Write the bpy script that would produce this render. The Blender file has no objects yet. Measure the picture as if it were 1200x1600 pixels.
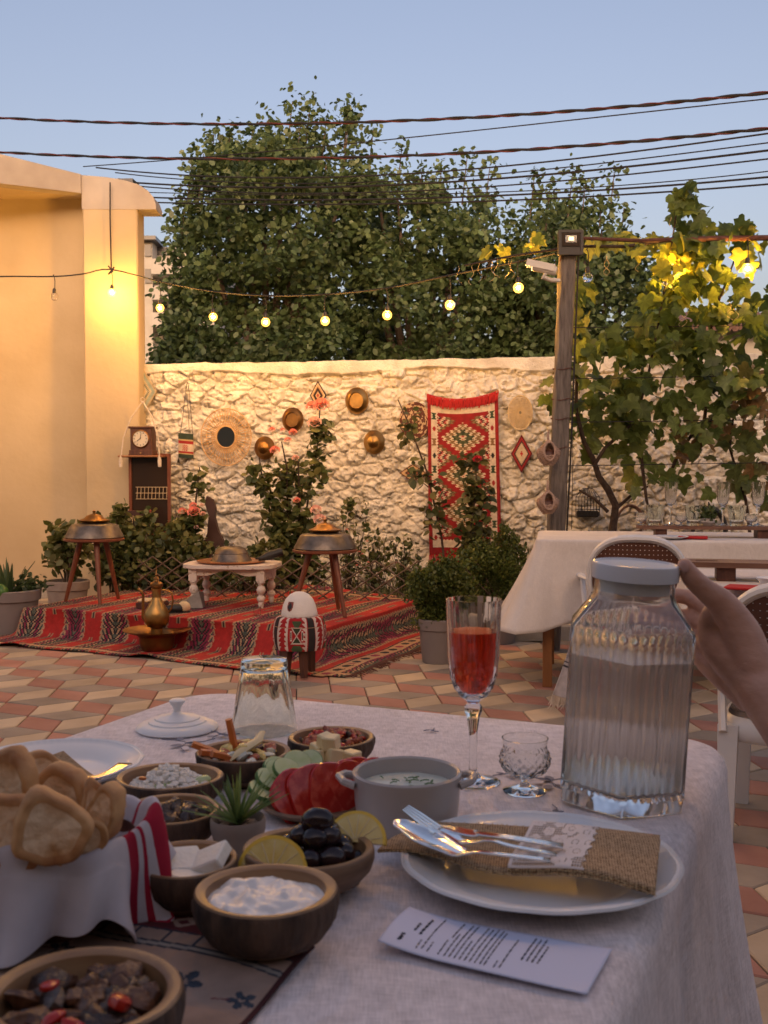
import bpy, math, random
import numpy as np
from math import sin, cos, pi, radians, sqrt
from mathutils import Vector, Matrix
random.seed(7); RS = np.random.RandomState(7)
sc = bpy.context.scene
COL = sc.collection
# ------------------------------------------------------------------ camera
H = 1.15; FPX = 1680.0; TP = 70.0/1680.0; PIT = math.atan(TP)
cam_d = bpy.data.cameras.new('camera'); cam = bpy.data.objects.new('camera', cam_d); COL.objects.link(cam)
cam.location = (0, 0, H); cam.rotation_euler = (pi/2 - PIT, 0, 0)
cam_d.sensor_fit = 'VERTICAL'; cam_d.sensor_height = 36; cam_d.lens = 36*FPX/1600; cam_d.clip_end = 2000; cam_d.clip_start = .02
cam_d.dof.use_dof = True; cam_d.dof.focus_distance = 3.2; cam_d.dof.aperture_fstop = 14
sc.camera = cam
def ray(px, py):
    x = (px-600)/FPX; y = (800-py)/FPX
    return Vector((x, cos(PIT)+y*sin(PIT), -sin(PIT)+y*cos(PIT)))
def P(px, py, z=0.0):            # pixel of the photograph -> point of the horizontal plane z
    d = ray(px, py); t = (z-H)/d.z; return Vector((d.x*t, d.y*t, z))
def D(px, py, Y):                # pixel -> point at depth Y
    d = ray(px, py); t = Y/d.y; return Vector((d.x*t, Y, H+d.z*t))
# ------------------------------------------------------------------ materials
MATS = {}
def nm(name):
    m = bpy.data.materials.new(name); m.use_nodes = True; MATS[name] = m
    nt = m.node_tree; b = nt.nodes['Principled BSDF']; return m, nt, b
def lk(nt, a, b): nt.links.new(a, b)
def mat(name, c, c2=None, s=8, rough=.6, metal=0, bump=0, bs=40, det=6, dist=.01, thr=(.3,.7), stretch=None, **kw):
    m, nt, b = nm(name); N = nt.nodes
    tc = N.new('ShaderNodeTexCoord'); src = tc.outputs['Object']
    if stretch:
        mp = N.new('ShaderNodeMapping'); mp.inputs['Scale'].default_value = stretch; lk(nt, src, mp.inputs[0]); src = mp.outputs[0]
    if c2 is not None:
        no = N.new('ShaderNodeTexNoise'); no.inputs['Scale'].default_value = s; no.inputs['Detail'].default_value = det; lk(nt, src, no.inputs[0])
        r = N.new('ShaderNodeValToRGB'); r.color_ramp.elements[0].position = thr[0]; r.color_ramp.elements[1].position = thr[1]
        r.color_ramp.elements[0].color = (*c, 1); r.color_ramp.elements[1].color = (*c2, 1)
        lk(nt, no.outputs[0], r.inputs[0]); lk(nt, r.outputs[0], b.inputs['Base Color'])
    else: b.inputs['Base Color'].default_value = (*c, 1)
    b.inputs['Roughness'].default_value = rough; b.inputs['Metallic'].default_value = metal
    if bump:
        n2 = N.new('ShaderNodeTexNoise'); n2.inputs['Scale'].default_value = bs; n2.inputs['Detail'].default_value = 5; lk(nt, src, n2.inputs[0])
        bp = N.new('ShaderNodeBump'); bp.inputs['Strength'].default_value = bump; bp.inputs['Distance'].default_value = dist
        lk(nt, n2.outputs[0], bp.inputs['Height']); lk(nt, bp.outputs[0], b.inputs['Normal'])
    for k, v in kw.items(): b.inputs[k.replace('_', ' ')].default_value = v
    return m
def weave(name, c, c2, scale=900, rough=.9, bump=.5, dist=.0006, s=5, wr=0, slub=.22):
    m = mat(name, c, c2, s=s, rough=rough, bump=0, det=4); nt = m.node_tree; N = nt.nodes; b = N['Principled BSDF']
    tc = N.new('ShaderNodeTexCoord'); acc = None; f = scale/6
    for sc3 in ((f, f*.08, f*.08), (f*.08, f, f*.08), (f*.1, f*.1, f)):
        mp = N.new('ShaderNodeMapping'); mp.inputs['Scale'].default_value = sc3; mp.inputs['Rotation'].default_value = (0, 0, .4); lk(nt, tc.outputs['Object'], mp.inputs[0])
        w = N.new('ShaderNodeTexNoise'); w.inputs['Scale'].default_value = 1; w.inputs['Detail'].default_value = 3; lk(nt, mp.outputs[0], w.inputs[0])
        if acc is None: acc = w.outputs[0]
        else:
            a = N.new('ShaderNodeMath'); a.operation = 'ADD'; lk(nt, acc, a.inputs[0]); lk(nt, w.outputs[0], a.inputs[1]); acc = a.outputs[0]
    mr = N.new('ShaderNodeMapRange'); mr.inputs['From Min'].default_value = 1.1; mr.inputs['From Max'].default_value = 1.9; mr.inputs['To Min'].default_value = 1-slub; mr.inputs['To Max'].default_value = 1+slub*.6; lk(nt, acc, mr.inputs[0])
    src = b.inputs['Base Color'].links[0].from_socket; hs = N.new('ShaderNodeHueSaturation'); lk(nt, src, hs.inputs['Color']); lk(nt, mr.outputs[0], hs.inputs['Value']); lk(nt, hs.outputs[0], b.inputs['Base Color'])
    bp = N.new('ShaderNodeBump'); bp.inputs['Strength'].default_value = bump; bp.inputs['Distance'].default_value = dist
    lk(nt, acc, bp.inputs['Height']); last = bp
    if wr:
        n2 = N.new('ShaderNodeTexNoise'); n2.inputs['Scale'].default_value = 22; n2.inputs['Detail'].default_value = 5; n2.inputs['Distortion'].default_value = 1.0
        mp = N.new('ShaderNodeMapping'); mp.inputs['Scale'].default_value = (1, .25, .6); mp.inputs['Rotation'].default_value = (0, 0, 1.2); lk(nt, tc.outputs['Object'], mp.inputs[0]); lk(nt, mp.outputs[0], n2.inputs[0])
        b2 = N.new('ShaderNodeBump'); b2.inputs['Strength'].default_value = wr; b2.inputs['Distance'].default_value = .010
        lk(nt, n2.outputs[0], b2.inputs['Height']); lk(nt, bp.outputs[0], b2.inputs['Normal']); last = b2
    lk(nt, last.outputs[0], b.inputs['Normal']); return m
def attr_mat(name, rough=.9, bump=.4, bs=400, dist=.001, trans=0, vary=.25, vs=30):
    m, nt, b = nm(name); N = nt.nodes
    a = N.new('ShaderNodeAttribute'); a.attribute_name = 'col'
    tc = N.new('ShaderNodeTexCoord')
    n = N.new('ShaderNodeTexNoise'); n.inputs['Scale'].default_value = vs; n.inputs['Detail'].default_value = 4; lk(nt, tc.outputs['Object'], n.inputs[0])
    mr = N.new('ShaderNodeMapRange'); mr.inputs['From Min'].default_value = .3; mr.inputs['From Max'].default_value = .7; mr.inputs['To Min'].default_value = 1-vary; mr.inputs['To Max'].default_value = 1+vary*.4; lk(nt, n.outputs[0], mr.inputs[0])
    mx = N.new('ShaderNodeMix'); mx.data_type = 'RGBA'; mx.blend_type = 'MULTIPLY'; mx.inputs[0].default_value = 1
    lk(nt, a.outputs['Color'], mx.inputs[6]); lk(nt, mr.outputs[0], mx.inputs[7]); lk(nt, mx.outputs[2], b.inputs['Base Color'])
    b.inputs['Roughness'].default_value = rough
    if bump:
        n2 = N.new('ShaderNodeTexNoise'); n2.inputs['Scale'].default_value = bs; n2.inputs['Detail'].default_value = 3; lk(nt, tc.outputs['Object'], n2.inputs[0])
        bp = N.new('ShaderNodeBump'); bp.inputs['Strength'].default_value = bump; bp.inputs['Distance'].default_value = dist; lk(nt, n2.outputs[0], bp.inputs['Height']); lk(nt, bp.outputs[0], b.inputs['Normal'])
    if trans:
        tr = N.new('ShaderNodeBsdfTranslucent'); lk(nt, mx.outputs[2], tr.inputs[0]); ms = N.new('ShaderNodeMixShader'); ms.inputs[0].default_value = trans
        lk(nt, b.outputs[0], ms.inputs[1]); lk(nt, tr.outputs[0], ms.inputs[2]); lk(nt, ms.outputs[0], N['Material Output'].inputs[0])
    return m
def glass(name, c=(1, 1, 1), rough=.0, ior=1.45, **kw):
    m, nt, b = nm(name); b.inputs['Base Color'].default_value = (*c, 1); b.inputs['Roughness'].default_value = rough; b.inputs['Transmission Weight'].default_value = 1; b.inputs['IOR'].default_value = ior
    for k, v in kw.items(): b.inputs[k.replace('_', ' ')].default_value = v
    return m
def emit(name, c, st):
    m, nt, b = nm(name); b.inputs['Base Color'].default_value = (*c, 1); b.inputs['Emission Color'].default_value = (*c, 1); b.inputs['Emission Strength'].default_value = st; return m
def M(n): return MATS[n]
mat('plaster', (.44,.34,.20), (.54,.43,.27), s=1.3, det=12, rough=.92, bump=.35, bs=18, thr=(.25,.6))
mat('plaster_grey', (.34,.29,.24), (.50,.44,.37), s=2.5, det=12, rough=.95, bump=.3, bs=15)
mat('whitewash', (.54,.50,.43), (.78,.74,.66), s=6, det=10, rough=.95, bump=.8, bs=60, dist=.012, thr=(.3,.62))
mat('tile_red', (.34,.155,.115), (.45,.23,.175), s=5, rough=.75, bump=.35, bs=60, dist=.003)
mat('tile_beige', (.45,.35,.235), (.58,.47,.33), s=5, rough=.75, bump=.35, bs=60, dist=.003)
mat('tile_grey', (.25,.21,.165), (.36,.305,.245), s=5, rough=.75, bump=.35, bs=60, dist=.003)
mat('joint', (.05,.045,.04), (.09,.08,.07), s=30, rough=1)
mat('soil', (.035,.025,.018), (.07,.05,.035), s=30, rough=1, bump=1, bs=50, dist=.02)
mat('kerb_stone', (.34,.30,.25), (.42,.38,.32), s=12, rough=.9, bump=.3)
weave('linen', (.69,.63,.635), (.83,.77,.775), scale=3600, s=7, wr=.55, slub=.28)
weave('linen_white', (.64,.60,.56), (.72,.68,.64), scale=3000, wr=.45, slub=.08)
weave('napkin_white', (.66,.65,.72), (.76,.75,.80), scale=2200, wr=.2, bump=.3)
weave('napkin_red', (.45,.012,.04), (.55,.03,.06), scale=2200, bump=.3)
def burlap():
    m, nt, b = nm('burlap'); N = nt.nodes; tc = N.new('ShaderNodeTexCoord'); mp = N.new('ShaderNodeMapping'); mp.inputs['Rotation'].default_value = (0, 0, .15); lk(nt, tc.outputs['Object'], mp.inputs[0]); ws = []
    for ax in ('X', 'Y'):
        w = N.new('ShaderNodeTexWave'); w.bands_direction = ax; w.inputs['Scale'].default_value = 125; w.inputs['Distortion'].default_value = 2.2; w.inputs['Detail'].default_value = 2; w.inputs['Detail Scale'].default_value = 1.5; lk(nt, mp.outputs[0], w.inputs[0]); ws.append(w.outputs['Fac'])
    a = N.new('ShaderNodeMath'); a.operation = 'MULTIPLY'; lk(nt, ws[0], a.inputs[0]); lk(nt, ws[1], a.inputs[1]); a2 = N.new('ShaderNodeMath'); a2.operation = 'ADD'; lk(nt, a.outputs[0], a2.inputs[0]); no = N.new('ShaderNodeTexNoise'); no.inputs['Scale'].default_value = 220; lk(nt, tc.outputs['Object'], no.inputs[0]); lk(nt, no.outputs[0], a2.inputs[1])
    r = N.new('ShaderNodeValToRGB'); r.color_ramp.elements[0].position = .42; r.color_ramp.elements[1].position = 1.0; r.color_ramp.elements[0].color = (.16, .095, .045, 1); r.color_ramp.elements[1].color = (.60, .42, .25, 1); lk(nt, a2.outputs[0], r.inputs[0]); lk(nt, r.outputs[0], b.inputs['Base Color'])
    bp = N.new('ShaderNodeBump'); bp.inputs['Strength'].default_value = .6; bp.inputs['Distance'].default_value = .0006; lk(nt, a2.outputs[0], bp.inputs['Height']); lk(nt, bp.outputs[0], b.inputs['Normal']); b.inputs['Roughness'].default_value = .95
burlap()
attr_mat('kilim', bs=300, bump=.7, dist=.004)
attr_mat('textile', bs=500, bump=.4)
attr_mat('leaf', rough=.45, bump=0, trans=.35, vary=.3, vs=3)
attr_mat('leaf_big', rough=.42, bump=.5, bs=60, dist=.004, trans=.58, vary=.35, vs=18)
attr_mat('food', rough=.4, bump=.3, bs=120, dist=.001, vary=.35, vs=70)
mat('bark', (.09,.06,.045), (.20,.15,.11), s=20, rough=.95, bump=1, bs=30, dist=.02, stretch=(1,1,.2))
mat('bowl_wood', (.17,.085,.04), (.38,.23,.115), s=14, rough=.38, bump=.2, bs=30, stretch=(1,1,6), dist=.001)
mat('bowl_rim', (.10,.05,.028), (.40,.25,.13), s=16, rough=.4, stretch=(1,1,1), bump=.2)
mat('bowl_bark', (.018,.011,.009), (.11,.065,.042), s=60, rough=.85, bump=1, bs=80, dist=.006, stretch=(1,1,.25))
mat('bowl_side', (.10,.055,.032), (.24,.145,.085), s=22, rough=.5, bump=.3, bs=30, stretch=(1,1,4), dist=.001)
mat('dark_wood', (.06,.02,.012), (.12,.045,.025), s=14, rough=.5, stretch=(4,4,.6), bump=.2)
mat('stool_wood', (.13,.035,.015), (.22,.07,.03), s=14, rough=.4, stretch=(4,4,.5), bump=.2)
mat('oak_leg', (.22,.09,.03), (.32,.14,.05), s=10, rough=.45, stretch=(4,4,.3))
mat('board_wood', (.10,.045,.028), (.21,.11,.07), s=9, rough=.55, stretch=(.6,6,6), bump=.2)
mat('old_paint', (.34,.22,.14), (.66,.58,.50), s=28, det=10, rough=.6, bump=.3, thr=(.32,.42))
mat('pole_wood', (.10,.085,.075), (.23,.20,.175), s=14, rough=.95, bump=.9, bs=30, dist=.02, stretch=(4,4,.4))
mat('vine_wood', (.025,.016,.012), (.07,.045,.03), s=30, rough=.95, bump=.8, bs=60)
mat('white_plastic', (.66,.68,.70), rough=.35)
mat('brown_plastic', (.10,.042,.028), rough=.5)
mat('brown_plastic_back', (.19,.15,.13), rough=.5)
mat('porcelain', (.78,.80,.82), rough=.42, Specular_IOR_Level=.4, Coat_Weight=.12, Coat_Roughness=.12)
mat('stoneware', (.40,.37,.36), (.44,.41,.40), s=20, rough=.28)
mat('silver', (.75,.75,.76), rough=.13, metal=1)
mat('brass', (.30,.17,.055), (.50,.31,.11), s=12, rough=.36, metal=1, bump=.25, bs=40, dist=.003)
mat('brass_dark', (.16,.08,.03), (.34,.18,.06), s=10, rough=.42, metal=1, bump=.3, bs=30, dist=.004)
mat('copper', (.55,.22,.10), (.72,.36,.18), s=12, rough=.3, metal=1, bump=.25, bs=40, dist=.003)
mat('tin_dark', (.10,.085,.07), (.24,.20,.16), s=18, rough=.45, metal=.85, bump=.3, bs=60, dist=.002)
mat('black_metal', (.012,.012,.013), rough=.5)
mat('dark_plastic', (.03,.026,.024), rough=.5)
mat('cable', (.015,.013,.014), rough=.6)
mat('cable_red', (.10,.022,.015), rough=.6)
mat('rust', (.07,.025,.015), (.14,.05,.03), s=30, rough=.8)
mat('pot_plastic', (.19,.165,.155), (.22,.19,.18), s=8, rough=.55)
mat('pot_clay', (.24,.19,.16), (.30,.25,.21), s=18, rough=.7)
mat('pebble', (.18,.12,.08), (.34,.26,.20), s=40, rough=.6)
mat('skin', (.50,.27,.19), (.60,.35,.26), s=30, rough=.5, Subsurface_Weight=.12, Subsurface_Radius=(.01,.004,.002), bump=.6, bs=75, dist=.0022, stretch=(1,1,1.8))
mat('nail', (.5,.3,.25), rough=.3)
mat('rattan', (.50,.30,.13), (.68,.45,.22), s=25, rough=.6)
mat('rope', (.55,.46,.36), (.70,.61,.50), s=40, rough=.95, bump=1, bs=150, dist=.004)
mat('crochet', (.30,.20,.15), (.44,.31,.24), s=30, rough=.95, bump=.6, bs=120)
mat('mirror', (.35,.36,.36), rough=.04, metal=1)
mat('cabinet_glass', (.035,.022,.016), rough=.12)
mat('felt', (.72,.69,.64), (.80,.77,.72), s=10, rough=.95, bump=.3, bs=150)
mat('clock_face', (.70,.62,.48), rough=.3)
mat('paper', (.62,.66,.84), rough=.5)
mat('ink', (.03,.03,.05), rough=.7)
mat('lace', (.72,.66,.64), (.80,.74,.72), s=40, rough=.9)
mat('bread', (.56,.32,.14), (.32,.13,.045), s=22, det=8, rough=.7, bump=.6, bs=40, dist=.006, thr=(.42,.66), Subsurface_Weight=.1, Subsurface_Radius=(.01,.006,.003))
mat('crumb', (.78,.60,.40), (.50,.26,.10), s=26, thr=(.44,.62), det=8, rough=.85, bump=1, bs=110, dist=.004)
mat('yogurt', (.78,.78,.77), rough=.28, bump=.3, bs=30, dist=.004, Subsurface_Weight=.1, Subsurface_Radius=(.01,.01,.01))
mat('dip', (.62,.66,.58), rough=.3)
mat('feta', (.76,.75,.68), (.80,.79,.74), s=50, rough=.5, bump=.6, bs=150, dist=.002)
mat('curd', (.78,.77,.72), rough=.6, bump=.7, bs=160, dist=.003)
mat('kashkaval', (.74,.60,.33), (.80,.68,.42), s=30, rough=.4)
mat('olive_skin', (.012,.007,.010), (.03,.014,.016), s=30, rough=.12)
mat('lemon_peel', (.78,.52,.05), rough=.4, bump=.4, bs=300, dist=.001)
mat('lemon_flesh', (.75,.62,.25), (.66,.48,.12), s=90, rough=.25)
mat('tomato', (.42,.018,.010), (.60,.085,.05), s=75, thr=(.44,.62), rough=.12, bump=.3, bs=90, dist=.001)
mat('tomato_skin', (.48,.02,.014), rough=.15); mat('tomato_seed', (.56,.13,.06), (.48,.06,.03), s=200, rough=.15)
mat('cucumber', (.42,.55,.24), (.60,.68,.42), s=50, rough=.25)
mat('cucumber_peel', (.06,.16,.03), rough=.35)
mat('aubergine', (.014,.008,.012), (.10,.06,.04), s=60, rough=.28, bump=1, bs=80, dist=.006)
mat('stew_meat', (.045,.016,.009), (.17,.075,.035), s=60, rough=.35, bump=.8, bs=80, dist=.005)
mat('pepper_red', (.42,.02,.012), rough=.25)
mat('carrot', (.50,.13,.03), (.58,.19,.05), s=30, rough=.4)
mat('salsa', (.20,.03,.015), (.42,.10,.04), s=60, rough=.3, bump=1, bs=90, dist=.005)
mat('straw', (.58,.44,.24), (.70,.55,.33), s=30, rough=.9, bump=.5, bs=80)
mat('pink', (.80,.26,.20), (.85,.36,.28), s=30, rough=.7)
mat('pink_pale', (.80,.46,.38), (.85,.58,.50), s=30, rough=.7)
mat('house_wall', (.46,.43,.37), (.52,.49,.43), s=4, rough=.9)
mat('house_dark', (.05,.05,.055), rough=.3)
mat('roof_tile', (.16,.09,.07), (.22,.13,.10), s=12, rough=.9)
mat('red_cloth', (.45,.02,.02), rough=.9)
mat('red_paint', (.22,.045,.03), (.30,.07,.045), s=8, rough=.5)
mat('chocolate', (.045,.017,.013), (.07,.03,.022), s=12, rough=.55)
mat('grey_tin', (.22,.21,.20), (.32,.31,.29), s=18, rough=.5, metal=.6)
mat('camera_shell', (.58,.55,.50), rough=.35)
glass('clear_glass', (.97,.98,.98))
glass('green_glass', (.93,.97,.93))
glass('juice', (1.0,.115,.03), ior=1.2, rough=.08); MATS['juice'].node_tree.nodes['Principled BSDF'].inputs['Transmission Weight'].default_value = .80
glass('water', (.96,.95,.93), ior=1.12, rough=.18); MATS['water'].node_tree.nodes['Principled BSDF'].inputs['Transmission Weight'].default_value = .80
emit('bulb_lit', (1, .46, .075), 1400)
m_, nt_, b_ = nm('bulb_envelope'); N_ = nt_.nodes; t_ = N_.new('ShaderNodeBsdfTransparent'); e_ = N_.new('ShaderNodeEmission'); e_.inputs[0].default_value = (1, .44, .06, 1); e_.inputs[1].default_value = 1.0; x_ = N_.new('ShaderNodeAddShader'); lk(nt_, t_.outputs[0], x_.inputs[0]); lk(nt_, e_.outputs[0], x_.inputs[1]); lk(nt_, x_.outputs[0], N_['Material Output'].inputs[0])
emit('led_lens_glow', (1, .62, .3), 1.2)
glass('bulb_clear', (.95,.95,.95))
# ------------------------------------------------------------------ geometry helpers
class MB:
    def __init__(s): s.V = []; s.F = []; s.I = []; s.C = []
    def add(s, V, F, m=0, c=(1, 1, 1)):
        n = len(s.V); s.V += [tuple(v) for v in V]
        for f in F: s.F.append(tuple(i+n for i in f)); s.I.append(m); s.C.append(c)
    def box(s, c, d, m=0, R=None, col=(1, 1, 1), tp=(1, 1), bev=0):
        x, y, z = [k/2 for k in d]; V = []
        if bev:
            b = bev
            V = []; idx = {}
            F = []
            for sx in (-1, 1):
                for sy in (-1, 1):
                    for sz in (-1, 1):
                        for a in range(3):
                            v = [sx*x, sy*y, sz*z]
                            for k in range(3):
                                if k != a: v[k] -= [sx, sy, sz][k]*b
                            idx[(sx, sy, sz, a)] = len(V); V.append(v)
            g = lambda *k: idx[k]
            for a in range(3):
                b1, c1 = (a+1) % 3, (a+2) % 3
                for sa in (-1, 1):
                    q = []
                    for (p, r) in ((-1, -1), (1, -1), (1, 1), (-1, 1)):
                        k = [0, 0, 0]; k[a] = sa; k[b1] = p; k[c1] = r; q.append(g(*k, a))
                    F.append(q if sa > 0 else q[::-1])
                for p in (-1, 1):          # edges along axis a
                    for r in (-1, 1):
                        q = []
                        for (e, ax) in ((-1, b1), (1, b1), (1, c1), (-1, c1)):
                            k = [0, 0, 0]; k[a] = e; k[b1] = p; k[c1] = r; q.append(g(*k, ax))
                        F.append(q if p*r > 0 else q[::-1])
            for sx in (-1, 1):
                for sy in (-1, 1):
                    for sz in (-1, 1):
                        q = [g(sx, sy, sz, 0), g(sx, sy, sz, 1), g(sx, sy, sz, 2)]; F.append(q if sx*sy*sz > 0 else q[::-1])
        else:
            for k in range(8):
                a = 1 if k & 1 else -1; b = 1 if k & 2 else -1; e = 1 if k & 4 else -1
                tx, ty = (tp if e < 0 else (1, 1)); V.append([a*x*tx, b*y*ty, e*z])
            F = [(0, 2, 3, 1), (4, 5, 7, 6), (0, 1, 5, 4), (1, 3, 7, 5), (3, 2, 6, 7), (2, 0, 4, 6)]
        V = [Vector(v) for v in V]
        if R is not None: V = [R @ v for v in V]
        s.add([v+Vector(c) for v in V], F, m, col); return s
    def tube(s, pts, r, n=8, m=0, cap=True, col=(1, 1, 1), flat=None):
        pts = [Vector(p) for p in pts]; k = len(pts); rs = r if hasattr(r, '__len__') else [r]*k
        base = len(s.V); up = None
        for i, p in enumerate(pts):
            t = (pts[min(i+1, k-1)]-pts[max(i-1, 0)]); t = t.normalized() if t.length > 0 else Vector((0, 0, 1))
            if up is None:
                a = Vector((0, 0, 1)) if abs(t.z) < .9 else Vector((1, 0, 0)); up = t.cross(a).normalized()
            else:
                up = (up - t*up.dot(t)); up = up.normalized() if up.length > 1e-6 else Vector((1, 0, 0))
            w = t.cross(up); fx = flat if flat else 1
            for j in range(n):
                a = 2*pi*j/n; s.V.append(tuple(p+(up*cos(a)+w*sin(a)*fx)*rs[i]))
        for i in range(k-1):
            for j in range(n):
                a = base+i*n+j; b = base+i*n+(j+1) % n; s.F.append((a, b, b+n, a+n)); s.I.append(m); s.C.append(col)
        if cap:
            s.F.append(tuple(base+j for j in range(n))[::-1]); s.I.append(m); s.C.append(col)
            s.F.append(tuple(base+(k-1)*n+j for j in range(n))); s.I.append(m); s.C.append(col)
        return s
    def lathe(s, prof, n=32, m=0, c=(0, 0, 0), R=None, fr=None, col=(1, 1, 1), ms=None, ell=(1, 1), caps=True):
        base = len(s.V); c = Vector(c)
        for i, (r, z) in enumerate(prof):
            for j in range(n):
                a = 2*pi*j/n; rr = r*(fr(a, i, z) if fr else 1); v = Vector((rr*cos(a)*ell[0], rr*sin(a)*ell[1], z))
                if R is not None: v = R @ v
                s.V.append(tuple(v+c))
        for i in range(len(prof)-1):
            for j in range(n):
                a = base+i*n+j; b = base+i*n+(j+1) % n; s.F.append((a, b, b+n, a+n)); s.I.append(ms[i] if ms else m); s.C.append(col)
        for i, rev in ((0, True), (len(prof)-1, False)):
            if prof[i][0] > 1e-5 and caps:
                q = tuple(base+i*n+j for j in range(n)); s.F.append(q[::-1] if rev else q); s.I.append(ms[min(i, len(ms)-1)] if ms else m); s.C.append(col)
        return s
    def blob(s, c, r, m=0, col=(1, 1, 1), n=10, k=7, jit=.0, R=None, pw=1.0):
        r = r if hasattr(r, '__len__') else (r, r, r); base = len(s.V); c = Vector(c); ph = [random.uniform(0, 6.28) for _ in range(6)]
        for i in range(k+1):
            th = pi*i/k
            for j in range(n):
                a = 2*pi*j/n; st, ct = sin(th), cos(th)
                q = 1+jit*(sin(2*a+ph[0])*st+.6*sin(3*a+ph[1]+2*th)+.6*cos(4*th+ph[2]))
                f = lambda x: math.copysign(abs(x)**pw, x)
                v = Vector((f(cos(a))*f(st)*r[0]*q, f(sin(a))*f(st)*r[1]*q, f(-ct)*r[2]*q))
                if R is not None: v = R @ v
                s.V.append(tuple(v+c))
        for i in range(k):
            for j in range(n):
                a = base+i*n+j; b = base+i*n+(j+1) % n; s.F.append((a, b, b+n, a+n)); s.I.append(m); s.C.append(col)
        return s
    def prism(s, poly, z0, z1, m=0, T=None, col=(1, 1, 1)):     # poly in xy extruded in z, T maps point
        n = len(poly); V = [Vector((x, y, z0)) for x, y in poly]+[Vector((x, y, z1)) for x, y in poly]
        if T: V = [T(v) for v in V]
        F = [tuple(range(n))[::-1], tuple(range(n, 2*n))]+[(i, (i+1) % n, n+(i+1) % n, n+i) for i in range(n)]
        s.add(V, F, m, col); return s
    def build(s, name, mats, parent=None, smooth=True, loc=None, col=False, sub=0, ang=40, rot=None):
        me = bpy.data.meshes.new(name); me.from_pydata(s.V, [], s.F)
        for x in (mats if isinstance(mats, (list, tuple)) else [mats]): me.materials.append(M(x))
        me.polygons.foreach_set('material_index', s.I)
        if col:
            a = me.color_attributes.new('col', 'FLOAT_COLOR', 'CORNER'); arr = []
            for f, c in zip(s.F, s.C): arr += [c[0], c[1], c[2], 1.0]*len(f)
            a.data.foreach_set('color', arr)
        me.validate(); me.update()
        if smooth:
            me.polygons.foreach_set('use_smooth', [True]*len(me.polygons))
            try: me.set_sharp_from_angle(angle=radians(ang))
            except Exception: pass
        o = bpy.data.objects.new(name, me); COL.objects.link(o)
        if parent: o.parent = parent
        if loc is not None: o.location = loc
        if rot is not None: o.rotation_euler = rot
        if sub:
            md = o.modifiers.new('sub', 'SUBSURF'); md.levels = sub; md.render_levels = sub
        return o
def npmesh(name, V, F, mats, cols=None, parent=None, smooth=False, loc=None, domain='CORNER'):
    me = bpy.data.meshes.new(name); V = np.asarray(V, np.float32); F = np.asarray(F, np.int32); n, k = F.shape
    me.vertices.add(len(V)); me.vertices.foreach_set('co', V.ravel()); me.loops.add(n*k); me.loops.foreach_set('vertex_index', F.ravel())
    me.polygons.add(n); me.polygons.foreach_set('loop_start', np.arange(0, n*k, k, dtype=np.int32))
    for x in (mats if isinstance(mats, (list, tuple)) else [mats]): me.materials.append(M(x))
    if cols is not None:
        cols = np.asarray(cols, np.float32); a = me.color_attributes.new('col', 'FLOAT_COLOR', 'CORNER')
        c4 = np.ones((n*k, 4), np.float32); c4[:, :3] = np.repeat(cols, k, axis=0); a.data.foreach_set('color', c4.ravel())
    me.update(calc_edges=True); me.validate()
    if smooth: me.polygons.foreach_set('use_smooth', [True]*len(me.polygons))
    o = bpy.data.objects.new(name, me); COL.objects.link(o)
    if parent: o.parent = parent
    if loc is not None: o.location = loc
    return o
def grid(name, nu, nv, pos, colf, mats, parent=None, smooth=True, thick=.004, keep=None, loc=None):
    """textile sheet: pos(u,v)->xyz arrays, colf(u,v)->rgb per cell; u,v in 0..1"""
    u = np.linspace(0, 1, nu+1); v = np.linspace(0, 1, nv+1); U, Vv = np.meshgrid(u, v)
    X = np.stack(pos(U, Vv), -1).reshape(-1, 3)
    i, j = np.meshgrid(np.arange(nu), np.arange(nv)); a = (j*(nu+1)+i).ravel()
    F = np.stack([a, a+1, a+nu+2, a+nu+1], 1)
    cu = ((i+.5)/nu).ravel(); cv = ((j+.5)/nv).ravel()
    if keep is not None: k = keep(cu, cv); F = F[k]; cu = cu[k]; cv = cv[k]
    c = colf(cu, cv) if colf else None
    o = npmesh(name, X, F, mats, c, parent, smooth, loc)
    if thick:
        md = o.modifiers.new('thick', 'SOLIDIFY'); md.thickness = thick; md.offset = 0
    return o
def tag(o, label=None, cat=None, group=None, kind=None):
    if label: o['label'] = label
    if cat: o['category'] = cat
    if group: o['group'] = group
    if kind: o['kind'] = kind
    return o
def empty(name, loc, label, cat, group=None, rz=0, rot=None):
    o = bpy.data.objects.new(name, None); COL.objects.link(o); o.location = loc; o.rotation_euler = rot if rot else (0, 0, rz); o.empty_display_size = .05
    return tag(o, label, cat, group)
def struct(o): o['kind'] = 'structure'; return o
def dup(root, loc, rz=0, label=None, scale=None, rot=None):
    r = root.copy(); COL.objects.link(r); r.location = loc; r.rotation_euler = rot if rot else (0, 0, rz)
    if scale: r.scale = (scale,)*3 if not hasattr(scale, '__len__') else scale
    if label: r['label'] = label
    for ch in list(root.children):
        c = ch.copy(); COL.objects.link(c); c.parent = r
        for g in list(ch.children):
            d = g.copy(); COL.objects.link(d); d.parent = c
    return r
def rotm(x=0, y=0, z=0): return (Matrix.Rotation(z, 3, 'Z') @ Matrix.Rotation(y, 3, 'Y') @ Matrix.Rotation(x, 3, 'X'))
_G = {}
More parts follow.
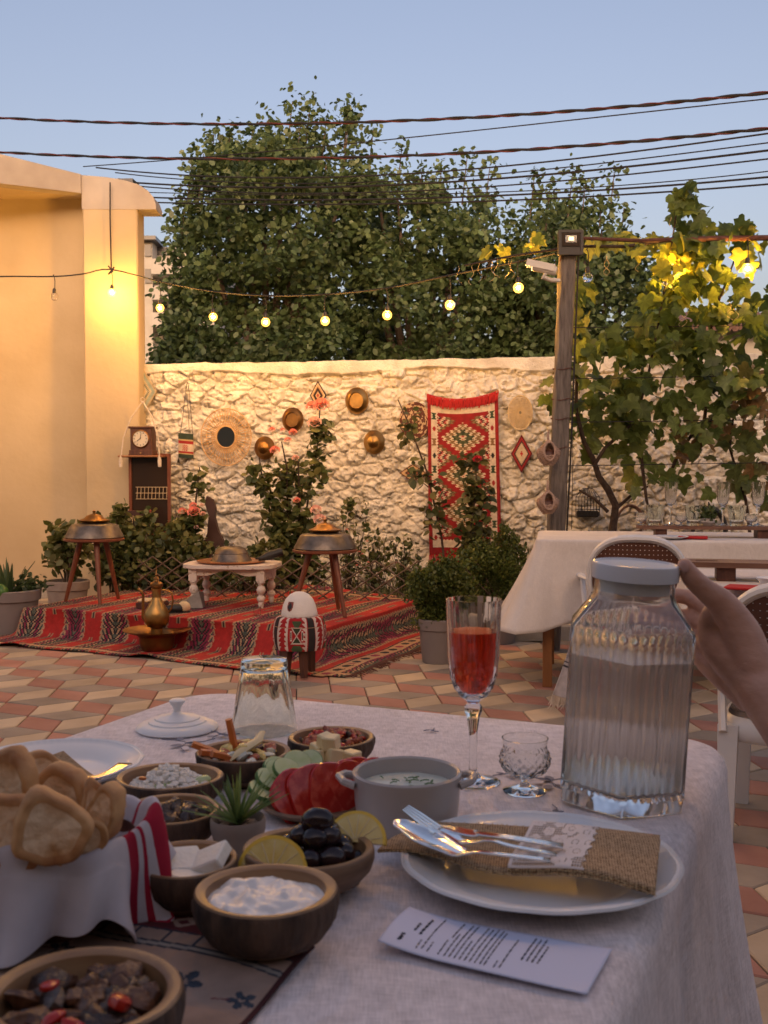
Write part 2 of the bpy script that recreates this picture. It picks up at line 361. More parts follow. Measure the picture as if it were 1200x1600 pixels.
def vnoise(x, y, seed=0):          # value noise in numpy
    if seed not in _G: _G[seed] = np.random.RandomState(seed).rand(256, 256)
    G = _G[seed]; xi = np.floor(x).astype(int); yi = np.floor(y).astype(int); fx = x-xi; fy = y-yi
    fx = fx*fx*(3-2*fx); fy = fy*fy*(3-2*fy); g = lambda a, b: G[a % 256, b % 256]
    return (g(xi, yi)*(1-fx)+g(xi+1, yi)*fx)*(1-fy)+(g(xi, yi+1)*(1-fx)+g(xi+1, yi+1)*fx)*fy
def fbm(x, y, o=4, seed=0):
    s = 0; a = .5
    for k in range(o): s = s+a*vnoise(x*2**k, y*2**k, seed+k); a /= 2
    return s
# leaf clouds --------------------------------------------------------------
LEAF = np.array([[0, 0, 0], [.32, .34, .06], [.30, .72, .05], [0, 1.0, -.08], [-.30, .72, .05], [-.32, .34, .06], [0, .5, -.03]])
LEAF_F = np.array([[0, 1, 2, 6], [6, 2, 3, 4], [0, 6, 4, 5]])
def vine_shape():
    pts = []
    out = [(0, .0), (.22, -.14), (.42, -.05), (.50, .16), (.40, .26), (.56, .50), (.34, .56), (.22, .62), (.16, .80), (0, 1.02)]
    R_ = [(x, y) for x, y in out]; L_ = [(-x, y) for x, y in out[1:-1]][::-1]
    ring = R_+L_; V = [[x, y, -.22*(x*x)-.12*(y-.4)**2+.03*sin(9*x+7*y)] for x, y in ring]; V.append([0, .32, .03])
    n = len(ring); F = [[n, i, (i+1) % n] for i in range(n)]
    return np.array(V), np.array(F)
VINE, VINE_F = vine_shape()
def leaves(name, pos, size, mats, cols, parent=None, up=.3, droop=.4, shape=None, seed=0, face=None, spread=1.0, loc=(0, 0, 0)):
    r = np.random.RandomState(seed); pos = np.asarray(pos, float)-np.array(loc); n = len(pos)
    LV, LF = shape if shape else (LEAF, LEAF_F)
    d = r.normal(size=(n, 3))*spread; d[:, 2] = d[:, 2]*up-droop; d /= np.linalg.norm(d, axis=1)[:, None]     # leaf axis
    nn = r.normal(size=(n, 3)); nn[:, 2] += .6
    if face is not None: nn = nn*.8+np.array(face)
    side = np.cross(d, nn); side /= np.linalg.norm(side, axis=1)[:, None]+1e-9; nr = np.cross(side, d)
    sz = (size*(0.65+.7*r.rand(n)))[:, None, None] if not hasattr(size, '__len__') else np.asarray(size)[:, None, None]
    V = (LV[None, :, 0, None]*side[:, None]+LV[None, :, 1, None]*d[:, None]+LV[None, :, 2, None]*nr[:, None])*sz+pos[:, None]
    F = (LF[None]+(np.arange(n)*len(LV))[:, None, None]).reshape(-1, LF.shape[1])
    cols = np.asarray(cols, float)
    if cols.ndim == 1: cols = np.tile(cols, (n, 1))
    c = cols[r.randint(0, len(cols), n)] if len(cols) != n else cols
    c = c*(0.75+.5*r.rand(n, 1)); c = np.repeat(c, len(LF), axis=0)
    if shape is not None and len(LF) > 8: c = c*(.80+.38*r.rand(len(c), 1))
    return npmesh(name, V.reshape(-1, 3), F, mats, c, parent, True, None if parent else loc)
# ------------------------------------------------------------------ world and sun
SUN_EL, SUN_AZ = radians(14), radians(182)
w = bpy.data.worlds.new('World'); sc.world = w; w.use_nodes = True
bg = w.node_tree.nodes['Background']; sky = w.node_tree.nodes.new('ShaderNodeTexSky'); sky.sky_type = 'NISHITA'; sky.sun_disc = False
sky.sun_elevation = SUN_EL; sky.sun_rotation = SUN_AZ; sky.air_density = 1.0; sky.dust_density = 6; sky.ozone_density = 1.0
tint = w.node_tree.nodes.new('ShaderNodeMix'); tint.data_type = 'RGBA'; tint.blend_type = 'MULTIPLY'; tint.inputs[0].default_value = 1; tint.inputs[7].default_value = (1.21, 1, .99, 1)
w.node_tree.links.new(sky.outputs[0], tint.inputs[6]); w.node_tree.links.new(tint.outputs[2], bg.inputs[0]); bg.inputs[1].default_value = .087
sd = bpy.data.lights.new('sun', 'SUN'); so = bpy.data.objects.new('sun', sd); COL.objects.link(so)
sd.energy = .05; sd.angle = radians(20); sd.color = (1, .72, .5)
sdir = Vector((sin(SUN_AZ)*cos(radians(12)), cos(SUN_AZ)*cos(radians(12)), sin(radians(12)))); so.rotation_euler = sdir.to_track_quat('Z', 'Y').to_euler()
sc.view_settings.view_transform = 'Standard'; sc.view_settings.look = 'None'; sc.view_settings.exposure = 1.38; sc.view_settings.gamma = 1
# ------------------------------------------------------------------ ground and paving
g = MB(); g.add([(-300, -60, -.03), (300, -60, -.03), (300, 500, -.03), (-300, 500, -.03)], [(0, 1, 2, 3)]); struct(g.build('ground', 'soil', smooth=False))
g = MB(); g.add([(-4.6, -.6, -.012), (5, -.6, -.012), (5, 9.6, -.012), (-4.6, 9.6, -.012)], [(0, 1, 2, 3)]); struct(g.build('mortar_bed', 'joint', smooth=False))
def paving():
    yaw = .0831; s = .2047; o = np.array([-1.246, 5.43]); R = np.array([[cos(yaw), -sin(yaw)], [sin(yaw), cos(yaw)]])
    p = np.array([cos(pi/6), -.5]); r = np.array([cos(pi/6), .5]); q = np.array([0, -1.]); T1 = np.array([sqrt(3), 0]); T2 = np.array([sqrt(3)/2, -1.5])
    mb = MB(); rr = random.Random(3)
    for i in range(-30, 40):
        for j in range(-22, 24):
            V = i*T1+j*T2-(p+q)/2
            for (a, b0, b1, m) in ((V, p, q, 0), (V+p, r, q, 1), (V, p, r, 2)):
                c = R @ (a+(b0+b1)/2)*s+o
                if not (-4.3 < c[0] < 4.2 and .4 < c[1] < 9.3): continue
                if c[1] > 7.15 and c[0] > -.2: continue       # planting bed
                e = .971; t = .93; h = rr.uniform(-.0015, .0015)
                tl = (rr.uniform(-.003, .003), rr.uniform(-.003, .003)); vs = []
                for k, zz in ((e, -.012), (e, -.004), (t, 0)):
                    for u_, v_ in ((-1, -1), (-1, 1), (1, 1), (1, -1)):
                        w_ = R @ ((u_*b0+v_*b1)/2*k)*s; z = zz+h+tl[0]*w_[0]*8*.3+tl[1]*w_[1]*8*.3
                        vs.append((c[0]+w_[0], c[1]+w_[1], z))
                mm = m
                n_ = np.cross(np.append(b0, 0), np.append(b1, 0))[2]
                fs = []
                for l in (0, 4):
                    for k in range(4): fs.append((l+k, l+(k+1) % 4, l+4+(k+1) % 4, l+4+k))
                fs.append((8, 9, 10, 11))
                if n_ > 0: fs = [f[::-1] for f in fs]
                mb.add(vs, fs, mm)
    o_ = mb.build('paving', ['tile_red', 'tile_beige', 'tile_grey'], smooth=False); struct(o_)
paving()
for n_ in ('tile_red', 'tile_beige', 'tile_grey'):          # each stone is its own shade
    nt = M(n_).node_tree; N = nt.nodes; b = N['Principled BSDF']; src = b.inputs['Base Color'].links[0].from_socket
    gi = N.new('ShaderNodeNewGeometry'); mr = N.new('ShaderNodeMapRange'); mr.inputs['To Min'].default_value = .78; mr.inputs['To Max'].default_value = 1.12
    lk(nt, gi.outputs['Random Per Island'], mr.inputs[0]); hs = N.new('ShaderNodeHueSaturation'); lk(nt, src, hs.inputs['Color']); lk(nt, mr.outputs[0], hs.inputs['Value']); lk(nt, hs.outputs[0], b.inputs['Base Color'])
# planting bed and kerb
g = MB(); gx = np.linspace(.33, 4.9, 60); gy = np.linspace(7.22, 9.4, 20)
for yy in gy:
    for xx in gx: g.V.append((xx, yy, .045+.04*float(fbm(np.array(xx*3+9), np.array(yy*3), 3, 5))))
for j in range(19):
    for i in range(59): a = j*60+i; g.F.append((a, a+1, a+61, a+60)); g.I.append(0); g.C.append((1, 1, 1))
struct(g.build('planting_bed', 'soil'))
g = MB()
for i in range(12): g.box((.32+.4*i+.2, 7.14-.02*i*.0, .045), (.39, .10, .11), bev=.008)
struct(g.build('kerb', 'kerb_stone', smooth=False))
# ------------------------------------------------------------------ stone wall
WL = Vector((-2.149, 9.5, 0)); WR = Vector((3.07, 8.6, 0)); WD = (WR-WL).normalized(); WN = Vector((WD.y, -WD.x, 0)); WH = 2.05
def wall_y(x): return WL.y+(x-WL.x)*WD.y/WD.x
def wallpt(px, py, off=.06):      # point on the wall face (off towards the camera)
    d = ray(px, py); o = WL+WN*off; t = (o.dot(WN)-Vector((0, 0, 0)).dot(WN))/(Vector((d.x, d.y, 0)).dot(WN)); return Vector((d.x*t, d.y*t, H+d.z*t))
def stone_wall():
    L = 7.0; nu, nv = 1150, 330; u = np.linspace(0, L, nu); z = np.linspace(-.1, WH, nv); U, Z = np.meshgrid(u, z)
    Uw = U+.05*(fbm(U*4, Z*4, 3, 11)-.5)*2; Zw = Z+.05*(fbm(U*4+50, Z*4, 3, 12)-.5)*2
    cw, ch = .175, .09; gi = Uw/cw; gj = Zw/ch; r = np.random.RandomState(5); JX = r.rand(64, 64); JY = r.rand(64, 64); HT = r.rand(64, 64); TX = r.rand(64, 64)-.5; TY = r.rand(64, 64)-.5
    f1 = np.full(U.shape, 9.); f2 = f1.copy(); ht = np.zeros(U.shape); bi = np.floor(gi).astype(int); bj = np.floor(gj).astype(int)
    for di in (-2, -1, 0, 1, 2):
        for dj in (-2, -1, 0, 1, 2):
            ci, cj = bi+di, bj+dj; a, b = ci % 64, cj % 64
            x = (ci+.5*(cj % 2)+.95*JX[a, b])*cw; y = (cj+.95*JY[a, b])*ch; dx = Uw-x; dy = (Zw-y)*1.55; d = np.sqrt(dx*dx+dy*dy)*(.8+.5*HT[b, a])
            h = HT[a, b]+TX[a, b]*dx*7+TY[a, b]*dy*7
            n1 = d < f1; f2 = np.where(n1, f1, np.minimum(f2, d)); ht = np.where(n1, h, ht); f1 = np.where(n1, d, f1)
    e = np.clip((f2-f1)/.05, 0, 1); e = 1-(1-e)**2.2
    smear = np.clip((fbm(U*2.2, Z*2.2, 3, 31)-.42)*5, 0, 1)           # thick lime wash that fills some joints
    disp = .042*e*(1-.45*smear)+.036*(ht-.3)*e+.045*(fbm(U*16, Z*20, 6, 41)-.5)+.045*(fbm(U*38, Z*42, 4, 51)-.5)+.04*(fbm(U*6, Z*6, 3, 61)-.5)-.03*np.clip((fbm(U*22+9, Z*26, 4, 66)-.60)*9, 0, 1)
    edge = 1.955+.02*np.sin(U*3)+.03*(fbm(U*5, Z*0, 3, 71)-.5)
    cap = np.clip((Z-edge)/.012, 0, 1); disp = disp*(1-cap)+cap*(.062+.010*(fbm(U*20, Z*20, 4, 81)-.5)+.010*(fbm(U*4, Z*9, 2, 82)-.5))
    crack = np.exp(-((Z-edge+.012)/.010)**2)*np.clip((fbm(U*3, Z*0+3, 2, 91)-.33)*6, 0, 1); disp -= .05*crack
    ztop = np.where(Z > WH-.001, Z+.02*(fbm(U*8, Z*0, 3, 95)-.5), Z)
    X = WL.x+WD.x*U+WN.x*disp; Y = WL.y+WD.y*U+WN.y*disp
    V = np.stack([X, Y, ztop], -1).reshape(-1, 3)
    # top and back
    back = np.stack([WL.x+WD.x*u-WN.x*.32, WL.y+WD.y*u-WN.y*.32, ztop[-1]], -1); back2 = back.copy(); back2[:, 2] = -.1
    n0 = len(V); V = np.concatenate([V, back, back2]); i, j = np.meshgrid(np.arange(nu-1), np.arange(nv-1)); a = (j*nu+i).ravel(); F = np.stack([a, a+1, a+nu+1, a+nu], 1)
    k = np.arange(nu-1); t = (nv-1)*nu; F = np.concatenate([F, np.stack([t+k, t+k+1, n0+k+1, n0+k], 1), np.stack([n0+k, n0+k+1, n0+nu+k+1, n0+nu+k], 1)])
    o = npmesh('stone_wall', V, F, 'whitewash', smooth=True)
    tag(o, 'long whitewashed rubble stone wall with a smooth plaster top behind the courtyard', 'wall')
stone_wall()
# ------------------------------------------------------------------ cream building on the left
bl = empty('plastered_building', (-2.6, 9.3, 0), 'cream plastered building with a round cornered porch parapet at the left', 'building')
def wpart(mb, name, m, par, **k):          # geometry given in world space, stored under an unrotated parent
    l = par.location; mb.V = [(v[0]-l.x, v[1]-l.y, v[2]-l.z) for v in mb.V]; return mb.build(name, m, par, **k)
g = MB(); g.box((-4.6, 9.60, 1.74), (3.98, .3, 3.48)); wpart(g, 'porch_wall', 'plaster', bl, smooth=False)
g = MB(); g.box((-2.322, 9.335, 1.74), (.464, .27, 3.48), bev=.012); wpart(g, 'corner_pier', 'plaster', bl, smooth=False)
g = MB(); g.box((-4.6, 9.43, .05), (3.96, .03, .12), bev=.004); wpart(g, 'skirting', 'kerb_stone', bl, smooth=False)
g = MB(); F0 = Vector((-2.557, 9.17, 0)); dl = Vector((-.876, -.482, 0)); q = [(0, 3.46), (0, 3.617), (.68, 3.70), (2.6, 3.83), (2.6, 3.46)]
V = [F0+dl*a+Vector((0, 0, z)) for a, z in q]+[F0+dl*a+Vector((.0, .16, z)) for a, z in q]
g.add(V, [(0, 1, 2, 3, 4), (9, 8, 7, 6, 5)]+[(i, i+5, (i+1) % 5+5, (i+1) % 5) for i in range(5)])
q = [(-2.557, 3.33), (-2.557, 3.617), (-2.35, 3.60), (-2.2, 3.575), (-2.08, 3.54), (-2.0, 3.49), (-1.95, 3.43), (-1.93, 3.37), (-1.93, 3.33)]
n = len(q); V = [(x, 9.196, z) for x, z in q]+[(x, 9.46, z) for x, z in q]; g.add(V, [tuple(range(n)), tuple(range(n, 2*n))[::-1]]+[(i, n+i, n+(i+1) % n, (i+1) % n) for i in range(n)])
wpart(g, 'parapet', 'plaster_grey', bl, smooth=False)
g = MB(); g.add([(-2.56, 9.2, 3.475), (-5.2, 7.75, 3.475), (-5.2, 9.6, 3.475), (-2.56, 9.6, 3.475)], [(0, 1, 2, 3)]); g.add([(-2.56, 9.2, 3.6), (-5.2, 7.75, 3.6), (-5.2, 9.7, 3.6), (-2.56, 9.7, 3.6)], [(3, 2, 1, 0)]); wpart(g, 'porch_ceiling', 'plaster', bl, smooth=False)
g = MB(); R = rotm(z=-.06); g.box((-2.62, 9.55, 3.63), (.9, .2, .04), R=R)
for i in range(9): g.tube([(-3.0+.10*i, 9.44, 3.675-.006*i), (-3.0+.10*i, 9.66, 3.675-.006*i)], .024, 8)
wpart(g, 'roof_edge_tiles', 'house_dark', bl)
g = MB(); g.tube([D(172, 285, 9.15), D(172, 340, 9.15), D(174, 425, 9.15)], .006, 6); wpart(g, 'drop_cable', 'cable', bl)
# ------------------------------------------------------------------ unseen house and canopy added behind the camera to block sky light
hb_ = empty('added_shade_house', (0, -2.6, 0), 'unseen plain house added behind the near table to block sky light, with a flat canopy', 'building')
g = MB(); g.box((0, -4.2, 2.8), (30, .5, 5.6)); wpart(g, 'wall', 'plaster', hb_, smooth=False)
g = MB(); g.box((0, -3.35, 2.85), (16, 1.2, .18)); wpart(g, 'canopy', 'plaster_grey', hb_, smooth=False)
# ------------------------------------------------------------------ far building and roof
ab = empty('apartment_block', D(270, 560, 45), 'pale apartment block with stepped balconies far behind the tree', 'building')
def abx(x0, y0, x1, y1, Y, dep, name, m):
    a = D(x0, y0, Y); b = D(x1, y1, Y); g = MB(); g.box(((a.x+b.x)/2, Y+dep/2, (a.z+b.z)/2), (abs(b.x-a.x), dep, abs(a.z-b.z))); wpart(g, name, m, ab, smooth=False)
abx(205, 374, 240, 620, 45, 8, 'tower_wall', 'house_wall'); abx(202, 368, 243, 374, 44.5, 9, 'roof', 'house_dark')
abx(241, 392, 300, 620, 46, 8, 'main_wall', 'house_wall'); abx(300, 400, 345, 620, 46.3, 8, 'end_wall', 'house_wall')
for k, (x0, y0, x1, y1) in enumerate([(236, 404, 335, 428), (236, 446, 335, 468), (236, 488, 335, 510)]): abx(x0, y0, x1, y1, 44.3, 1.6, 'balcony', 'house_wall')
for (x0, y0, x1, y1) in [(226, 382, 236, 400), (226, 420, 236, 442), (250, 430, 262, 445), (275, 430, 292, 445), (250, 470, 264, 487), (242, 386, 275, 399)]: abx(x0, y0, x1, y1, 44.9 if x0 < 240 else 45.95, .2, 'window', 'house_dark')
hs = empty('neighbour_house', D(1120, 600, 15), 'low neighbouring house with a brown tiled roof behind the vine', 'house')
g = MB(); a = D(1045, 510, 15); b = D(1300, 700, 15); g.box(((a.x+b.x)/2, 16.5, (a.z+b.z)/2), (b.x-a.x, 3, a.z-b.z)); wpart(g, 'wall', 'house_wall', hs, smooth=False)
g = MB(); a = D(1035, 512, 14.6); c = D(1075, 492, 16.5); e = D(1320, 512, 14.6); f = D(1320, 492, 16.5)
for k in range(26):
    t = k/25; p0 = a.lerp(e, t); p1 = c.lerp(f, t); g.tube([p0, p1], .055, 6)
g.add([a, e, f, c], [(0, 1, 2, 3)]); wpart(g, 'roof', 'roof_tile', hs)
g = MB(); a = D(1075, 512, 14.98); b = D(1110, 530, 14.98); g.box(((a.x+b.x)/2, 15, (a.z+b.z)/2), (b.x-a.x, .1, a.z-b.z)); wpart(g, 'window', 'house_dark', hs, smooth=False)
# ------------------------------------------------------------------ trees behind the wall
TOPX = [235, 264, 285, 300, 325, 370, 410, 450, 480, 500, 530, 560, 590, 630, 680, 700, 740, 790, 830, 860, 900, 935, 970, 1000, 1025]
TOPY = [600, 540, 350, 285, 225, 215, 205, 205, 210, 205, 225, 235, 245, 262, 285, 300, 290, 330, 330, 310, 305, 310, 330, 380, 460]
SPR = [(457, 158), (485, 160), (545, 165), (583, 205), (545, 188), (335, 205), (360, 205), (395, 200), (628, 230), (470, 190), (300, 250), (730, 245), (765, 262), (835, 275), (895, 268), (960, 268), (975, 325), (915, 285), (690, 262), (420, 185), (660, 262), (510, 185), (860, 290), (940, 320), (290, 310), (318, 240), (440, 225)]
def tree(x0, x1, ncl, seed, label, Yc, trunk_px, pal):
    r = np.random.RandomState(seed); cx = (x0+x1)/2; base = D(trunk_px, 700, Yc); base.z = 0
    root = empty('tree', base, label, 'tree', 'trees behind the stone wall'); pos = []
    for _ in range(ncl):
        px = r.uniform(x0, x1); top = np.interp(px, TOPX, TOPY); py = top+12+(600-top)*r.rand()**.9; Y = Yc+r.uniform(-1.6, 1.6)*sin(pi*(px-x0)/(x1-x0))**.5
        c = np.array(D(px, py, Y)); k = r.randint(95, 160); q = r.normal(size=(k, 3)); q /= np.linalg.norm(q, axis=1)[:, None]; q *= (r.rand(k, 1)**.45)*np.array([.27, .27, .23])*(.6+.8*r.rand()); pos.append(c+q)
    g = MB(); g.tube([base, base+Vector((.1, 0, 1.3)), base+Vector((0, .1, 2.4))], [.2, .16, .12], 10)
    for i in range(9):
        px = x0+(x1-x0)*(i+.5)/9; t = D(px, np.interp(px, TOPX, TOPY)+45, Yc); s0 = base+Vector((0, 0, 1.3+.1*i)); m_ = s0.lerp(t, .5)+Vector((0, 0, -.25)); g.tube([s0, m_, t], [.09, .05, .012], 7)
    for (sx, sy) in SPR:
        if x0 <= sx < x1:
            c = D(sx, sy, Yc-.3); c2 = D(sx-8, sy+75, Yc-.1); g.tube([c2, c], [.012, .005], 5); k = r.randint(26, 40); pos.append(np.array(c)+r.normal(size=(k, 3))*np.array([.075, .075, .07]))
            for f in (.3, .5, .7):
                if r.rand() < .8: k = 14; pos.append(np.array(c.lerp(c2, f))+r.normal(size=(k, 3))*np.array([.09, .07, .06]))
    wpart(g, 'trunk', 'bark', root)
    leaves('crown', np.concatenate(pos), .080, 'leaf', pal, root, up=.5, droop=.55, seed=seed, loc=base)
PALT = [(.115, .175, .06), (.15, .21, .08), (.185, .24, .095), (.085, .13, .045)]
tree(262, 560, 250, 21, 'broad dark green tree with tall ragged shoots left of the middle', 13.6, 420, PALT)
tree(540, 830, 215, 22, 'lower dark green tree in the middle of the row beyond the wall', 14.4, 660, PALT)
tree(800, 1030, 160, 23, 'dark green tree farthest right, behind the wooden pole and the vine', 14.0, 905, PALT)
# ------------------------------------------------------------------ overhead wires
WIRES = [([(-80, 180), (200, 190), (420, 195), (700, 187), (1000, 163), (1290, 134)], .019, 1, 'thick twisted overhead cable, the highest one across the sky'),
 ([(-80, 233), (200, 246), (420, 248), (700, 241), (1000, 220), (1290, 190)], .019, 1, 'second thick twisted overhead cable, below the highest one'),
 ([(130, 260), (400, 240), (620, 215), (900, 188), (1290, 145)], .006, 0, 'thin overhead wire running between the two thick twisted cables'),
 ([(150, 262), (320, 275), (560, 276), (800, 258), (1000, 236), (1290, 196)], .008, 0, 'overhead wire just under the second thick cable'),
 ([(180, 270), (340, 283), (560, 286), (800, 270), (1000, 248), (1290, 212)], .006, 0, 'thin overhead wire, third of the lower bundle from the top'),
 ([(200, 285), (380, 292), (600, 290), (800, 278), (1000, 258), (1290, 224)], .010, 0, 'dark overhead wire in the middle of the lower bundle'),
 ([(210, 291), (380, 299), (640, 301), (860, 283), (1290, 238)], .007, 0, 'overhead wire dipping over the tree crown, fourth from the bottom'),
 ([(215, 300), (400, 305), (640, 303), (860, 297), (1290, 256)], .005, 0, 'faint thin wire, third from the bottom of the bundle'),
 ([(225, 308), (420, 313), (660, 309), (900, 300), (1290, 268)], .009, 0, 'dark overhead wire, second from the bottom'),
 ([(225, 316), (420, 319), (660, 318), (900, 308), (1290, 280)], .008, 0, 'lowest overhead wire, crossing right above the pole')]
for pts, r_, tw, lab in WIRES:
    n = len(pts); ps = []
    xs = [p[0] for p in pts]; ys = [p[1] for p in pts]
    for k in range(49):
        px = xs[0]+(xs[-1]-xs[0])*k/48; # smooth through the points
        c = np.polyfit(xs, ys, 3); py = np.polyval(c, px); Y = 12.5-4.0*(px-0)/1200; ps.append(D(px, py, Y))
    g = MB(); c0 = ps[0].copy()
    if tw:
        a = []; b = []
        fine = [ps[i].lerp(ps[i+1], t) for i in range(48) for t in np.linspace(0, 1, 8)[:-1]]
        for i, p in enumerate(fine):
            ph = i*.30; a.append(p+Vector((0, cos(ph), sin(ph)))*r_*.30); b.append(p-Vector((0, cos(ph), sin(ph)))*r_*.52)
        g.tube([v-c0 for v in a], r_*.66, 6, 0); g.tube([v-c0 for v in b], r_*.34, 5, 1)
    else: g.tube([v-c0 for v in ps], r_, 5, 0)
    tag(g.build('overhead_cable' if tw else 'overhead_wire', ['cable', 'cable_red'], loc=c0), lab, 'cable' if tw else 'wire', 'overhead wires crossing the sky')
# ------------------------------------------------------------------ string lights
SC = [(-700, 470, 7.0), (-420, 452, 7.9), (-120, 436, 8.6), (0, 432, 8.8), (85, 432, 8.9), (130, 428, 8.95), (173, 421, 9.02), (250, 440, 8.8), (330, 455, 8.45), (415, 462, 8.1), (508, 460, 7.8), (605, 450, 7.5), (703, 430, 7.2), (800, 411, 6.9), (868, 396, 6.62)]
pp = [D(*q) for q in SC]; c0 = pp[6]; g = MB(); fine = []
for i in range(len(pp)-1):
    a, b, c, d = pp[max(i-1, 0)], pp[i], pp[i+1], pp[min(i+2, len(pp)-1)]
    for t in (0, .25, .5, .75): fine.append(.5*((2*b)+(c-a)*t+(2*a-5*b+4*c-d)*t*t+(3*b-a-3*c+d)*t**3))
fine.append(pp[-1]); g.tube([v-c0 for v in fine], .0065, 6); g.tube([Vector((-.02, 0, .03)), Vector((.02, -.01, -.02)), Vector((-.02, 0, -.04)), Vector((.03, 0, .02))], .007, 6)
tag(g.build('string_light_cable', 'cable', loc=c0), 'long sagging black cable carrying the warm bulbs across the courtyard', 'cable')
g = MB(); pp2 = [D(905, 372, 6.6), D(1000, 376, 6.7), D(1120, 373, 6.8), D(1230, 371, 6.9)]; c0 = pp2[0]; g.tube([v-c0 for v in pp2], [.010, .012, .018, .018], 8)
tag(g.build('rusty_support_bar', 'rust', loc=c0), 'thin rusty metal bar carrying the vine to the right of the pole', 'bar')
def make_bulb(lit):
    root = empty('string_light_bulb', (0, 0, 0), 'x', 'light bulb', 'light bulbs hanging on the string')
    g = MB(); g.tube([(0, 0, .16), (.006, 0, .12), (.004, 0, .05)], .0032, 6); g.tube([(0, 0, .16), (-.01, 0, .165), (0, 0, .172)], .004, 5); g.build('cord', 'cable', root)
    g = MB(); g.lathe([(.008, .060), (.014, .052), (.016, .030), (.014, .020)], 14); g.build('socket', 'dark_plastic', root)
    g = MB(); g.lathe([(.0001, -.040), (.016, -.036), (.028, -.024), (.033, -.007), (.031, .006), (.022, .018), (.013, .025), (.013, .028)], 16); g.build('bulb', 'bulb_envelope' if lit else 'bulb_clear', root)
    if lit: g = MB(); g.blob((0, 0, -.007), .0115, n=10, k=6); g.build('filament', 'bulb_lit', root)
    if not lit: g = MB(); g.tube([(-.004, 0, .02), (-.006, 0, -.005), (0, 0, .0), (.006, 0, -.005), (.004, 0, .02)], .001, 5); g.build('filament', 'silver', root)
    return root
BL = [(175, 456, 9.0, 'lit warm bulb glowing right against the cream building corner'), (250, 480, 8.8, 'lit warm bulb just right of the building corner, second lit one from the left'), (333, 494, 8.45, 'lit warm bulb above the round rattan mirror'),
 (415, 502, 8.1, 'lit warm bulb above the brass bowls beside the mirror'), (508, 500, 7.8, 'lit warm bulb above the coral roses at the lowest dip of the cable'), (605, 491, 7.5, 'lit warm bulb between the brass bowls and the red wall rug'),
 (703, 475, 7.2, 'lit warm bulb above the hanging red wall rug'), (810, 448, 6.85, 'lit warm bulb nearest the left of the wooden pole, under the vine tip'), (1168, 418, 6.75, 'lit warm bulb hanging from the rusty bar at the far right'),
 (1060, 428, 6.93, 'lit warm bulb half hidden among the yellow glowing vine leaves')]
pr = None
for px, py, Y, lab in BL:
    p = D(px, py, Y)
    if pr is None: pr = make_bulb(True); pr.location = p; pr['label'] = lab
    else: dup(pr, p, random.uniform(0, 6), lab)
for i, (px, py, Y) in enumerate([(-130, 480, 8.5), (-300, 490, 8.1), (-520, 500, 7.6)]): dup(pr, D(px, py, Y), 0, 'lit warm bulb of the string outside the frame at the left, %s' % ['nearest the frame', 'middle one', 'farthest out'][i])
S2 = [Vector((-2.6, 5.2, 3.25)), Vector((-1.6, 4.2, 2.98)), Vector((-.5, 3.3, 2.85)), Vector((.6, 2.8, 2.84)), Vector((1.7, 2.6, 2.95)), Vector((2.9, 2.5, 3.2))]  # extra string added out of view to warm the near table
g = MB(); g.tube([v-S2[2] for v in S2], .0065, 6); tag(g.build('string_light_cable', 'cable', loc=S2[2]), 'added unseen cable with warm bulbs strung high over the near table, above the frame', 'cable')
for i, v in enumerate(S2[1:5]): dup(pr, v-Vector((0, 0, .17)), i, 'lit warm bulb of the added unseen string high over the near table, %s' % ['leftmost', 'second from the left', 'third from the left', 'rightmost'][i])
ub = make_bulb(False); ub.location = D(85, 462, 8.88); ub['label'] = 'unlit bulb hanging in front of the plain cream wall'
dup(ub, D(918, 432, 6.7), 0, 'unlit clear bulb hanging just right of the wooden pole')
# ================================================================== COURTYARD
# ------------------------------------------------------------------ platform and kilim
RO = Vector((-.138, 5.80, 0)); E1 = Vector((.911, -.413, 0)); E2 = Vector((.413, .911, 0)); PH = .185
def plat(u, v, z=0): return RO+E1*u+E2*v+Vector((0, 0, z))
g = MB(); a = [plat(-2.66, .53), plat(-.50, .53), plat(-.50, 1.68), plat(-2.66, 1.68)]
g.add([Vector((p.x, p.y, 0.002)) for p in a]+[Vector((p.x, p.y, PH-.025)) for p in a], [(3, 2, 1, 0), (4, 5, 6, 7), (0, 1, 5, 4), (1, 2, 6, 5), (2, 3, 7, 6), (3, 0, 4, 7)])
o = g.build('low_platform', 'dark_wood', smooth=False); tag(o, 'low wooden platform hidden under the red patterned kilim', 'platform')
RED = np.array([.42, .022, .016]); DK = np.array([.018, .016, .017]); BE = np.array([.44, .27, .15]); TE = np.array([.05, .075, .065]); MG = np.array([.26, .025, .06]); BR = np.array([.13, .06, .03]); GR = np.array([.11, .12, .08])
